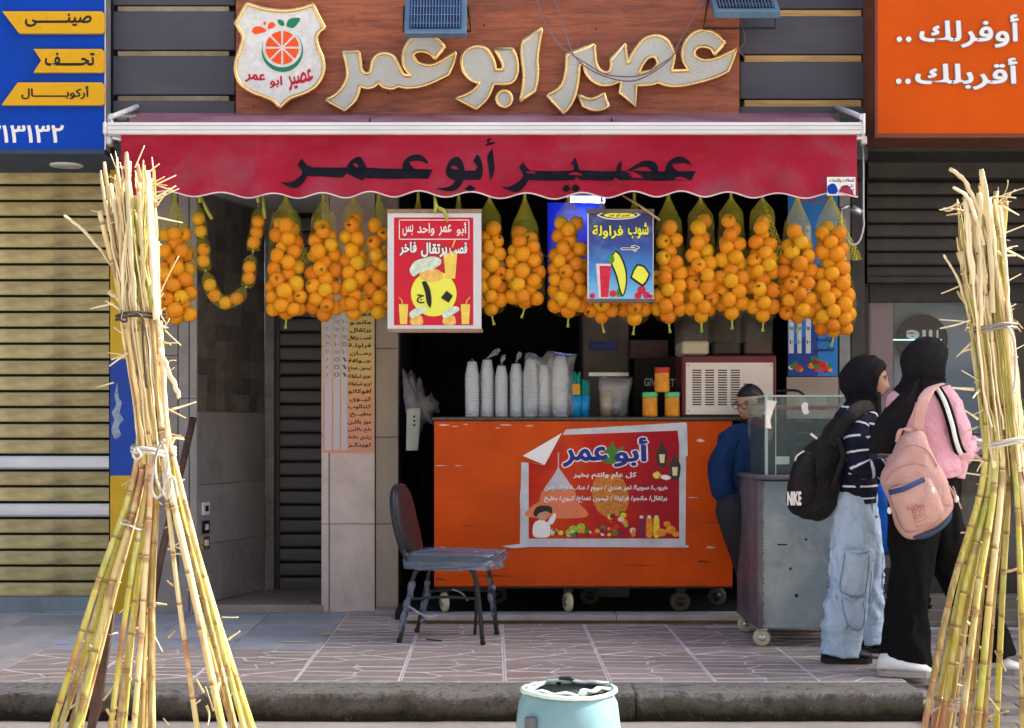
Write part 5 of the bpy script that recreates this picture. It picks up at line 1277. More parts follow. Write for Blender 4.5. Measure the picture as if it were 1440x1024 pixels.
# straws
m_teal = pm('teal_straw', (.02,.42,.36), .35, var=.15, bump=0)
for i, (cx_, cw, yt, lab) in enumerate(((810,9,522,'blue tumbler of teal straws with a yellow label nearest the cup stacks'),(822,9,533,'blue tumbler of teal straws right of the one with a yellow label'))):
    r_ = root('straw_tumbler', lab, 'tumbler', (XX(cx_,YK), YK+i*.02, ZW), 'tumblers of teal straws')
    w_ = cw*YK/F
    mb = MB(); mb.lathe([(w_*.75,0),(w_*.95,.13),(w_*.9,.13),(w_*.7,.006),(0,.006)], (0,0,0), 16); mb.build('cup', pm('blue_tumbler', (.01,.28,.62), .35, var=.3, scale=60), r_, (0,0,0))
    for k in range(16):
        an = rnd.uniform(0,6.28); q = sqrt(rnd.random())*w_*.55; tp_ = Vector((cos(an)*q*1.7, sin(an)*q*1.7, (586-yt)*YK/F*rnd.uniform(.86,1.02)))
        mb = MB(); mb.tube([Vector((cos(an)*q*.7, sin(an)*q*.7, .01)), tp_], .0032, 6); mb.build('straw', m_teal, r_, (0,0,0))
    if i == 0:
        mb = MB(); mb.box(-w_*.6, w_*.55, -w_-.004, -w_-.001, .135, .20, 0, .001); mb.build('label_card', pm('mustard_label', (.60,.33,.01), .5, var=.2), r_, (0,0,0))
bg_ = puffy([(842,531),(860,530),(885,531),(889,535),(884,560),(878,586),(848,586),(843,560)], YK, .07, .07, 'clear_bag', m_poly, n_amp=.006, n_sc=20)
tag(bg_, 'clear polythene bag with dark cups inside, between the straws and the jam jars', 'bag')
for k, (x_, w_, h_, c_) in enumerate(((852,9,36,(.35,.25,.10)),(867,7,28,(.03,.045,.07)))):
    mb = MB(); rw = w_*YK/F; hh = h_*YK/F
    mb.lathe([(rw*.8,0),(rw,hh),(rw*.9,hh),(rw*.75,.01),(0,.01)], (0,0,0), 16)
    tag(mb.build('dark_cup', pm('dark_cup_%s' % ('amber','slate')[k], c_, .25, var=.4, scale=20), None, (XX(x_,YK), YK+.02, ZW)), ('amber cup inside the clear bag beside the straws', 'slate coloured cup inside the clear bag nearest the jars')[k], 'cup')
# jam jars
def jar(cx_, z0, lidc, lab, dy=0):
    r_ = root('jam_jar', lab, 'jar', (XX(cx_,YC+.1), YC+.1+dy, z0), 'jars of orange jam on the counter')
    s_ = YC/F
    mb = MB(); mb.lathe([(0,.0),(.040,.0),(.046,.006),(.047,.018),(.0455,.05),(.0455,.095),(.047,.108),(.042,.117),(.040,.122)], (0,0,0), 24); mb.build('glass', m_jam, r_, (0,0,0))
    mb = MB(); mb.lathe([(.044,.118),(.0475,.120),(.0475,.128),(.046,.130),(.0475,.132),(.0475,.146),(.044,.149),(0,.149)], (0,0,0), 24); mb.build('lid', lidc, r_, (0,0,0))
    return r_
m_jam = pm('apricot_jam', (.72,.27,.015), .12, var=.2, scale=9, bump=.03, dirt=(.80,.45,.12), dirt_amt=.4, dirt_scale=20)
m_lidg = pm('mint_green_lid', (.10,.55,.22), .35, var=.1, bump=0); m_lidr = pm('red_lid', (.55,.03,.03), .35, var=.1, bump=0)
jar(914, ZW, m_lidg, 'green lidded jam jar at the bottom left of the small pyramid'); jar(945.5, ZW, m_lidg, 'green lidded jam jar at the bottom right beside the juice machine'); jar(931, ZW+.1495, m_lidr, 'red lidded jam jar standing on top of the two green lidded ones')
# dark fridge / boxes behind
Y = 9.75
bxr = root('grey_cabinet', 'dim grey glass fronted cabinet behind the clear bag', 'cabinet', (XX(852,Y), Y, .05))
mb = MB(); mb.box(XX(819,Y), XX(885,Y), Y, Y+.4, .05, ZZ(440,Y), 0, .01); mb.build('cabinet_body', pm('dim_brown_grey', (.085,.07,.065), .35, var=.4, scale=5), bxr)
mb = MB(); mb.box(XX(828,Y), XX(869,Y), Y-.006, Y-.001, ZZ(493,Y), ZZ(480,Y)); mb.build('blue_label', pm('deep_blue_label', (.01,.03,.16), .4, var=.4), bxr)
txt('عصير', 832, 482, 866, 491, Y-.006, pm('faded_label_text', (.05,.10,.35), .5, var=.1, bump=0), bxr, .0)
mb = MB(); mb.box(XX(828,Y), XX(884,Y), Y-.008, Y-.002, ZZ(529,Y), ZZ(524,Y)); mb.build('shelf_edge', m_alum, bxr)
bb = root('dark_shirt', 'black cloth printed with pale capital letters hanging behind the jam jars', 'cloth', P(930, 560, 9.3))
mb = MB(); mb.plate([(893,505),(960,500),(962,583),(890,583)], 9.30, 9.33); mb.build('cloth', m_gap, bb)
m_pale = pm('pale_letter', (.42,.42,.42), .6, var=.1, bump=0)
txt('GIV', 906, 532, 922, 543, 9.30, m_pale, bb, .01, rot=.03); txt('ET', 938, 533, 949, 544, 9.30, m_pale, bb, .01, rot=-.03)
mb = MB(); mb.box(XX(886,9.6), XX(940,9.6), 9.6, 9.9, ZZ(505,9.6), ZZ(478,9.6), 0, .006); tag(mb.build('red_brown_box', pm('dim_red_brown', (.07,.03,.03), .4, var=.5, scale=12)), 'dim reddish box on a shelf behind the jam jars', 'box')
# juice machine
Y = YC+.06
jm = root('juice_machine', 'maroon juice dispenser with three clear tanks and a louvred steel back', 'juice dispenser', (XX(1025,Y), Y, ZW))
m_mar = pm('maroon_plastic', (.13,.025,.035), .4, var=.15)
mb = MB(); mb.box(XX(959.5,Y), XX(1092,Y), Y+.004, Y+.42, ZW+.002, ZZ(500,Y), 0, .008); mb.build('housing', m_mar, jm)
mb = MB(); mb.box(XX(961,Y), XX(1091,Y), Y+.001, Y+.42, ZW, ZW+.008); mb.build('base', m_black, jm)
mb = MB(); mb.box(XX(964.5,Y), XX(1087,Y), Y-.002, Y+.003, ZZ(583,Y), ZZ(510,Y), 0, .001); pn = mb.build('steel_back', m_steel, jm)
for c_ in range(5):
    for r_ in range(15):
        if c_ == 4 and r_ > 5: continue
        xa = 973.5+c_*18; ya = 520+r_*3.45 if c_ < 4 else 539.5+r_*3.45
        mb = MB(); mb.box(XX(xa,Y), XX(xa+12.8,Y), Y-.0035, Y-.0022, ZZ(ya+1.7,Y), ZZ(ya,Y)); mb.build('louvre', m_black, pn)
for px_, py_ in ((968,514),(1084,514),(968,578)):
    mb = MB(); mb.ball(P(px_,py_,Y-.003), .004, 8, 5); mb.build('screw', m_blackm, pn)
for i, (xa, xb, liq, nm) in enumerate(((958,1001,(.60,.57,.40),'milky'),(1003,1045,(.008,.008,.008),'black'),(1047,1090,(.035,.012,.012),'brown'))):
    mb = MB(); mb.box(XX(xa+1,Y), XX(xb-1,Y), Y+.03, Y+.40, ZZ(508,Y), ZZ(500.5,Y), 0, .006); mb.build('tank_base', m_mar, jm)
    mb = MB(); mb.box(XX(xa+1,Y), XX(xb-1,Y), Y+.04, Y+.38, ZZ(500,Y)+.001, ZZ(425,Y), 0, .015); tk = mb.build('tank', m_tank if 'm_tank' in globals() else glassm('tank_plastic', (.93,.91,.90), .04, .06, .45), jm); m_tank = MATS['tank_plastic']
    mb = MB(); mb.box(XX(xa+2.5,Y), XX(xb-2.5,Y), Y+.046, Y+.37, ZZ(499,Y)+.002, ZZ(479,Y), 0, .012); mb.build('juice', pm('%s_drink' % nm, liq, .6, var=.05, bump=0, spec=.1), tk)
    mb = MB(); mb.box(XX(xa,Y), XX(xb,Y), Y+.03, Y+.39, ZZ(425,Y)+.001, ZZ(420,Y), 0, .006); mb.build('tank_lid', m_mar, tk)
# banner on the right
Y = 9.28
bn = root('blue_drinks_banner', 'tall blue printed drinks banner with fruit pile hanging behind the orange nets', 'banner', P(1143, 545, Y))
m_banb = pm('banner_azure', (.015,.20,.60), .4, var=.12, scale=2, bump=0)
mb = MB(); mb.box(XX(1108,Y), XX(1178,Y), Y-.002, Y+.01, ZZ(529,Y), ZZ(266,Y)); mb.build('sheet', m_banb, bn)
pxpoly([(1108,500),(1112,490),(1140,466),(1150,420),(1150,529),(1108,529)], Y, pm('banner_navy', (.01,.05,.30), .4, var=.1, bump=0), bn, 'navy_wave', off=.0025, smooth=False)
txt('عصير ابو عمر', 1122, 277, 1172, 286, Y, m_red, bn, .02, .004)
m_lil = pm('banner_pale_column', (.60,.66,.72), .5, var=.05, bump=0)
for a_, b_ in ((1109,1116),(1121,1127),(1133,1140)):
    mb = MB(); mb.box(XX(a_,Y), XX(b_,Y), Y-.0045, Y-.003, ZZ(497,Y), ZZ(318,Y)); mb.build('price_column', m_lil, bn)
    for k in range(9): txt('١٥' if k % 2 else '١٠', a_+1, 322+k*19.5, b_-1, 328+k*19.5, Y, m_black, bn, .02, .006)
for k, s_ in enumerate(('قصب','سوبيا','دوم','خروب','كركديه','تمر','لبن','مانجو')): txt(s_, 1148, 318+k*13, 1172, 326+k*13, Y, m_black, bn, .02, .004)
txt('كركديه', 1148, 474, 1172, 482, Y, m_black, bn, .02, .006); txt('عرقسوس', 1145, 487, 1173, 496, Y, m_black, bn, .02, .006)
for i in range(40):
    x_ = fr_.uniform(1111, 1168); yb_ = 516-10*math.exp(-((x_-1140)/18)**2); y_ = fr_.uniform(yb_-2, 524)
    r_ = fr_.uniform(2.2,4.6); pxpoly(circle_px(x_, y_, r_, r_*.85, 9), Y, cols[fr_.choice((0,2,3,4,5,5,5,4,2,6))], bn, 'fruit', off=.0035+i*.00003)
mb = MB(); mb.box(XX(1106,Y), XX(1179,Y), Y+.0, Y+.02, ZZ(660,Y), ZZ(530,Y), 0, .003); tag(mb.build('beige_board', pm('beige_board_paint', (.34,.28,.24), .6, var=.15, scale=3, bump=.05)), 'plain beige board under the blue drinks banner', 'board')
mb = MB(); mb.tube(smooth3([P(1082,552,9.0),P(1095,550,8.97),P(1108,549,8.94),P(1122,550,8.9),P(1131,556,8.88)], 4), .008, 8); 
tag(mb.build('black_cable', m_blackm), 'thick black cable lying behind the top of the glass case', 'cable')
# cable and crank at the pier
kk = root('awning_crank', 'awning crank loop and grey gearbox hanging at the right pier', 'crank', P(1200, 300, 8.9))
mb = MB(); mb.tube(smooth3([P(1183,292,8.9),P(1184,318,8.88),P(1195,342,8.86),P(1207,341,8.86),P(1214,320,8.86),P(1214,296,8.88),P(1214,200,8.92)], 5), .0075, 7); mb.build('crank_loop', m_alum, kk)
mb = MB(); mb.tube([P(1198,292,8.88), P(1211,300,8.88)], .022, 10); mb.tube([P(1182,294,8.88), P(1194,290,8.88)], .012, 8); mb.build('gearbox', m_alum, kk)

# ------------------------------------------------------------------ hanging bag inside the opening
Y = 9.3
hb = root('hanging_bag', 'grey plastic bag with a white card tag hanging in the opening left of the counter', 'bag', P(585, 520, Y))
puffy([(567,518,1),(573,528),(578,520,1),(586,538),(590,530,1),(598,556),(607,553,1),(616,568),(618,580,1),(608,584),(612,598,1),(598,594),(590,612,1),(580,606),(574,622,1),(571,580),(567,550)], Y+.05, .07, .06, 'bag_body', pm('grey_plastic_bag', (.13,.13,.15), .35, var=.4, scale=9, bump=.4, bscale=20), hb, n_amp=.016, n_sc=24)
puffy([(572,575),(592,573),(590,612),(588,634),(571,634)], Y-.03, .012, .01, 'card_tag', pm('pale_card', (.36,.38,.36), .6, var=.15), hb, smooth=False)
for y_ in (586,592,598): 
    mb = MB(); mb.ball(P(582.5,y_,Y-.045), .007, 8, 5); mb.build('printed_dot', m_black, hb)

# ------------------------------------------------------------------ floodlights and wires
def flood(label, x0, x1, y0, y1, Yf, tilt):
    W = (x1-x0)*Yf/F; H = .36
    c_ = Vector((XX((x0+x1)/2, Yf), Yf, ZZ(y1, Yf)))
    r_ = root('floodlight', label, 'floodlight', c_, 'floodlights on the wooden sign')
    m_fl = pm('weathered_blue_housing', (.12,.22,.34), .4, metal=.3, var=.25, bump=.1, dirt=(.05,.06,.06), dirt_amt=.5)
    mb = MB(); mb.box(-W/2, W/2, 0, .05, 0, H, 0, .006); hs_ = mb.build('housing', m_fl, r_, (0,0,0))
    mb = MB(); mb.box(-W/2+.03, W/2-.03, -.004, -.001, .03, H-.02, 0); pl_ = mb.build('reflector', pm('flood_reflector', (.03,.06,.14), .15, metal=.6, var=.5, scale=14), hs_, (0,0,0))
    for k in range(17):
        xk = -W/2+.04+(W-.08)*k/16
        mb = MB(); mb.box(xk-.0025, xk+.0025, -.012, -.0045, .035, H-.03); mb.build('louvre', pm('flood_rib', (.16,.24,.36), .35, metal=.4, var=.3), hs_, (0,0,0))
    for k in range(5):
        zk = .06+k*.065; mb = MB(); mb.box(-W/2+.035, W/2-.035, -.014, -.0125, zk-.002, zk+.002); mb.build('cross_bar', pm('flood_rib', None), hs_, (0,0,0))
    mb = MB(); mb.tube([(-W/2-.006,.02,H*.6), (-W/2-.02,.2,H*.55), (W/2+.02,.2,H*.55), (W/2+.006,.02,H*.6)], .008, 6); mb.build('bracket', m_blackm, r_, (0,0,0))
    r_.rotation_euler = (tilt, 0, 0)
    return r_
flood('blue grey floodlight tilted down at the top edge above the silver letters', 568, 656, 0, 46, 8.55, R(-28))
flood('blue grey floodlight showing only its lower edge at the right end of the wooden sign', 1004, 1098, -20, 15, 8.55, R(-50))
m_wire = pm('violet_grey_wire', (.20,.14,.17), .5, var=.2)
wr = root('loose_wires', 'thin loose wires drooping across the large silver letters', 'wires', P(880, 100, 8.78))
for pts in ([(752,-10),(765,30),(785,62),(802,75),(822,88),(850,104),(880,108),(905,105),(930,90),(947,78),(955,60),(975,25),(990,0)], [(775,-10),(790,30),(806,76),(830,98),(862,111),(890,114),(915,104),(940,86),(948,76)], [(1040,28),(1048,55),(1040,70),(1046,80)]):
    mb = MB(); mb.tube(smooth3([P(x_, y_, 8.80 if x_ > 740 and x_ < 1030 else 8.97) for x_, y_ in pts], 4), .0042, 5); mb.build('wire', m_wire, wr)
mb = MB(); mb.tube([P(272,588,9.2), P(244,705,9.0), P(225,790,8.9), P(212,862,8.8)], .022, 10); tag(mb.build('wooden_pole', m_oldw), 'dark brown wooden pole leaning behind the left sugarcane bundle', 'pole')
# ------------------------------------------------------------------ chair
chx, chy = -.215, 8.21
cr_ = root('banquet_chair', 'black framed padded chair with torn clear plastic wrapping beside the orange counter', 'chair', (chx, chy, 0.004), None, R(-11))
m_cfr = pm('chair_black_frame', (.022,.023,.026), .32, var=.2, bump=.02)
m_cback = pm('chair_maroon_vinyl', (.018,.013,.016), .45, var=.2, scale=6, bump=.05)
m_cedge = pm('chair_dark_blue_sheen', (.014,.018,.028), .3, var=.2)
def lp(name, pts, r, mat=m_cfr, k=5, n=10):
    mb = MB(); mb.tube(smooth3(pts, k), r, n); return mb.build(name, mat, cr_, (0,0,0))
for s_ in (-1, 1):
    y = s_*.19
    lp('leg', [(-.245,y*1.05,0),(-.20,y,.20),(-.165,y,.36),(-.12,y*.98,.405),(.0,y*.98,.41)], .0125)
    lp('leg', [(.215,y*1.05,0),(.19,y,.25),(.165,y,.375),(.12,y*.98,.408),(.0,y*.98,.41)], .0125)
    lp('stretcher', [(-.19,y,.235),(0,y,.25),(.19,y,.245)], .008)
    lp('back_post', [(-.10,y*.9,.40),(-.19,y*.95,.43),(-.235,y,.52)], .0125)
    lp('leg', [(.10,s_*.15,0.005),(.11,s_*.14,.2),(.10,s_*.12,.38)], .009) if s_ > 0 else None
    mb = MB(); mb.ball((-.245,y*1.05,.012), .016, 10, 6); mb.ball((.215,y*1.05,.012), .016, 10, 6); mb.build('foot_cap', m_black, cr_, (0,0,0))
# backrest: rounded panel, slanted
oc = []; fsx = []
def backpt(u, v, t):
    """u across -1..1, v height 0..1, t thickness"""
    z = .44+v*.395; x = -.215-.085*v-.012*sin(v*3)+t
    return (x, u, z)
def back_outline(k, sc=1.0):
    a = 2*pi*k/40; c_, s_ = cos(a), sin(a)
    e = .62
    return (abs(c_)**e*(1 if c_ >= 0 else -1)*.205*sc*(1-.12*max(0, s_)), .5+abs(s_)**e*(1 if s_ >= 0 else -1)*.5*sc)
mb = MB(); vs = []; fs = []
R_ = [(1.0,0),(1.0,.016),(.95,.030),(.7,.036),(.35,.038),(.02,.039)]
for sc, t in R_:
    for k in range(40):
        u_, v_ = back_outline(k, sc); vs.append(backpt(u_, v_, t))
for i in range(len(R_)-1):
    for k in range(40): fs.append((i*40+k, i*40+(k+1)%40, (i+1)*40+(k+1)%40, (i+1)*40+k))
fs.append(tuple(range(40)))
mb.add(vs, fs, 0, True); mb.build('backrest', m_cback, cr_, (0,0,0))
mb = MB(); mb.tube([backpt(*back_outline(k, 1.02), .004) for k in range(40)], (.016,.013), 8, closed=True); mb.build('back_frame', m_cedge, cr_, (0,0,0))
mb = MB(); mb.tube([backpt(u_, .985+.02*(1-abs(u_)/.07), -.008) for u_ in (-.07,-.035,0,.035,.07)], .013, 8); mb.build('hand_grip', m_cfr, cr_, (0,0,0))
# seat
vs = []; fs = []; R_ = [(.96,.408),(1.0,.42),(1.0,.445),(.96,.462),(.8,.474),(.5,.480),(.02,.482)]
for sc, z in R_:
    for k in range(40):
        a = 2*pi*k/40; e = .45; c_, s_ = cos(a), sin(a)
        vs.append((abs(c_)**e*(1 if c_ >= 0 else -1)*.225*sc-.005, abs(s_)**e*(1 if s_ >= 0 else -1)*.215*sc*(1+.06*c_), z))
for i in range(len(R_)-1):
    for k in range(40): fs.append((i*40+k, i*40+(k+1)%40, (i+1)*40+(k+1)%40, (i+1)*40+k))
fs.append(tuple(range(40))[::-1])
mb = MB(); mb.add(vs, fs, 0, True); mb.build('seat', m_cback, cr_, (0,0,0))
# torn clear wrap over the seat and legs
m_wrap = glassm('blue_clear_wrap', (.50,.66,.92), .22, .04)
vs = []; N = 26
for i in range(N+1):
    for k in range(48):
        a = 2*pi*k/48; sc = 1.0-i/N if i > 7 else 1.0; e = .5; c_, s_ = cos(a), sin(a)
        z = .39+.085*min(1,i/7.0) if i <= 7 else .475+.012*sin((i-7)/19*pi)
        x_ = abs(c_)**e*(1 if c_ >= 0 else -1)*.24*sc; y_ = abs(s_)**e*(1 if s_ >= 0 else -1)*.235*sc
        if c_ > .6: x_ += .035*sc*(1 if i < 12 else .5)
        p_ = Vector((x_, y_, z)); nz = mnoise.noise(p_*22)+.6*mnoise.noise(p_*55)
        vs.append(p_+Vector((x_*.06*nz*2, y_*.06*nz*2, .010*nz+.006)))
fs = [(i*48+k, i*48+(k+1)%48, (i+1)*48+(k+1)%48, (i+1)*48+k) for i in range(N) for k in range(48)]
mb = MB(); mb.add(vs, fs, 0, True); mb.build('plastic_wrap', m_wrap, cr_, (0,0,0))
for (a_, b_) in (((-.235,-.2,.06),(-.175,-.19,.33)), ((-.22,.2,.05),(-.17,.19,.30)), ((.20,.2,.10),(.18,.19,.34))):
    a_, b_ = Vector(a_), Vector(b_); pts = []; rad = []
    for i in range(15):
        t = i/14; p_ = a_.lerp(b_, t)+Vector((mnoise.noise(Vector((t*6,a_.y*9,0))), mnoise.noise(Vector((t*6,0,a_.y*9))),0))*.018
        pts.append(p_); rad.append(.016+.012*mnoise.noise(Vector((t*9, a_.y*7, 4))))
    mb = MB(); mb.tube(pts, rad, 10, cap=False); o = mb.build('torn_wrap', m_wrap, cr_, (0,0,0))
    for v_ in o.data.vertices: v_.co += v_.normal*mnoise.noise(v_.co*60)*.008
lp('torn_strip', [(-.19,-.21,.20),(-.13,-.24,.17),(-.07,-.25,.15),(-.02,-.25,.16)], .007, m_poly)
lp('torn_strip', [(-.02,.1,.26),(.03,.12,.24),(.07,.1,.20)], .006, m_poly)
mb = MB(); mb.tube([P(599,902,8.1)+Vector((0,0,.006)), P(622,904,8.1)+Vector((0,0,.006))], .004, 6)
o = mb.build('thin_twig', m_blackm); 
for v_ in o.data.vertices: v_.co.z -= ZZ(903, 8.1)-.006
tag(o, 'thin dark twig lying on the paving under the chair', 'twig')

# ------------------------------------------------------------------ steel cart with glass case
c0 = Vector((XX(1067,7.9), 7.9, 0)); W_, D_ = .52, .66
cartx, carty = c0.x+W_/2, 7.9+D_/2
kt = root('steel_cart', 'scratched blue grey sheet steel cart on cream castors carrying the glass case', 'cart', (cartx, carty, 0.004))
m_cart = pm('galvanised_sheet', (.22,.29,.33), .42, metal=.25, var=.22, scale=3, bump=.10, bscale=30, dirt=(.46,.48,.48), dirt_amt=.6, dirt_scale=5)
m_carts = pm('worn_brown_steel', (.12,.10,.12), .5, metal=.2, var=.35, scale=5, bump=.1, dirt=(.28,.27,.30), dirt_amt=.5)
zt_ = ZZ(676, 7.9); zb_ = ZZ(884, 7.9)
mb = MB(); mb.box(c0.x+.012, c0.x+W_, 7.9, 7.9+D_, zb_, zt_, 0, .006); mb.build('body', m_cart, kt)
mb = MB(); mb.box(c0.x-.006, c0.x+.010, 7.895, 7.9+D_+.005, zb_-.004, zt_+.004, 0, .004); mb.build('side_panel', m_carts, kt)
mb = MB(); mb.box(c0.x-.002, c0.x+.016, 7.889, 7.8945, zb_, zt_); 
for k in range(40):
    zk = zb_+(zt_-zb_)*k/40; mb.box(c0.x+.016, c0.x+.016+rnd.uniform(.002,.010), 7.889, 7.8945, zk, zk+(zt_-zb_)/40*rnd.uniform(.5,1))
mb.build('corner_strip', m_carts, kt)
mb = MB(); mb.box(c0.x-.02, c0.x+W_+.012, 7.88, 7.9+D_+.02, zt_+.005, zt_+.028, 0, .004); mb.build('top_tray', m_carts, kt)
for q in ((1093,765,1107,767),(1132,757,1135,760),(1110,798,1113,802),(1118,835,1122,840)):
    mb = MB(); mb.box(XX(q[0],7.9), XX(q[2],7.9), 7.8975, 7.8995, ZZ(q[3],7.9), ZZ(q[1],7.9)); mb.build('dent_mark', m_black, kt)
for (x_, y_, rz) in ((c0.x+.02,7.93,0),(c0.x+W_-.05,7.96,.5),(c0.x+.03,7.9+D_-.07,.2),(c0.x+W_-.05,7.9+D_-.06,1.2)):
    r0 = .046; mb = MB(); mb.lathe([(0,-.014),(.03,-.014),(.043,-.012),(r0,-.006),(r0,.006),(.043,.012),(.03,.014),(0,.014)], (0,0,0), 22)
    wh = mb.build('castor', pm('cream_castor', (.48,.50,.34), .5, var=.15), kt, (x_-cartx, y_-carty, r0)); wh.rotation_euler = (R(90), 0, rz)
    mb = MB(); mb.lathe([(0,-.016),(.018,-.0165),(.018,.0165),(0,.016)], (0,0,0), 14); mb.build('hub', m_alum, wh, (0,0,0))
    mb = MB(); mb.lathe([(.024,-.0145),(.030,-.016),(.034,-.0135)], (0,0,0), 18); mb.build('hub_ring', pm('castor_groove', (.12,.13,.10), .5), wh, (0,0,0))
    mb = MB(); mb.box(x_-.03, x_+.03, y_-.03, y_+.03, r0*2+.0, zb_-.001, 0, .003); mb.build('castor_plate', m_alum, kt)
# glass case
gx0, gx1 = XX(1077,7.93), XX(1077,7.93)+.45; gz0, gz1 = zt_+.0295, ZZ(556,7.93); gy0, gy1 = 7.93, 7.93+.56
gc = root('glass_case', 'scratched glass display case standing on the steel cart', 'display case', ((gx0+gx1)/2, (gy0+gy1)/2, gz0))
m_gedge = pm('green_glass_edge', (.42,.52,.50), .15, var=.2, bump=0)
for nm, q in (('front_pane',(gx0,gx1,gy0,gy0+.006)),('back_pane',(gx0,gx1,gy1-.006,gy1)),('side_pane',(gx0,gx0+.006,gy0+.0065,gy1-.0065)),('side_pane',(gx1-.006,gx1,gy0+.0065,gy1-.0065))):
    mb = MB(); mb.box(*q, gz0, gz1-.007); mb.build(nm, m_sideglass if nm == 'side_pane' else m_glass, gc)
mb = MB(); mb.box(gx0-.004, gx1+.004, gy0-.004, gy1+.004, gz1-.0065, gz1); mb.build('top_pane', m_glass, gc)
mb = MB(); mb.box(gx0-.005, gx1+.005, gy0-.007, gy0-.0045, gz1-.008, gz1+.001); mb.box(gx0-.008, gx0-.0045, gy0-.005, gy1, gz1-.008, gz1+.001); mb.build('top_edge', m_gedge, gc)
mb = MB(); mb.box(gx0-.006, gx0+.010, gy0-.006, gy0-.001, gz0, gz1-.008); mb.box(gx0+.05, gx0+.054, gy0-.004, gy0-.001, gz0, gz1-.01); mb.build('corner_post', m_gedge, gc)
mb = MB(); mb.box(gx0+.01, gx1-.01, gy0+.12, gy1-.04, gz0, gz0+.30, 0, .008); mb.build('dark_tray', pm('teal_dark_tray', (.02,.04,.045), .3, var=.3), gc)
mb = MB(); mb.box(gx0+.02, gx0+.44, gy0+.10, gy0+.14, gz0+.345, gz0+.37, 0, .004); mb.build('shelf', pm('grey_red_shelf', (.25,.10,.08), .4, var=.4), gc)
pxpoly([(1127,570),(1131,566),(1136,568),(1136,575),(1138,580),(1132,583),(1128,578)], gy0, m_white, gc, 'torn_sticker', off=.002)
mb = MB(); mb.box(XX(1090,gy0), XX(1110,gy0), gy0-.003, gy0-.001, ZZ(653,gy0), ZZ(642,gy0)); mb.build('small_label', pm('pale_teal_label', (.40,.52,.48), .5), gc)
mb = MB(); p0 = P(1074,560,gy0-.006); 
vs = [P(1078,563,gy0-.006),P(1093,564,gy0-.009),P(1088,575,gy0-.012),P(1083,592,gy0-.012),P(1085,603,gy0-.010),P(1077,602,gy0-.006)]; mb.add(vs, [(0,1,2),(0,2,3),(0,3,5),(3,4,5)], 0, True); mb.build('shiny_tape', pm('silver_tape', (.75,.76,.78), .15, metal=.6, var=.3, bump=.3), gc)

# blue bag on the ground by the right shop
bb2 = puffy([(1216,690),(1222,672),(1240,668),(1268,676),(1274,700),(1272,760),(1266,782),(1232,780),(1218,768),(1214,730)], 8.25, .14, .16, 'blue_sack', pm('bright_blue_sack', (.005,.13,.62), .35, var=.35, scale=5, bump=.2), n_amp=.02, n_sc=9)
bs = root('blue_sack_stand', 'bright blue plastic covered stand between the two women', 'stand', (XX(1245,8.25), 8.25, 0))
bb2.parent = bs; bb2.location = -Vector(bs.location); bb2.name = 'blue_cover'
for dx, dy in ((-.07,-.08),(.09,-.08),(-.07,.1),(.09,.1)):
    mb = MB(); mb.box(bs.location.x+dx-.015, bs.location.x+dx+.015, 8.25+dy-.015, 8.25+dy+.015, .0, .52, 0, .003); mb.build('leg', m_blackm, bs)
mb = MB(); mb.box(XX(1250,8.2), XX(1264,8.2), 8.10, 8.12, ZZ(792,8.2), ZZ(776,8.2), 0, .003); mb.build('pale_tag', pm('pale_grey_tag', (.35,.38,.42), .5), bs)
mb = MB(); mb.box(bs.location.x-.09, bs.location.x+.11, 8.15, 8.37, .15, .17, 0, .003); mb.build('lower_shelf', m_blackm, bs)

# ------------------------------------------------------------------ plastic barrel / cut jug in the street
YBj = 5.2; bx = XX(799, YBj)
bj = root('plastic_tub', 'pale turquoise plastic tub with a battered rim standing in the street by the kerb', 'tub', (bx, YBj, -.13))
m_tub = pm('turquoise_plastic', (.19,.35,.41), .4, var=.16, scale=4, bump=.05, dirt=(.22,.36,.38), dirt_amt=.5, dirt_scale=5)
zr = ZZ(970, YBj)+.13
prof = [(.10,.0),(.165,.004),(.178,.03),(.184,.15),(.182,.26),(.172,.34),(.160,zr-.02),(.158,zr-.004)]
mb = MB(); mb.lathe(prof+[(.154,zr-.004)], (0,0,0), 56, cap=False); mb.build('tub_wall', m_tub, bj, (0,0,0)); mb = MB(); mb.lathe([(.1535,zr-.006),(.150,zr-.03),(.165,.30),(.165,.05),(0,.03)], (0,0,0), 48); mb.build('opening_shade', pm('tub_opening_shade', (.02,.03,.032), .5, var=.3), bj, (0,0,0))  # near-black inner wall added for the shade in the tub opening
rim = []
for k in range(60):
    a = 2*pi*k/60; r_ = .161+.003*sin(3*a+1)+.003*mnoise.noise(Vector((cos(a)*3,sin(a)*3,0)))
    rim.append(Vector((r_*cos(a), r_*sin(a), zr+.003*sin(2*a+.5)+.004*mnoise.noise(Vector((cos(a)*5,sin(a)*5,2))))))
mb = MB(); mb.tube(rim, (.009,.008), 8, closed=True); mb.build('rim', pm('pale_rim', (.58,.72,.70), .35, var=.15, scale=20, bump=.2), bj, (0,0,0))
for a0, a1, rr0, zz0 in ((-2.6,-1.4,.12,.004),(-1.3,-.3,.118,.012),(.4,2.0,.128,.010),(2.2,3.4,.13,.0)):
    pts = [Vector((cos(a0+(a1-a0)*t/8)*(rr0+.03*(t%8==0)), sin(a0+(a1-a0)*t/8)*(rr0+.03*(t%8==0)), zr+zz0+.004*sin(t*1.3))) for t in range(9)]
    mb = MB(); mb.tube(pts, (.014,.007), 8); mb.build('torn_lip', pm('pale_rim', None), bj, (0,0,0))
mb = MB(); mb.tube([(-.03,.13,zr),(-.02,.12,zr+.018),(.01,.115,zr+.02),(.03,.125,zr+.004)], (.010,.007), 8); mb.build('handle_stub', pm('dark_stub', (.05,.06,.06), .5, var=.3), bj, (0,0,0))
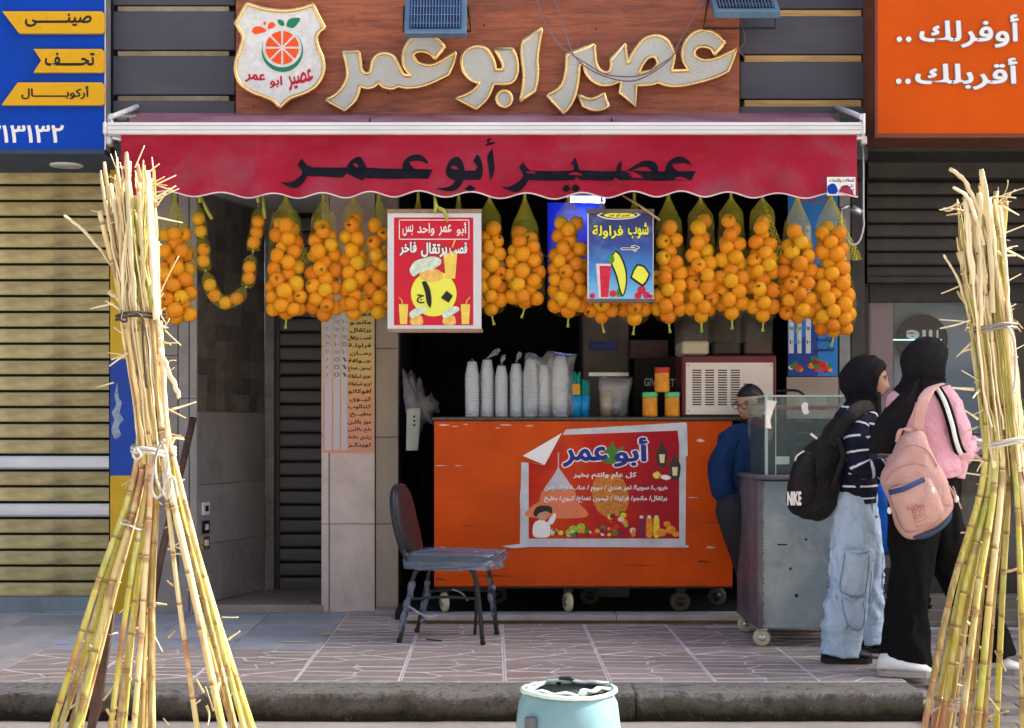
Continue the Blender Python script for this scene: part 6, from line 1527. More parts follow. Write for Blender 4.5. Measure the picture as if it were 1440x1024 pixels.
mb = MB(); mb.box(.120,.152,-.05,-.02, zr-.02, zr+.03, 0, .006); mb.build('latch_lug', pm('green_grey_lug', (.10,.17,.17), .4, var=.3), bj, (0,0,0))
mb = MB(); mb.box(-.155,-.115,-.150,-.118, .22, .315, 0, .005); mb.build('hollow_grip', pm('dull_grip', (.12,.13,.15), .5, var=.3), bj, (0,0,0))

# small litter on the pavement
for (px_, py_, w_, d_, c_, lab) in ((88,907,.07,.03,(.35,.45,.75),'small flat blue white scrap on the pavement at the left'),(455,894,.07,.03,(.45,.50,.05),'small yellow green scrap of net lying on the pavement'),(415,905,.15,.02,(.40,.42,.30),'thin pale strip lying on the pavement left of the pillar')):
    Yd = HC*F/(py_-CY); x_ = XX(px_, Yd)
    mb = MB(); mb.box(x_-w_/2, x_+w_/2, Yd-d_/2, Yd+d_/2, .006, .011, 0, .002); tag(mb.build('litter_scrap', pm('litter_%d' % px_, c_, .6, var=.2)), lab, 'litter')

# ------------------------------------------------------------------ sugarcane bundles
def cane_mat(name, ramp_, node_c):
    b = NB(name)
    at = b.new('ShaderNodeAttribute', attribute_name='cane'); s_ = b.new('ShaderNodeSeparateXYZ'); b.L(at.outputs['Vector'], s_.inputs[0])
    oi = b.new('ShaderNodeObjectInfo')
    h = b.math('ADD', s_.outputs['Z'], b.math('MULTIPLY', b.math('SUBTRACT', oi.outputs['Random'], .5), 1.25))
    nz = b.noise(5, 6, .7, b.mapping((1,1,.5)))
    h = b.math('ADD', h, b.math('MULTIPLY', b.math('SUBTRACT', nz, .5), .55))
    c = b.ramp(h, ramp_)
    st = b.noise(60, 3, .6, b.mapping((1,1,.04))); c = b.mix(b.ramp(st, [(.44,(0,0,0)),(.66,(.5,.5,.5))]), c, (.74,.68,.42))
    # reddish patches
    n2 = b.noise(3.3, 5, .6, b.mapping((1,1,1.0))); c = b.mix(b.ramp(n2, [(.575,(0,0,0)),(.67,(.75,.75,.75))]), c, (.36,.11,.07))
    nd = b.ramp(s_.outputs['X'], [(.0,(1,1,1)),(.035,(.8,.8,.8)),(.09,(0,0,0)),(.93,(0,0,0)),(1,(.7,.7,.7))])
    c = b.mix(nd, c, node_c)
    b.set(Base_Color=c, Roughness=.42); b.bump(st, .2, .002); return b.m
m_cane = cane_mat('green_yellow_cane', [(.0,(.30,.20,.05)),(.15,(.44,.36,.04)),(.35,(.52,.46,.06)),(.5,(.34,.38,.05)),(.65,(.56,.47,.13)),(.8,(.62,.47,.20)),(1,(.68,.55,.30))], (.26,.13,.06))
m_straw1 = pm('dry_straw', (.66,.50,.26), .7, var=.3, scale=9, bump=.3, bscale=80, dirt=(.40,.25,.11), dirt_amt=.5, dirt_scale=8, objvar=.2, stretch=(3,3,.5))
m_straw3 = pm('greenish_straw', (.42,.42,.10), .6, var=.25, scale=9, bump=.3, bscale=80, dirt=(.62,.52,.24), dirt_amt=.6, dirt_scale=5, objvar=.15, stretch=(3,3,.5))
m_straw2 = pm('bleached_straw', (.78,.68,.46), .65, var=.2, scale=9, bump=.3, bscale=80, dirt=(.48,.40,.16), dirt_amt=.5, dirt_scale=5, objvar=.15, stretch=(3,3,.5))
def make_cane(path, r, parent, node=.14, seed=0, dry=.0, mat=None, end=1.0):
    """path: Vectors from foot to tip"""
    pts = smooth3(path, 14); L = [0]
    for a_, b_ in zip(pts, pts[1:]): L.append(L[-1]+(b_-a_).length)
    tot = L[-1]; step = .012 if False else .02; n = int(tot/.022); out = []; j = 0
    rr = random.Random(seed); ph = rr.uniform(0, node)
    nodes = []; x_ = ph; 
    while x_ < tot: nodes.append(x_); x_ += node*rr.uniform(.7,1.3)
    stops = sorted(set([i*tot/n for i in range(n+1)]+[q+d for q in nodes for d in (-.006,-.003,0,.004) if 0 < q+d < tot]))
    rad = []; att = []
    for s_ in stops:
        while j < len(L)-2 and L[j+1] < s_: j += 1
        t = (s_-L[j])/max(1e-6, L[j+1]-L[j]); out.append(pts[j].lerp(pts[j+1], t))
        d = min([abs(s_-q) for q in nodes] or [1]); 
        rad.append(r*(1.0+.20*math.exp(-(d/.004)**2)-.04*math.exp(-((d-.012)/.008)**2))*(1-.12*s_/tot))
        dn = s_-max([q for q in nodes if q <= s_+1e-6] or [-.07]); att.append((min(1, max(0, dn)/node), 0, s_/tot*1.05))
    mb = MB(); mb.tube(out, rad, 9); me = bpy.data.meshes.new('cane'); me.from_pydata([tuple(v_) for v_ in mb.v], [], mb.f)
    a_ = me.attributes.new('cane', 'FLOAT_VECTOR', 'POINT'); a_.data.foreach_set('vector', [c_ for i in range(len(out)) for _ in range(9) for c_ in att[i]])
    me.polygons.foreach_set('use_smooth', [len(f) == 4 for f in mb.f]); me.materials.append(mat or m_cane); me.update()
    return link('cane', me, parent)
def ribbon(parent, p0, d, L, w_, curl, mat, seed, name='leaf_strip'):
    rr = random.Random(seed); d = Vector(d).normalized(); side = d.cross(Vector((rr.uniform(-1,1), rr.uniform(-1,1), rr.uniform(-.4,.4)))).normalized()
    n = 9; p = Vector(p0); pts = [p.copy()]; ax = Vector((rr.uniform(-1,1), rr.uniform(-1,1), rr.uniform(-1,1))).normalized()
    for i in range(n):
        d = (Matrix.Rotation(curl/n*rr.uniform(.4,1.6), 3, ax) @ d); p = p+d*L/n; pts.append(p.copy())
    rad = [(w_*(1-.55*(i/n)), .0016+w_*.10) for i in range(n+1)]
    mb = MB(); mb.tube(pts, rad, 6, ref=tuple(side)); return mb.build(name, mat, parent)
def bundle(label, loc, Yb, canes, sheaths, strips, seed):
    r_ = root('sugarcane_bundle', label, 'sugarcane bundle', loc, 'sugarcane bundles standing at the kerb')
    rr = random.Random(seed)
    for i, (pts, rpx) in enumerate(canes):
        path = [P(x_, y_, Yd) for x_, y_, Yd in pts][::-1]
        path[0].z = -.127; make_cane(path, rpx*Yb/F, r_, rr.uniform(.15,.25), seed*100+i)
    for i, (pts, rpx, m_) in enumerate(sheaths):
        path = smooth3([P(x_, y_, Yd) for x_, y_, Yd in pts], 8); n = len(path)
        path = [p_+Vector((mnoise.noise(Vector((k*.33,i*3.1,0))), mnoise.noise(Vector((k*.33,0,i*3.1))), 0))*.007 for k, p_ in enumerate(path)]
        r0 = rpx*Yb/F; rad = [(r0*(1.0-.25*abs(k/n-.4)+.35*mnoise.noise(Vector((k*.5, i*1.7, 2)))), r0*(.45+.2*mnoise.noise(Vector((k*.6, i*2.7, 5))))) for k in range(n)]; rad[0] = (rad[0][0]*.7, rad[0][1]*.7)
        mb = MB(); mb.tube(path, rad, 7, ref=(cos(i*1.7), sin(i*1.7), .1)); o = mb.build('dry_sheath', m_, r_)
    for i, (x_, y_, dx, dy, L, w_, cu, m_) in enumerate(strips):
        a = rr.uniform(-.5,.5)
        ribbon(r_, P(x_, y_, Yb-rr.uniform(.0,.08)), Vector((dx, a*.5-.1, -dy)), L*Yb/F, w_*Yb/F, cu, m_, seed*1000+i)
    return r_
rr = random.Random(21)
YL_ = 5.85
# ---- left bundle: feet (x at y=1056), crossing points in the ties
feetL = [(54,5.62),(68,5.70),(86,5.80),(94,5.66),(147,5.55),(160,5.75),(184,5.56),(214,5.62),(203,5.9),(286,5.60),(327,5.55),(346,5.62),(360,5.58),(372,5.70),(358,5.85),(206,6.15),(74,6.0),(104,5.95),(172,6.05),(196,5.68),(366,5.98),(337,5.95)]
canes = []
nL = len(feetL)
m_extra = 0
for i, (fx, fy) in enumerate(feetL):
    u = (fx-52)/320.0
    # at the lower tie (y~640) x 197..241 ; at the upper tie (y~445) 168..228 ; tops
    dY = (fy-YL_)
    xt = 196+u*46+rr.uniform(-4,4); x2 = 168+ (u*.7+rr.random()*.3)*58; 
    topx = 138+(u*.4+rr.random()*.6)*88; topy = rr.uniform(225,420) if i % 3 else rr.uniform(290,560)
    midx = fx+(xt-fx)*.52+rr.uniform(-3,3)-((fx-205)*.04)
    Yt = YL_+dY*.22; Y2 = YL_+rr.uniform(-.06,.06)
    pts = [(topx, topy, Y2+rr.uniform(-.03,.03)), (x2, 445, Y2), (xt, 640, Yt), (midx, 840, YL_+dY*.62), (fx, 1058, fy)]
    if topy > 430: pts = [(x2, topy, Y2)]+pts[2:]
    canes.append((pts, rr.uniform(3.6,5.4)))
sh_ = []
for i in range(125):
    u = rr.random(); x2 = 168+u*58; xt = 198+u*42; ty = rr.uniform(212,420); tx = 140+(u*.55+rr.random()*.45)*82
    Yd = YL_+rr.uniform(-.09,.05)
    a = [(tx, ty, Yd), ((tx+x2)/2+rr.uniform(-3,3), (ty+445)/2, Yd), (x2, 445, Yd)]
    if rr.random() < .6: a += [((x2+xt)/2, 540, Yd), (xt, rr.uniform(600,690), Yd)]
    sh_.append((a, rr.choice((rr.uniform(1.0,2.2),rr.uniform(1.8,4.0))), rr.choice((m_straw2,m_straw2,m_straw1,m_straw1,m_straw3))))
# signature tops
for a, w_ in (([(141,240,5.8),(150,300,5.8),(163,370,5.8),(172,450,5.8)],6),([(155,258,5.78),(166,320,5.78),(176,400,5.78),(182,470,5.78)],6),([(178,214,5.76),(180,280,5.76),(185,360,5.76),(190,450,5.76)],8),([(206,240,5.76),(212,300,5.76),(216,380,5.76),(220,450,5.76)],9),([(196,270,5.78),(198,330,5.78),(203,400,5.78),(206,460,5.78)],6),([(90,303,5.84),(115,322,5.84),(140,350,5.84),(170,390,5.84)],5),([(224,490,5.7),(236,520,5.68),(247,545,5.66),(253,560,5.65)],5)):
    sh_.append((a, w_*.68, m_straw2))
st_ = []
for k in range(70):
    y_ = rr.choice([rr.uniform(230,330), rr.uniform(420,480), rr.uniform(480,620), rr.uniform(620,700)]); sd = rr.choice((-1, 1, 1)); xc = 190 if y_ < 450 else 205 if y_ < 560 else 218
    x_ = xc+sd*rr.uniform(10,30)*(1 if y_ < 620 else .6)
    st_.append((x_, y_, sd*rr.uniform(.2,1.2), rr.uniform(-1,.8), rr.uniform(14,40), rr.uniform(.8,2.2), rr.uniform(-1.6,1.6), m_straw2 if rr.random() < .6 else m_straw1))
st_ += [(215,262,1.2,-.5,36,1.6,.5,m_straw2),(214,285,1,-.6,44,1.4,.3,m_straw2),(217,305,1.1,.25,40,1.6,.1,m_straw2),(222,420,.5,-1,68,1.8,.1,m_straw2),(190,236,.4,-1,34,1.6,.2,m_straw2),(170,255,-.35,-1,42,1.6,.1,m_straw2),(160,538,-1,.3,26,1.4,.1,m_straw2),(224,483,1,-.02,26,1.4,.1,m_straw2),
        (312,868,1,.05,24,1.6,.2,m_straw2),(320,900,.8,-.6,22,2.4,.1,m_straw2),(286,975,-.5,-1,22,2.2,.1,m_straw1),(210,880,.6,1,42,2.0,.2,m_straw2),(300,1000,-.3,-1,36,1.8,.3,m_straw1),(318,985,.2,-1,30,1.8,.4,m_straw2),(322,980,.8,-.8,24,2.0,.2,m_straw1),(95,998,1,-.7,22,2.4,.1,m_straw2),(252,850,.1,1,30,3.0,.1,m_straw1),(308,960,-.1,1,40,2.5,.2,m_straw1)]
for k in range(34):
    t = rr.random(); y_ = 690+t*330; xc = 218+rr.choice((-1,1,1))*(20+t*115)*rr.random(); st_.append((xc, y_, rr.uniform(-1,1), rr.uniform(-1.2,.6), rr.uniform(12,34), rr.uniform(1.0,2.6), rr.uniform(-1.2,1.2), m_straw2 if rr.random() < .5 else m_straw1))
bl = bundle('left sugarcane bundle splayed at the foot, in front of the beige shutter', (XX(210,YL_), YL_, -.13), YL_, canes, sh_, st_, 3)
m_rope = pm('white_rope', (.55,.53,.50), .7, var=.25, bump=.3); m_wirek = pm('dark_binding_wire', (.07,.055,.05), .45, metal=.5, var=.3)
def tie(parent, cx_, cy_, rx, Yd, ry, r, mat, turns=1, tilt=0.0, name='binding'):
    pts = []
    for k in range(int(28*turns)+1):
        a = 2*pi*k/28; pts.append(P(cx_+rx*cos(a), cy_+tilt*cos(a)+k/28*5, Yd)+Vector((0, ry*sin(a), 0))+Vector((0,0,.004*sin(3*a))))
    mb = MB(); mb.tube(pts, r, 7); return mb.build(name, mat, parent)
tie(bl, 198, 440, 33, YL_, .12, .0055, m_wirek, 2.2, -2)
mb = MB(); mb.tube(smooth3([P(172,437,5.7),P(170,450,5.68),P(178,452,5.68),P(180,440,5.68),P(200,446,5.7),P(201,480,5.7),P(204,520,5.7),P(206,545,5.7)], 5), .0045, 6); mb.build('binding_tail', m_wirek, bl)
tie(bl, 216, 628, 29, YL_, .11, .007, m_rope, 2.3, 3)
for pts in ([(232,618),(222,630),(216,660),(214,690),(222,700),(232,680),(236,650),(230,625)], [(226,622),(218,650),(222,680),(236,700),(240,672)], [(190,632),(187,640),(192,646),(198,640),(192,630)], [(228,668),(244,672),(250,700)]):
    mb = MB(); mb.tube(smooth3([P(x_, y_, YL_-.15) for x_, y_ in pts], 5), .005, 6); mb.build('rope_end', m_rope, bl)
tie(bl, 185, 735, 15, 5.72, .05, .003, m_rope, 1.1, 4)
mb = MB(); mb.plate([(146,875),(160,862),(140,1000),(125,1050),(118,1050)], 6.25, 6.28); mb.build('dark_lath', m_oldw, bl)
mb = MB(); mb.plate([(196,835),(204,830),(180,930),(174,935)], 6.2, 6.23); mb.build('dark_lath', m_oldw, bl)
# ---- right bundle
YR = 5.85
canes = []
feetR = [(1288,5.6),(1302,5.7),(1316,5.62),(1326,5.8),(1344,5.55),(1356,5.62),(1368,5.58),(1380,5.7),(1334,5.95),(1352,6.05),(1450,5.6),(1462,5.75),(1476,5.65),(1440,6.0),(1492,5.9),(1510,5.7),(1528,5.8),(1400,6.1),(1470,6.1),(1545,5.65),(1310,6.0),(1500,6.1)]
for i, (fx, fy) in enumerate(feetR):
    u = (fx-1288)/257.0; dY = fy-YR
    xt = 1388+u*62+rr.uniform(-4,4); x2 = 1364+(u*.7+rr.random()*.3)*60; topx = 1340+(u*.4+rr.random()*.6)*80; topy = rr.uniform(250,420) if i % 3 else rr.uniform(320,620)
    midx = fx+(xt-fx)*.50+rr.uniform(-3,3)
    Yt = YR+dY*.22; Y2 = YR+rr.uniform(-.06,.06)
    pts = [(topx, topy, Y2), (x2, 458, Y2), (xt, 655, Yt), (midx, 845, YR+dY*.6), (fx, 1058, fy)]
    if topy > 445: pts = [(x2+(xt-x2)*.4, topy, Y2)]+pts[2:]
    canes.append((pts, rr.uniform(3.8,5.6)))
sh_ = []
for i in range(125):
    u = rr.random(); x2 = 1364+u*60; xt = 1386+u*56; ty = rr.uniform(262,430); tx = 1342+(u*.6+rr.random()*.4)*74
    Yd = YR+rr.uniform(-.09,.05)
    a = [(tx, ty, Yd), ((tx+x2)/2+rr.uniform(-3,3), (ty+458)/2, Yd), (x2, 458, Yd)]
    if rr.random() < .6: a += [((x2+xt)/2, 550, Yd), (xt, rr.uniform(600,680), Yd)]
    sh_.append((a, rr.choice((rr.uniform(1.0,2.2),rr.uniform(1.8,4.0))), rr.choice((m_straw2,m_straw2,m_straw1,m_straw1,m_straw3))))
for a, w_ in (([(1335,237,5.78),(1352,250,5.78),(1368,275,5.78),(1378,320,5.78),(1385,400,5.78)],6),([(1340,263,5.76),(1358,275,5.76),(1372,305,5.76),(1384,345,5.76)],6),([(1380,238,5.76),(1386,280,5.76),(1392,340,5.76),(1396,440,5.76)],7),([(1326,358,5.8),(1338,375,5.8),(1350,400,5.8),(1362,440,5.8)],4.5),([(1322,462,5.7),(1340,458,5.7),(1366,450,5.72)],3.5),([(1406,290,5.76),(1412,340,5.76),(1416,400,5.76),(1420,460,5.76)],8),([(1358,280,5.77),(1362,330,5.77),(1368,400,5.77)],7)):
    sh_.append((a, w_*.68, m_straw2))
st_ = []
for k in range(64):
    y_ = rr.choice([rr.uniform(270,420), rr.uniform(440,480), rr.uniform(480,640), rr.uniform(640,700)]); sd = rr.choice((-1, 1)); xc = 1380 if y_ < 450 else 1400 if y_ < 560 else 1412
    x_ = xc+sd*rr.uniform(12,32)
    st_.append((x_, y_, sd*rr.uniform(.2,1.2), rr.uniform(-1,.8), rr.uniform(14,38), rr.uniform(.8,2.2), rr.uniform(-1.6,1.6), m_straw2 if rr.random() < .6 else m_straw1))
st_ += [(1350,402,-1,.45,30,2.0,.2,m_straw2),(1366,453,-1,-.1,44,1.8,.1,m_straw2),(1384,540,-.9,-.5,44,1.6,.1,m_straw2),(1370,548,-1,-.1,32,3.0,.05,m_straw2),(1376,590,-1,-.9,26,2.2,1.3,m_straw2),(1376,600,-1,.3,22,1.8,.4,m_straw2),(1408,330,1,-.4,50,1.8,.1,m_straw2),(1412,350,1,.5,44,1.8,.1,m_straw2),(1404,285,.8,-.6,30,1.5,.1,m_straw2),(1415,455,.3,1,60,2.0,.5,m_straw2),(1366,880,-1,-1,36,2.4,.05,m_straw2),(1330,930,.4,1,40,3.0,.1,m_straw1),(1376,985,.3,1,30,3,.5,m_straw2)]
for k in range(34):
    t = rr.random(); y_ = 690+t*330; xc = 1400+rr.choice((-1,-1,1))*(10+t*90)*rr.random(); st_.append((xc, y_, rr.uniform(-1,1), rr.uniform(-1.2,.6), rr.uniform(12,34), rr.uniform(1.0,2.6), rr.uniform(-1.2,1.2), m_straw2 if rr.random() < .5 else m_straw1))
br = bundle('right sugarcane bundle splayed at the foot, in front of the two women', (XX(1400,YR), YR, -.13), YR, canes, sh_, st_, 8)
tie(br, 1394, 456, 33, YR, .12, .0055, pm('grey_binding_wire', (.28,.25,.24), .5, metal=.4, var=.3), 2.2, -5)
tie(br, 1412, 615, 34, YR, .12, .006, m_rope, 2.1, -6)
tie(br, 1342, 985, 16, 5.7, .06, .004, m_rope, 1.2, 3)
for pts in ([(1418,460),(1426,480),(1428,520),(1426,545),(1424,550),(1428,552)], [(1300,1010),(1312,1000),(1326,994),(1345,1000),(1356,996)]):
    mb = MB(); mb.tube(smooth3([P(x_, y_, YR-.16) for x_, y_ in pts], 5), .005, 6); mb.build('rope_end', m_rope, br)
# ------------------------------------------------------------------ people
m_skin = pm('skin', (.42,.235,.155), .5, var=.08, scale=20, bump=.03, dirt=(.40,.17,.12), dirt_amt=.2)
m_lip = pm('lip', (.34,.10,.085), .45, var=.1, bump=0); m_eyew = pm('eye_white', (.60,.57,.55), .25, var=0, bump=0); m_eyeb = pm('eye_dark', (.02,.012,.008), .15, var=0, bump=0)
m_hair = pm('black_hair', (.012,.010,.010), .45, var=.3, scale=60, bump=.5, bscale=150)
def head_into(mb, c, yaw, s=1.0, pitch=0.0, roll=0.0):
    """head facing +X before the yaw; local z up; face details from profile bumps"""
    M = Matrix.Translation(c) @ Matrix.Rotation(yaw, 4, 'Z') @ Matrix.Rotation(pitch, 4, 'Y') @ Matrix.Rotation(roll, 4, 'X')
    n, m_ = 48, 44; vs = []; fs = []
    G = lambda x, c_, w_: math.exp(-((x-c_)/w_)**2)
    for i in range(m_+1):
        th = pi*i/m_; z = cos(th)
        for k in range(n):
            ph = 2*pi*k/n; cx_, cy_ = cos(ph), sin(ph)
            rx = .092; ry = .074; rz = .112
            x = rx*sin(th)*cx_; y = ry*sin(th)*cy_; Z = rz*z
            front = max(0, cx_)
            if Z < 0:
                t = -Z/rz; y *= 1-.28*t; x *= (1-.10*t) if cx_ > 0 else (1-.45*t*t)
            yn = y/.074
            f = front**2*sin(th)
            x += f*(.006*G(Z,.030,.014)*(1-.2*abs(yn)) - .007*G(Z,.012,.012)*G(abs(yn),.42,.22)
                 + .021*G(Z,-.022,.012)*G(yn,0,.17) + .013*G(Z,-.004,.018)*G(yn,0,.11)
                 + .008*G(Z,-.050,.0065)*G(yn,0,.30) + .008*G(Z,-.064,.007)*G(yn,0,.28) - .003*G(Z,-.057,.004)*G(yn,0,.3)
                 + .010*G(Z,-.092,.014)*G(yn,0,.35) + .004*G(Z,-.02,.02)*G(abs(yn),.6,.25))
            vs.append(M @ (Vector((x, y, Z))*s))
    for i in range(m_):
        for k in range(n): fs.append((i*n+k, i*n+(k+1)%n, (i+1)*n+(k+1)%n, (i+1)*n+k))
    mb.add(vs, fs, 0, True)
    for sd in (-1, 1):    # ears
        e = M @ (Vector((-.004, sd*.072, -.012))*s); mb.ball(e, (.016*s,.010*s,.030*s), 10, 8)
    return M, s
def face_parts(parent, M, s, brow=m_hair):
    for sd in (-1, 1):
        mb = MB(); mb.ball((0,0,0), (.0075,.0125,.0062), 12, 8); 
        o = mb.mesh('eye')
        for v_ in o.vertices: v_.co = M @ ((v_.co+Vector((.0755, sd*.029, .012)))*s)
        o.materials.append(m_eyew); eo = link('eye', o, parent)
        mb = MB(); mb.ball((0,0,0), (.0035,.0058,.0058), 10, 6); o = mb.mesh('iris')
        for v_ in o.vertices: v_.co = M @ ((v_.co+Vector((.0806, sd*.029, .012)))*s)
        o.materials.append(m_eyeb); link('iris', o, eo)
        for nm, zc, w_, r_, bow in (('eyebrow', .031, .021, .0032, .006), ('eyelid', .0185, .014, .0022, .004)):
            pts = [M @ (Vector((.0870-.0008*abs(t)*9-(abs(t)**2)*.007-(0.002 if nm == 'eyelid' else 0), sd*(.029+t*w_), zc+bow*(1-t*t)-.003))*s) for t in (-1,-.5,0,.5,1)]
            mb = MB(); mb.tube(pts, r_*s, 6); mb.build(nm, brow, parent)
    mb = MB(); pts = [M @ (Vector((.0835-.010*t*t, t*.020, -.0565))*s) for t in (-1,-.6,-.2,.2,.6,1)]
    mb.tube(pts, [(.002*s,.003*s),(.005*s,.005*s),(.006*s,.0065*s),(.006*s,.0065*s),(.005*s,.005*s),(.002*s,.003*s)], 8); mb.build('lips', m_lip, parent)
def hand_into(mb, w_, d, up, s=1.0, spread=.25, curl=.7, thumb=1):
    """palm from wrist w_ along d; 'up' = back of the hand; four fingers and a thumb"""
    d = Vector(d).normalized(); up = Vector(up); up = (up-d*up.dot(d)).normalized(); sd = d.cross(up)
    w_ = Vector(w_)
    mb.tube([w_-d*.03*s, w_, w_+d*.03*s, w_+d*.06*s, w_+d*.088*s], [(.020*s,.024*s),(.019*s,.026*s),(.015*s,.034*s),(.014*s,.038*s),(.010*s,.034*s)], 12, ref=tuple(up))
    for i, (off, L, r) in enumerate(((.030,.070,.0082),(.010,.078,.0085),(-.011,.072,.0082),(-.030,.056,.0072))):
        b0 = w_+d*(.078-abs(off)*.25)*s+sd*off*s; q = b0.copy(); dd = (d+sd*off*spread*12*.4).normalized(); pts = [b0-d*.02*s, b0]
        for k, f_ in enumerate((.45,.32,.23)):
            dd = (Matrix.Rotation(-curl*(.5+.25*k)*.9, 3, sd) @ dd) if True else dd
            q = q+dd*L*f_*s; pts.append(q.copy())
        mb.tube(pts, [r*s*1.05, r*s*1.08, r*s, r*s*.92, r*s*.75], 8)
        mb.ball(pts[-1], r*s*.75, 8, 6)
    b0 = w_+d*.018*s+sd*thumb*.024*s-up*.004*s
    t1 = b0+(d*.6+sd*thumb*.8-up*.35).normalized()*.038*s; t2 = t1+(d*.95+sd*thumb*.25-up*.45).normalized()*.030*s; t3 = t2+(d-up*.5).normalized()*.024*s
    mb.tube([b0-d*.01*s, b0, t1, t2, t3], [.012*s,.0135*s,.011*s,.0098*s,.0075*s], 9); mb.ball(t3, .0075*s, 8, 6)
def fuse(mb, name, mat, parent, voxel=.0055, smooth=4):
    me = mb.mesh(name); o = bpy.data.objects.new('tmp', me); COL.objects.link(o)
    r_ = o.modifiers.new('r', 'REMESH'); r_.mode = 'VOXEL'; r_.voxel_size = voxel; r_.use_smooth_shade = True
    s_ = o.modifiers.new('s', 'SMOOTH'); s_.factor = .5; s_.iterations = smooth
    bpy.context.view_layer.update()
    me2 = bpy.data.meshes.new_from_object(o.evaluated_get(bpy.context.evaluated_depsgraph_get()))
    bpy.data.objects.remove(o); me2.name = name; me2.materials.clear(); me2.materials.append(mat)
    me2.polygons.foreach_set('use_smooth', [True]*len(me2.polygons))
    return link(name, me2, parent)
def folds(o, amp=.006, sc=(9,9,5), seed=0, fine=.35, zf=None):
    for v_ in o.data.vertices:
        p = Vector((v_.co.x*sc[0], v_.co.y*sc[1], v_.co.z*sc[2]))+Vector((seed,seed*2,0))
        a = 1-abs(mnoise.noise(p))*2.2; a2 = mnoise.noise(p*2.7)
        k = amp if zf is None else amp*zf(v_.co)
        v_.co += v_.normal*((a*.7+a2*fine)-.3)*k
def Q(px, py, Y, dy=0): return P(px, py, Y)
def cloth(name, path, rads, mat, parent, n=40, k=8, ref=(1,0,0), fold=.006, sc=(9,9,5), seed=0, cap=True, att=False, zf=None):
    pts = smooth3(path, k); rad = lerplist(rads, len(pts))
    mb = MB(); mb.tube(pts, rad, n, ref=ref, cap=cap); me = bpy.data.meshes.new(name); me.from_pydata([tuple(v_) for v_ in mb.v], [], mb.f)
    if att:
        L = 0; vals = []
        for i, p in enumerate(pts):
            if i: L += (p-pts[i-1]).length
            for q in range(n): vals += [L, cos(2*pi*q/n), sin(2*pi*q/n)]
        a_ = me.attributes.new('arc', 'FLOAT_VECTOR', 'POINT'); a_.data.foreach_set('vector', vals)
    me.polygons.foreach_set('use_smooth', [len(f) == 4 for f in mb.f]); me.materials.append(mat); me.update()
    o = link(name, me, parent)
    if fold: folds(o, fold, sc, seed, zf=zf)
    return o
def shoe(parent, heel, toe, w_, h, mat, sole, name='shoe'):
    heel, toe = Vector(heel), Vector(toe); d = (toe-heel); L = d.length; d.normalize(); sd = Vector((-d.y, d.x, 0))
    mb = MB(); secs = [(0,.30,.55),(.06,.44,.95),(.2,.50,1.0),(.38,.46,.95),(.55,.52,.72),(.75,.56,.55),(.9,.46,.46),(1.0,.22,.26)]
    vs = []; n = 16
    for t, ww, hh in secs:
        for k in range(n):
            a = 2*pi*k/n; z = h*hh*(.5+.5*sin(a)) if True else 0
            vs.append(heel+d*L*t+sd*w_*ww*cos(a)*(1 if sin(a) < .2 else 1-.35*sin(a))+Vector((0,0,.022+z*1.0)))
    fs = [(i*n+k, i*n+(k+1)%n, (i+1)*n+(k+1)%n, (i+1)*n+k) for i in range(len(secs)-1) for k in range(n)]+[tuple(range(n))[::-1], tuple((len(secs)-1)*n+k for k in range(n))]
    mb.add(vs, fs, 0, True); o = mb.build(name, mat, parent)
    mb = MB(); out = []
    for t, ww, _ in secs: out.append((t, ww*w_*1.04))
    top = [heel+d*L*t+sd*q for t, q in out]+[heel+d*L*t-sd*q for t, q in out[::-1]]
    n = len(top); a = [p+Vector((0,0,.004)) for p in top]; b_ = [p+Vector((0,0,.030)) for p in top]
    mb.add(a+b_, [tuple(range(n)), tuple(range(n,2*n))[::-1]]+[(i, i+n, (i+1)%n+n, (i+1)%n) for i in range(n)]); mb.build('sole', sole, o, -Vector(parent.location) if False else None)
    return o
def hijab_shell(parent, M, s, mat, openw=.60, openz=(-.092,.052), seed=0, back=0.0, grow=1.0):
    """cloth closely round the head with an opening for the face"""
    n, m_ = 72, 60; vs = []; keep = {}; fs = []
    for i in range(m_+1):
        th = pi*i/m_; 
        for k in range(n):
            ph = 2*pi*k/n; d = Vector((sin(th)*cos(ph), sin(th)*sin(ph), cos(th)))
            r = Vector((.108, .092, .124))
            p = Vector((d.x*r.x, d.y*r.y, d.z*r.z))*grow
            if d.x < 0: p.x *= 1.10+back
            # fold ridges running back and down
            fo = sin((p.z*.8-p.x*1.0)*95+seed+3*mnoise.noise(p*9+Vector((seed,0,0))))*.0022+mnoise.noise(p*16+Vector((seed,3,0)))*.004
            p += d*fo
            # tuck at the rim
            e = (((.100-min(.100,p.x))/.052)**2+((p.z+.018)/.088)**2) if p.x > 0 else 9
            if e < 1.25 and p.x > 0: p.x -= .012*(1.25-e)/.25*1.0 if e > 1 else .012
            vs.append(M @ (p*s)); keep[(i,k)] = e
    for i in range(m_):
        for k in range(n):
            if keep[(i,k)] < 1.0 and keep[(i,(k+1)%n)] < 1.0 and keep[(i+1,k)] < 1.0: continue
            fs.append((i*n+k, i*n+(k+1)%n, (i+1)*n+(k+1)%n, (i+1)*n+k))
    mb = MB(); mb.add(vs, fs, 0, True); me = mb.mesh('headscarf', merge=True); me.materials.append(mat)
    o = link('headscarf', me, parent); sol = o.modifiers.new('t', 'SOLIDIFY'); sol.thickness = .005; sol.offset = -1
    return o

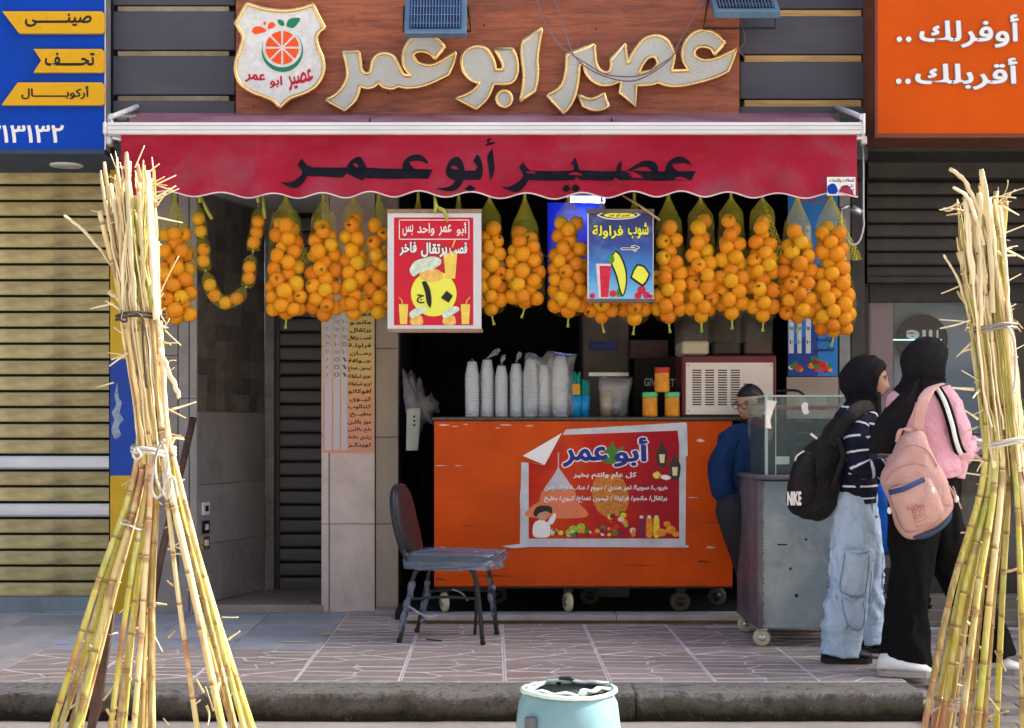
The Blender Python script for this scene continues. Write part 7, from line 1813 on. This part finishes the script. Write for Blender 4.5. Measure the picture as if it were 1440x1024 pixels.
m_scarf = pm('black_scarf_cloth', (.010,.010,.013), .85, var=.3, scale=12, bump=.25, bscale=200, wr=(7,.55), spec=.12)
m_jean = pm('light_blue_denim', (.42,.57,.76), .8, var=.16, scale=5, bump=.35, bscale=260, wr=(6,.7), dirt=(.50,.60,.72), dirt_amt=.6, dirt_scale=2.5)
m_jeans = pm('denim_seam', (.40,.50,.62), .8, var=.1)
b = NB('navy_striped_knit'); at = b.new('ShaderNodeAttribute', attribute_name='arc'); s_ = b.new('ShaderNodeSeparateXYZ'); b.L(at.outputs['Vector'], s_.inputs[0])
wv = b.math('ADD', s_.outputs['X'], b.math('MULTIPLY', b.noise(6, 3), .012))
fr2 = b.math('FRACT', b.math('DIVIDE', wv, .062)); ln = b.math('LESS_THAN', b.math('ABSOLUTE', b.math('SUBTRACT', fr2, .5)), .075)
gp = b.math('GREATER_THAN', b.noise(17, 1, .5), .40); ln = b.math('MULTIPLY', ln, gp)
b.set(Base_Color=b.mix(ln, b.ramp(b.noise(20,4), [(.3,(.008,.010,.028)),(.7,(.014,.018,.045))]), (.74,.76,.80)), Roughness=.85); b.b.inputs['Specular IOR Level'].default_value = .12; b.bump(b.math('ADD', b.math('MULTIPLY', b.math('ABSOLUTE', b.math('SUBTRACT', b.noise(6,4,.55,None,1.6), .5)), 3.0), b.math('MULTIPLY', b.noise(300,2), .15)), .7, .012); m_knit = b.m
m_blackc = pm('black_bag_cloth', (.010,.010,.012), .6, var=.3, scale=8, bump=.3, bscale=150, wr=(8,.6), spec=.2)
m_btr = pm('black_trouser_cloth', (.006,.006,.007), .85, var=.3, scale=5, bump=.3, bscale=150, wr=(5,.6), spec=.1)
m_pink = pm('pink_fleece', (.70,.38,.48), .85, var=.10, scale=6, bump=.3, bscale=220, wr=(6,.7), dirt=(.70,.38,.48), dirt_amt=.4, dirt_scale=3)
m_pinkb = pm('dusty_pink_canvas', (.56,.34,.315), .75, var=.12, scale=8, bump=.3, bscale=200, wr=(7,.6), dirt=(.60,.37,.36), dirt_amt=.5, dirt_scale=3)
m_wshoe = pm('white_shoe', (.72,.74,.78), .55, var=.12, scale=15, bump=.1); m_bshoe = pm('black_shoe', (.02,.021,.025), .45, var=.2, scale=15, bump=.1)
m_soleg = pm('grey_sole', (.32,.32,.33), .7, var=.15); m_soleb = pm('black_sole', (.02,.02,.02), .7, var=.15)

# ---- woman in the striped sweater
YW = 7.47; G0 = .004
wa = root('person', 'woman in black headscarf, navy striped sweater and light blue cargo jeans, facing right', 'person', (XX(1205,YW), YW, 0))
hc = P(1219, 536, YW)
mb = MB(); M, s = head_into(mb, hc, R(-7), 1.05, R(6))
sh_c = P(1206, 586, YW)
mb.tube([P(1203,700,YW), P(1200,650,YW), P(1204,600,YW), P(1210,580,YW), P(1214,566,YW), P(1217,548,YW)], [(.095,.14),(.085,.12),(.09,.16),(.06,.12),(.048,.052),(.045,.048)], 20, ref=(1,0,0))
armR = [P(1203,592,7.30), P(1205,630,7.27), P(1211,664,7.27), P(1226,660,7.26), P(1243,652,7.27)]
mb.tube(smooth3(armR, 4), [.042]*8+[.034]*9, 12)
armL = [P(1208,592,7.64), P(1214,630,7.68), P(1222,662,7.66), P(1238,660,7.62), P(1252,656,7.58)]
mb.tube(smooth3(armL, 4), [.042]*8+[.034]*9, 12)
hand_into(mb, P(1246,650,7.27), (1,.15,.05), (.0,-.6,.9), .88, thumb=-1, curl=.55)
hand_into(mb, P(1256,656,7.56), (1,-.2,.05), (.0,.6,.9), .88, thumb=1, curl=.55)
mb.tube([P(1200,700,7.39), P(1193,800,7.38), P(1184,905,7.40)], [.085,.055,.042], 12); mb.tube([P(1206,700,7.57), P(1221,800,7.66), P(1227,893,7.70)], [.075,.05,.04], 12)
mb.tube([P(1178,921,7.40), P(1210,925,7.40)], [.035,.03], 10); mb.tube([P(1214,905,7.70), P(1238,907,7.68)], [.035,.03], 10)
fuse(mb, 'body', m_skin, wa)
face_parts(wa, M, s)
hijab_shell(wa, M, s, m_scarf, seed=1, back=.06, grow=1.03)
cloth('scarf_drape', [P(1216,548,YW), P(1212,566,YW), P(1207,584,YW), P(1204,604,YW+.0)], [(.085,.080),(.074,.078),(.088,.115),(.112,.165)], m_scarf, wa, 48, 8, fold=.012, sc=(14,14,9), seed=3)
cloth('scarf_chin', [P(1226,555,YW), P(1226,566,YW), P(1224,578,YW), P(1222,592,YW)], [(.045,.055),(.048,.062),(.052,.068),(.05,.075)], m_scarf, wa, 32, 6, fold=.008, sc=(14,14,12), seed=5)
cloth('sweater', [P(1199,707,YW), P(1198,690,YW), P(1198,655,YW), P(1202,618,YW), P(1205,594,YW), P(1209,578,YW), P(1212,570,YW)], [(.112,.165),(.118,.172),(.105,.155),(.112,.175),(.112,.185),(.085,.14),(.05,.07)], m_knit, wa, 64, 8, fold=.015, sc=(8,8,6), seed=2, att=True)
sl = cloth('sleeve', [P(1204,582,7.34)]+armR[0:1]+[P(1204,620,7.26), P(1207,644,7.25), P(1214,658,7.245), P(1226,659,7.24), P(1242,653,7.26)], [.050,.062,.057,.055,.052,.046,.036], m_knit, wa, 36, 8, fold=.010, sc=(11,11,9), seed=6, att=True)
cloth('sleeve', [P(1208,584,7.60)]+armL[0:1]+[P(1214,630,7.68), P(1221,666,7.66), P(1236,663,7.63), P(1250,657,7.59)], [.050,.060,.055,.055,.050,.038], m_knit, wa, 36, 8, fold=.009, sc=(11,11,9), seed=7, att=True)
mb = MB()
def leg_into(mb, path, rads, n=44, k=10):
    pts = smooth3(path, k); mb.tube(pts, lerplist(rads, len(pts)), n, ref=(1,0,0))
leg_into(mb, [P(1196,690,7.42), P(1200,730,7.38), P(1198,790,7.36), P(1190,850,7.37), P(1184,890,7.38), P(1181,922,7.38)], [(.105,.10),(.112,.10),(.104,.09),(.102,.09),(.097,.09),(.102,.095)])
leg_into(mb, [P(1202,690,7.54), P(1212,735,7.60), P(1222,790,7.66), P(1223,850,7.70), P(1225,880,7.70), P(1227,905,7.70)], [(.095,.09),(.085,.085),(.072,.08),(.065,.08),(.060,.08),(.060,.085)])
mb.tube([P(1199,682,YW), P(1199,700,YW), P(1200,722,YW)], [(.112,.155),(.118,.165),(.10,.14)], 40, ref=(1,0,0))
me = fuse(mb, 'jeans', m_jean, wa, .008, 5)
folds(me, .034, (10,10,6.5), 4, .6, zf=lambda c_: (.45+.75*max(0, min(1, (.62-c_.z)/.5)))*max(.25, min(1, (c_.z-.04)/.16)))
# cargo pocket
pk = puffy([(1188,775),(1198,772),(1215,776),(1222,778),(1220,800),(1216,836),(1206,840),(1190,836),(1180,830),(1184,800)], 7.272, .030, .02, 'cargo_pocket', m_jean, wa, n_amp=.008, n_sc=20)
mb = MB(); mb.tube([P(1186,772,7.255), P(1204,778,7.250), P(1223,775,7.262)], (.010,.005), 8); mb.build('pocket_flap', m_jeans, wa)
m_seam = pm('denim_dark_seam', (.16,.25,.38), .8, var=.2)
for pts in ([(1188,778),(1185,800),(1181,828),(1190,836),(1206,840),(1216,835)],[(1222,780),(1221,800),(1217,834)],[(1184,842),(1189,870),(1198,884),(1210,886),(1216,868),(1214,846)],[(1226,700),(1228,760),(1226,800),(1222,850)]):
    mb = MB(); mb.tube(smooth3([P(x_, y_, 7.245 if x_ < 1225 else 7.33) for x_, y_ in pts], 5), .0028, 5); mb.build('seam', m_seam, wa)
pkk = puffy([(1184,840),(1198,846),(1214,842),(1216,868),(1210,888),(1198,884),(1188,872)], 7.275, .018, .02, 'cargo_pocket', m_jean, wa, n_amp=.008, n_sc=22)
shoe(wa, P(1158,931,7.38)*1 if False else Vector((XX(1155,7.38),7.38,G0-.0)), Vector((XX(1226,7.36),7.36,G0)), .080, .085, m_bshoe, m_soleb)
shoe(wa, Vector((XX(1200,7.70),7.70,G0)), Vector((XX(1250,7.66),7.68,G0)), .080, .085, m_bshoe, m_soleb)

# her backpack
YB_ = 7.34
ba = root('black_backpack', 'black backpack with large white capital letters worn over the striped sweater', 'backpack', P(1150, 735, YB_))
puffy([(1176,586,1),(1158,610),(1140,622),(1124,640),(1114,670),(1108,705),(1112,722),(1128,731),(1150,733),(1166,724),(1178,700),(1184,660),(1192,625),(1194,600)], YB_+.06, .125, .12, 'bag_body', m_blackc, ba, n_amp=.016, n_sc=9, rings=12, k=7)
puffy([(1122,640),(1138,634),(1146,650),(1146,690),(1138,712),(1118,712),(1111,700),(1114,665)], YB_-.045, .05, .03, 'front_pocket', m_blackc, ba, n_amp=.008, n_sc=12)
ns = cloth('shoulder_strap', [P(1167,628,7.24), P(1182,602,7.20), P(1198,584,7.20), P(1212,572,7.27), P(1226,570,7.36)], [(.030,.008),(.034,.008),(.036,.009),(.034,.009),(.03,.008)], m_blackc, ba, 14, 6, ref=(.6,0,-.8), fold=.002)
cloth('side_strap', [P(1170,690,7.24), P(1180,660,7.20), P(1186,640,7.20), P(1176,612,7.20)], [(.012,.006),(.014,.006),(.014,.006),(.012,.006)], m_blackc, ba, 10, 6, fold=.0)
txt('NIKE', 1107, 691, 1127, 711, 7.233, m_white, ba, .05, .0)
mb = MB(); mb.tube(smooth3([P(1118,648,7.262), P(1121,641,7.258), P(1131,634,7.256)], 5), (.004,.003), 6); mb.build('white_mark', m_white, ba)
mb = MB(); mb.tube([P(1140,610,7.22), P(1149,617,7.215)], .006, 6); mb.build('white_zip_tag', m_white, ba)

# ---- woman in the pink jacket
YV = 7.06
wb = root('person', 'woman in long black headscarf, pink jacket and flared black trousers, seen from behind', 'person', (XX(1310,YV), YV, 0))
hc = P(1304, 512, YV)
mb = MB(); M, s = head_into(mb, hc, R(22), 1.0, R(4))
mb.tube([P(1298,690,YV), P(1296,640,YV), P(1298,590,YV), P(1300,560,YV), P(1302,545,YV), P(1303,525,YV)], [(.12,.11),(.11,.10),(.14,.11),(.12,.10),(.052,.055),(.048,.05)], 20, ref=(1,0,0))
armR = [P(1335,560,YV-.05), P(1344,590,YV-.06), P(1346,625,YV-.05), P(1354,628,YV+.02), P(1364,624,YV+.05)]
mb.tube(smooth3([P(1332,562,YV-.05), P(1342,600,YV-.06), P(1344,634,YV-.05), P(1358,628,YV+.02), P(1369,622,YV+.06)], 4), [.045]*8+[.036]*9, 12)
hand_into(mb, P(1366,622,YV+.05), (.90,.35,.03), (.0,-.5,.85), .92, thumb=1, curl=.75)
mb.tube([P(1270,570,YV+.08), P(1258,610,YV+.1), P(1262,645,YV+.18), P(1290,650,YV+.26)], [.045,.04,.036,.03], 12)
hand_into(mb, P(1350,640,YV+.18), (.9,.2,.0), (.0,-.5,.85), .9, thumb=-1, curl=.7)
mb.tube([P(1300,650,YV+.26), P(1325,648,YV+.22), P(1350,640,YV+.18)], [.036,.034,.028], 12)
mb.tube([P(1285,690,YV), P(1276,800,YV-.03), P(1274,930,YV-.03)], [.09,.06,.042], 12); mb.tube([P(1310,690,YV+.03), P(1350,800,YV+.10), P(1398,930,YV+.14)], [.09,.06,.042], 12)
mb.tube([P(1255,942,YV-.03), P(1290,944,YV-.05)], [.035,.03], 10); mb.tube([P(1385,938,YV+.14), P(1414,938,YV+.12)], [.035,.03], 10)
fuse(mb, 'body', m_skin, wb)
face_parts(wb, M, s)
hijab_shell(wb, M, s, m_scarf, seed=9, back=.08, grow=1.06)
cloth('scarf_neck', [P(1300,528,YV), P(1296,545,YV), P(1294,556,YV), P(1292,568,YV)], [(.098,.088),(.105,.092),(.13,.105),(.12,.115)], m_scarf, wb, 48, 8, fold=.012, sc=(14,14,14), seed=11)
# scarf tail flying back and down
vs = []; NI, NK = 22, 16
for i in range(NI):
    t = i/(NI-1)
    cx_ = 1282-44*t-4*sin(t*3); cy_ = 540+98*t; w0 = 10+17*sin(min(1,t*1.6)*pi/2)-9*t**3
    for k in range(NK):
        a = 2*pi*k/NK
        p = P(cx_+w0*cos(a), cy_-10*cos(a)*(1-t), YV-.08+.0*t); vs.append(p+Vector((0, sin(a)*.05, 0))+Vector((.0, .012*sin(k*1.9+t*4), 0)))
fs = [(i*NK+k, i*NK+(k+1)%NK, (i+1)*NK+(k+1)%NK, (i+1)*NK+k) for i in range(NI-1) for k in range(NK)]+[tuple(range(NK)), tuple((NI-1)*NK+k for k in range(NK))[::-1]]
mb = MB(); mb.add(vs, fs, 0, True); o = mb.build('scarf_tail', m_scarf, wb); folds(o, .008, (22,22,6), 12)
cloth('jacket', [P(1302,672,YV), P(1301,660,YV), P(1300,625,YV), P(1299,590,YV), P(1301,566,YV), P(1303,552,YV), P(1304,543,YV)], [(.175,.145),(.182,.152),(.165,.14),(.172,.135),(.175,.125),(.13,.095),(.06,.06)], m_pink, wb, 64, 8, fold=.019, sc=(8,8,5), seed=13)
cloth('jacket_hem', [P(1340,672,YV+.0), P(1342,650,YV+.0), P(1338,625,YV+.0)], [(.052,.09),(.058,.1),(.05,.09)], m_pink, wb, 32, 8, fold=.008, sc=(8,8,5), seed=14)
slv = [P(1322,550,YV-.04), P(1333,572,YV-.07), P(1343,600,YV-.08), P(1346,634,YV-.06), P(1356,634,YV-.01), P(1367,624,YV+.05)]
cloth('sleeve', slv, [.050,.066,.066,.060,.055,.040], m_pink, wb, 40, 8, fold=.017, sc=(10,10,8), seed=15)
sm = smooth3([P(1316,544,YV-.08), P(1328,565,YV-.142), P(1338,595,YV-.156), P(1344,620,YV-.150), P(1352,638,YV-.105), P(1366,639,YV-.03)], 8)
for nm, w_, r2, m_ in (('black_band', .024, .006, m_btr), ('white_band', .013, .0085, m_signw)):
    mb = MB(); mb.tube(sm, (w_, r2), 10, ref=(1,0,.25)); mb.build(nm, m_, wb)
mb = MB()
leg_into(mb, [P(1292,675,YV), P(1284,740,YV-.02), P(1282,800,YV-.03), P(1277,860,YV-.03), P(1274,905,YV-.03), P(1274,934,YV-.03)], [(.13,.125),(.118,.12),(.095,.095),(.098,.095),(.110,.105),(.118,.11)])
leg_into(mb, [P(1306,680,YV+.03), P(1320,740,YV+.06), P(1345,800,YV+.10), P(1375,865,YV+.13), P(1392,905,YV+.14), P(1398,926,YV+.14)], [(.13,.125),(.118,.11),(.098,.09),(.098,.09),(.10,.095),(.102,.10)])
mb.tube([P(1300,660,YV), P(1302,685,YV), P(1302,720,YV)], [(.15,.13),(.165,.145),(.14,.13)], 40, ref=(1,0,0))
me = fuse(mb, 'trousers', m_btr, wb, .009, 5); folds(me, .020, (9,9,4), 21, .5)
shoe(wb, Vector((XX(1234,6.99),7.00,G0)), Vector((XX(1310,6.93),6.93,G0)), .095, .085, m_wshoe, m_soleg)
shoe(wb, Vector((XX(1384,7.2),7.20,-.024)), Vector((XX(1440,7.16),7.15,-.024)), .088, .085, m_wshoe, m_soleg)
mb = MB(); mb.box(XX(1364,YV),XX(1376,YV),YV-.02,YV+.0,ZZ(612,YV),ZZ(609,YV),0,.002); tag(mb.build('phone', m_blackm), 'thin dark phone held by the woman in the pink jacket', 'phone')
# her backpack
YK_ = 6.86
bk = root('pink_backpack', 'dusty pink canvas backpack with a navy pocket stripe worn over the pink jacket', 'backpack', P(1290, 755, YK_))
puffy([(1268,612,1),(1284,604),(1296,608),(1302,622),(1314,645),(1328,668),(1338,700),(1338,718),(1326,738),(1300,752),(1278,757),(1264,746),(1254,716),(1246,692),(1241,672),(1252,644)], YK_, .10, .12, 'bag_body', m_pinkb, bk, n_amp=.010, n_sc=9, rings=12, k=7)
puffy([(1250,690),(1262,682),(1300,670),(1312,680),(1322,705),(1326,722),(1310,738),(1280,748),(1268,742),(1258,718)], YK_-.075, .055, .02, 'front_pocket', m_pinkb, bk, n_amp=.006, n_sc=10, rings=9, k=6)
puffy([(1278,755),(1300,747),(1322,736),(1337,718),(1334,732),(1318,747),(1296,758)], YK_-.01, .07, .06, 'navy_base', pm('slate_navy_cloth', (.045,.075,.16), .75, var=.15, bump=.3, bscale=180), bk)
mb = MB(); mb.tube([P(1250,693,6.735), P(1270,688,6.715), P(1300,674,6.72)], (.012,.004), 8, ref=(0,0,1)); mb.build('navy_stripe', pm('navy_webbing', (.03,.06,.18), .6), bk)
for pts, r_ in (([P(1290,606,6.84), P(1294,580,6.80), P(1300,560,6.80), P(1310,546,6.86), P(1322,541,6.96)], (.026,.007)), ([P(1262,622,6.86),P(1266,606,6.84),P(1278,604,6.83),P(1286,612,6.84)], (.012,.005)), ([P(1308,640,6.80),P(1322,668,6.78),P(1338,690,6.80),P(1346,705,6.83)], (.006,.004)), ([P(1340,684,6.83),P(1346,700,6.83),P(1352,716,6.84)], (.004,.004))):
    mb = MB(); mb.tube(smooth3(pts, 6), r_, 10, ref=(1,0,.2)); mb.build('strap', m_pinkb, bk)
for q in ((1311,690,6.74),(1345,702,6.82),(1251,718,6.80)):
    mb = MB(); mb.ball(P(*q), (.012,.009,.017), 10, 8); mb.build('pale_toggle', m_white, bk)
for pts in ([(1250,690),(1262,682),(1300,670),(1312,680),(1322,705),(1326,722),(1310,738),(1280,748),(1268,742),(1258,718)],):
    q = catmull(pts, 5, True); mb = MB(); mb.tube([P(p_.x, p_.y, YK_-.082) for p_ in q], .0035, 6, closed=True); mb.build('seam_piping', pm('rose_piping', (.40,.20,.20), .7, var=.1), bk)
for pts in ([(1256,650),(1266,634),(1284,626),(1304,634),(1318,656)], [(1246,676),(1256,662),(1284,652),(1306,658),(1318,672)]):
    mb = MB(); mb.tube(smooth3([P(x_, y_, YK_-.108+.03*abs(i-2)/2) for i, (x_, y_) in enumerate(pts)], 6), .003, 6); mb.build('zip', pm('rose_piping', None), bk)
m_printp = pm('rose_print', (.40,.12,.13), .7, var=.1, bump=0)
def tilt_txt(s_, x0, y0, x1, y1, rot): txt(s_, x0, y0, x1, y1, 6.716, m_printp, bk, .0, .0, rot=rot)
tilt_txt('RomMmei', 1275, 709, 1300, 716, -.22)
for q in ((1287,718,1299,733),):
    mb = MB()
    for (x_, y_) in ((1286,719),(1293,716),(1288,727),(1295,724)): mb.tube([P(x_+2.4*cos(t), y_+2.6*sin(t), 6.712) for t in [i*2*pi/10 for i in range(10)]], .0018, 5, closed=True)
    mb.tube([P(1282,716,6.712),P(1298,711,6.712),P(1302,730,6.712),P(1287,735,6.712)], .0016, 5, closed=True)
    mb.build('printed_emblem', m_printp, bk)
tilt_txt('Sweet and Co', 1287, 736, 1311, 740, -.22)

# ---- man behind the cart
YM = 8.62
mp_ = root('person', 'man with black hair and glasses in a dark blue sweater behind the steel cart', 'person', (XX(1045,YM), YM, .057))
hc = P(1056, 570, YM)
mb = MB(); M, s = head_into(mb, hc, R(222), 1.0, R(8))
mb.tube([P(1052,700,YM+.02), P(1050,660,YM), P(1056,625,YM), P(1059,603,YM), P(1059,585,YM)], [(.14,.12),(.15,.12),(.17,.12),(.06,.07),(.055,.058)], 20, ref=(1,0,0))
armA = [P(1036,615,YM-.05), P(1016,650,YM-.08), P(1018,690,YM-.10), P(1040,690,YM-.06)]
mb.tube(smooth3(armA, 4), [.05]*6+[.04]*7, 12)
armB = [P(1086,618,YM+.03), P(1100,655,YM-.02), P(1094,690,YM-.02), P(1074,694,YM-.06)]
mb.tube(smooth3(armB, 4), [.05]*6+[.04]*7, 12)
hand_into(mb, P(1046,690,YM-.06), (.9,-.1,.0), (0,-.3,.9), .95, thumb=-1, curl=.6); hand_into(mb, P(1070,694,YM-.06), (-.9,-.1,.0), (0,-.3,.9), .95, thumb=1, curl=.6)
for sx in (0, 1):
    dx = 26*sx
    mb.tube(smooth3([P(1044+dx,705,YM+.02), P(1032+dx,712,YM-.09), P(1030+dx,720,YM-.13), P(1050+dx,785,YM-.04), P(1064+dx,845,YM+.0)], 4), [.085]*6+[.065]*6+[.05]*5, 12)
    mb.tube([P(1064+dx,846,YM+.0), P(1068+dx,850,YM-.1)], [.04,.035], 10)
fuse(mb, 'body', m_skin, mp_, .006)
face_parts(mp_, M, s)
# hair cap
n, m_ = 48, 36; vs = []; fs = []; ok = {}
for i in range(m_+1):
    th = pi*i/m_
    for k in range(n):
        ph = 2*pi*k/n; d = Vector((sin(th)*cos(ph), sin(th)*sin(ph), cos(th))); p = Vector((d.x*.099, d.y*.081, d.z*.121+.002)); p += d*mnoise.noise(d*9)*.003
        vs.append(M @ p); ok[(i,k)] = (p.z > .058-.0*p.x) or (p.x < -.005 and p.z > -.045) or (p.x < .03 and p.z > .01)
for i in range(m_):
    for k in range(n):
        if ok[(i,k)] and ok[(i+1,k)] and ok[(i,(k+1)%n)] and ok[(i+1,(k+1)%n)]: fs.append((i*n+k, i*n+(k+1)%n, (i+1)*n+(k+1)%n, (i+1)*n+k))
mb = MB(); mb.add(vs, fs, 0, True); o = mb.build('hair', m_hair, mp_, merge=True); so = o.modifiers.new('t', 'SOLIDIFY'); so.thickness = .010; so.offset = -1
mb = MB()
for sd in (-1, 1): mb.tube([M @ Vector((.101-.004*abs(cos(t)), sd*(.031+.024*cos(t)), .008+.017*sin(t))) for t in [i*2*pi/20 for i in range(20)]], .0022, 6, closed=True)
mb.tube([M @ Vector((.102,-.009,.012)), M @ Vector((.105,0,.014)), M @ Vector((.102,.009,.012))], .0022, 6)
for sd in (-1, 1): mb.tube([M @ Vector((.097, sd*.055, .012)), M @ Vector((.06, sd*.080, .010)), M @ Vector((-.005, sd*.080, .004))], .002, 6)
mb.build('glasses', m_blackm, mp_)
m_bsw = pm('dark_blue_knit', (.008,.03,.10), .85, var=.2, scale=8, bump=.3, bscale=220, wr=(6,.7), spec=.12)
cloth('sweater', [P(1052,706,YM+.02), P(1050,690,YM+.02), P(1050,650,YM), P(1055,620,YM), P(1058,604,YM), P(1059,594,YM)], [(.165,.15),(.17,.155),(.178,.155),(.185,.145),(.09,.09),(.062,.068)], m_bsw, mp_, 56, 8, fold=.010, sc=(8,8,5), seed=31)
cloth('sleeve', [P(1048,606,YM-.02)]+armA[:3]+[P(1034,692,YM-.07)], [.05,.072,.078,.068,.045], m_bsw, mp_, 40, 8, fold=.012, sc=(9,9,7), seed=33)
cloth('sleeve', [P(1074,606,YM+.02)]+armB[:3]+[P(1080,694,YM-.04)], [.05,.07,.072,.062,.045], m_bsw, mp_, 40, 8, fold=.010, sc=(9,9,7), seed=34)
cloth('collar', [P(1058,600,YM), P(1058,593,YM), P(1058,587,YM)], [(.075,.08),(.066,.07),(.060,.064)], m_scarf, mp_, 32, 5, fold=.003)
m_dtr = pm('dark_grey_trousers', (.02,.02,.026), .8, var=.2, bump=.3, bscale=200)
for sx in (0, 1):
    dx = 26*sx
    cloth('trouser_leg', [P(1046+dx,706,YM+.03), P(1034+dx,711,YM-.06), P(1029+dx,724,YM-.13), P(1048+dx,785,YM-.05), P(1063+dx,846,YM+.0)], [.10,.098,.09,.078,.066], m_dtr, mp_, 36, 8, fold=.010, seed=35+sx)
    shoe(mp_, Vector((XX(1064+dx,YM), YM+.06, .060)), Vector((XX(1024+dx,YM-.3), YM-.13-.16, .060)) if False else Vector((XX(1068+dx,YM), YM-.14, .060)), .08, .08, m_bshoe, m_soleb)
sto = root('stool', 'plain dark stool under the man behind the steel cart', 'stool', (XX(1078,YM), YM+.05, .057))
mb = MB(); mb.lathe([(0,.55),(.16,.55),(.165,.565),(.16,.585),(0,.59)], (0,0,0), 24); mb.build('seat', m_frame2, sto, (0,0,0))
for k in range(4):
    a = pi/4+k*pi/2; mb = MB(); mb.tube([(.10*cos(a),.10*sin(a),.55),(.12*cos(a),.12*sin(a),0)], .012, 8); mb.build('leg', m_blackm, sto, (0,0,0))
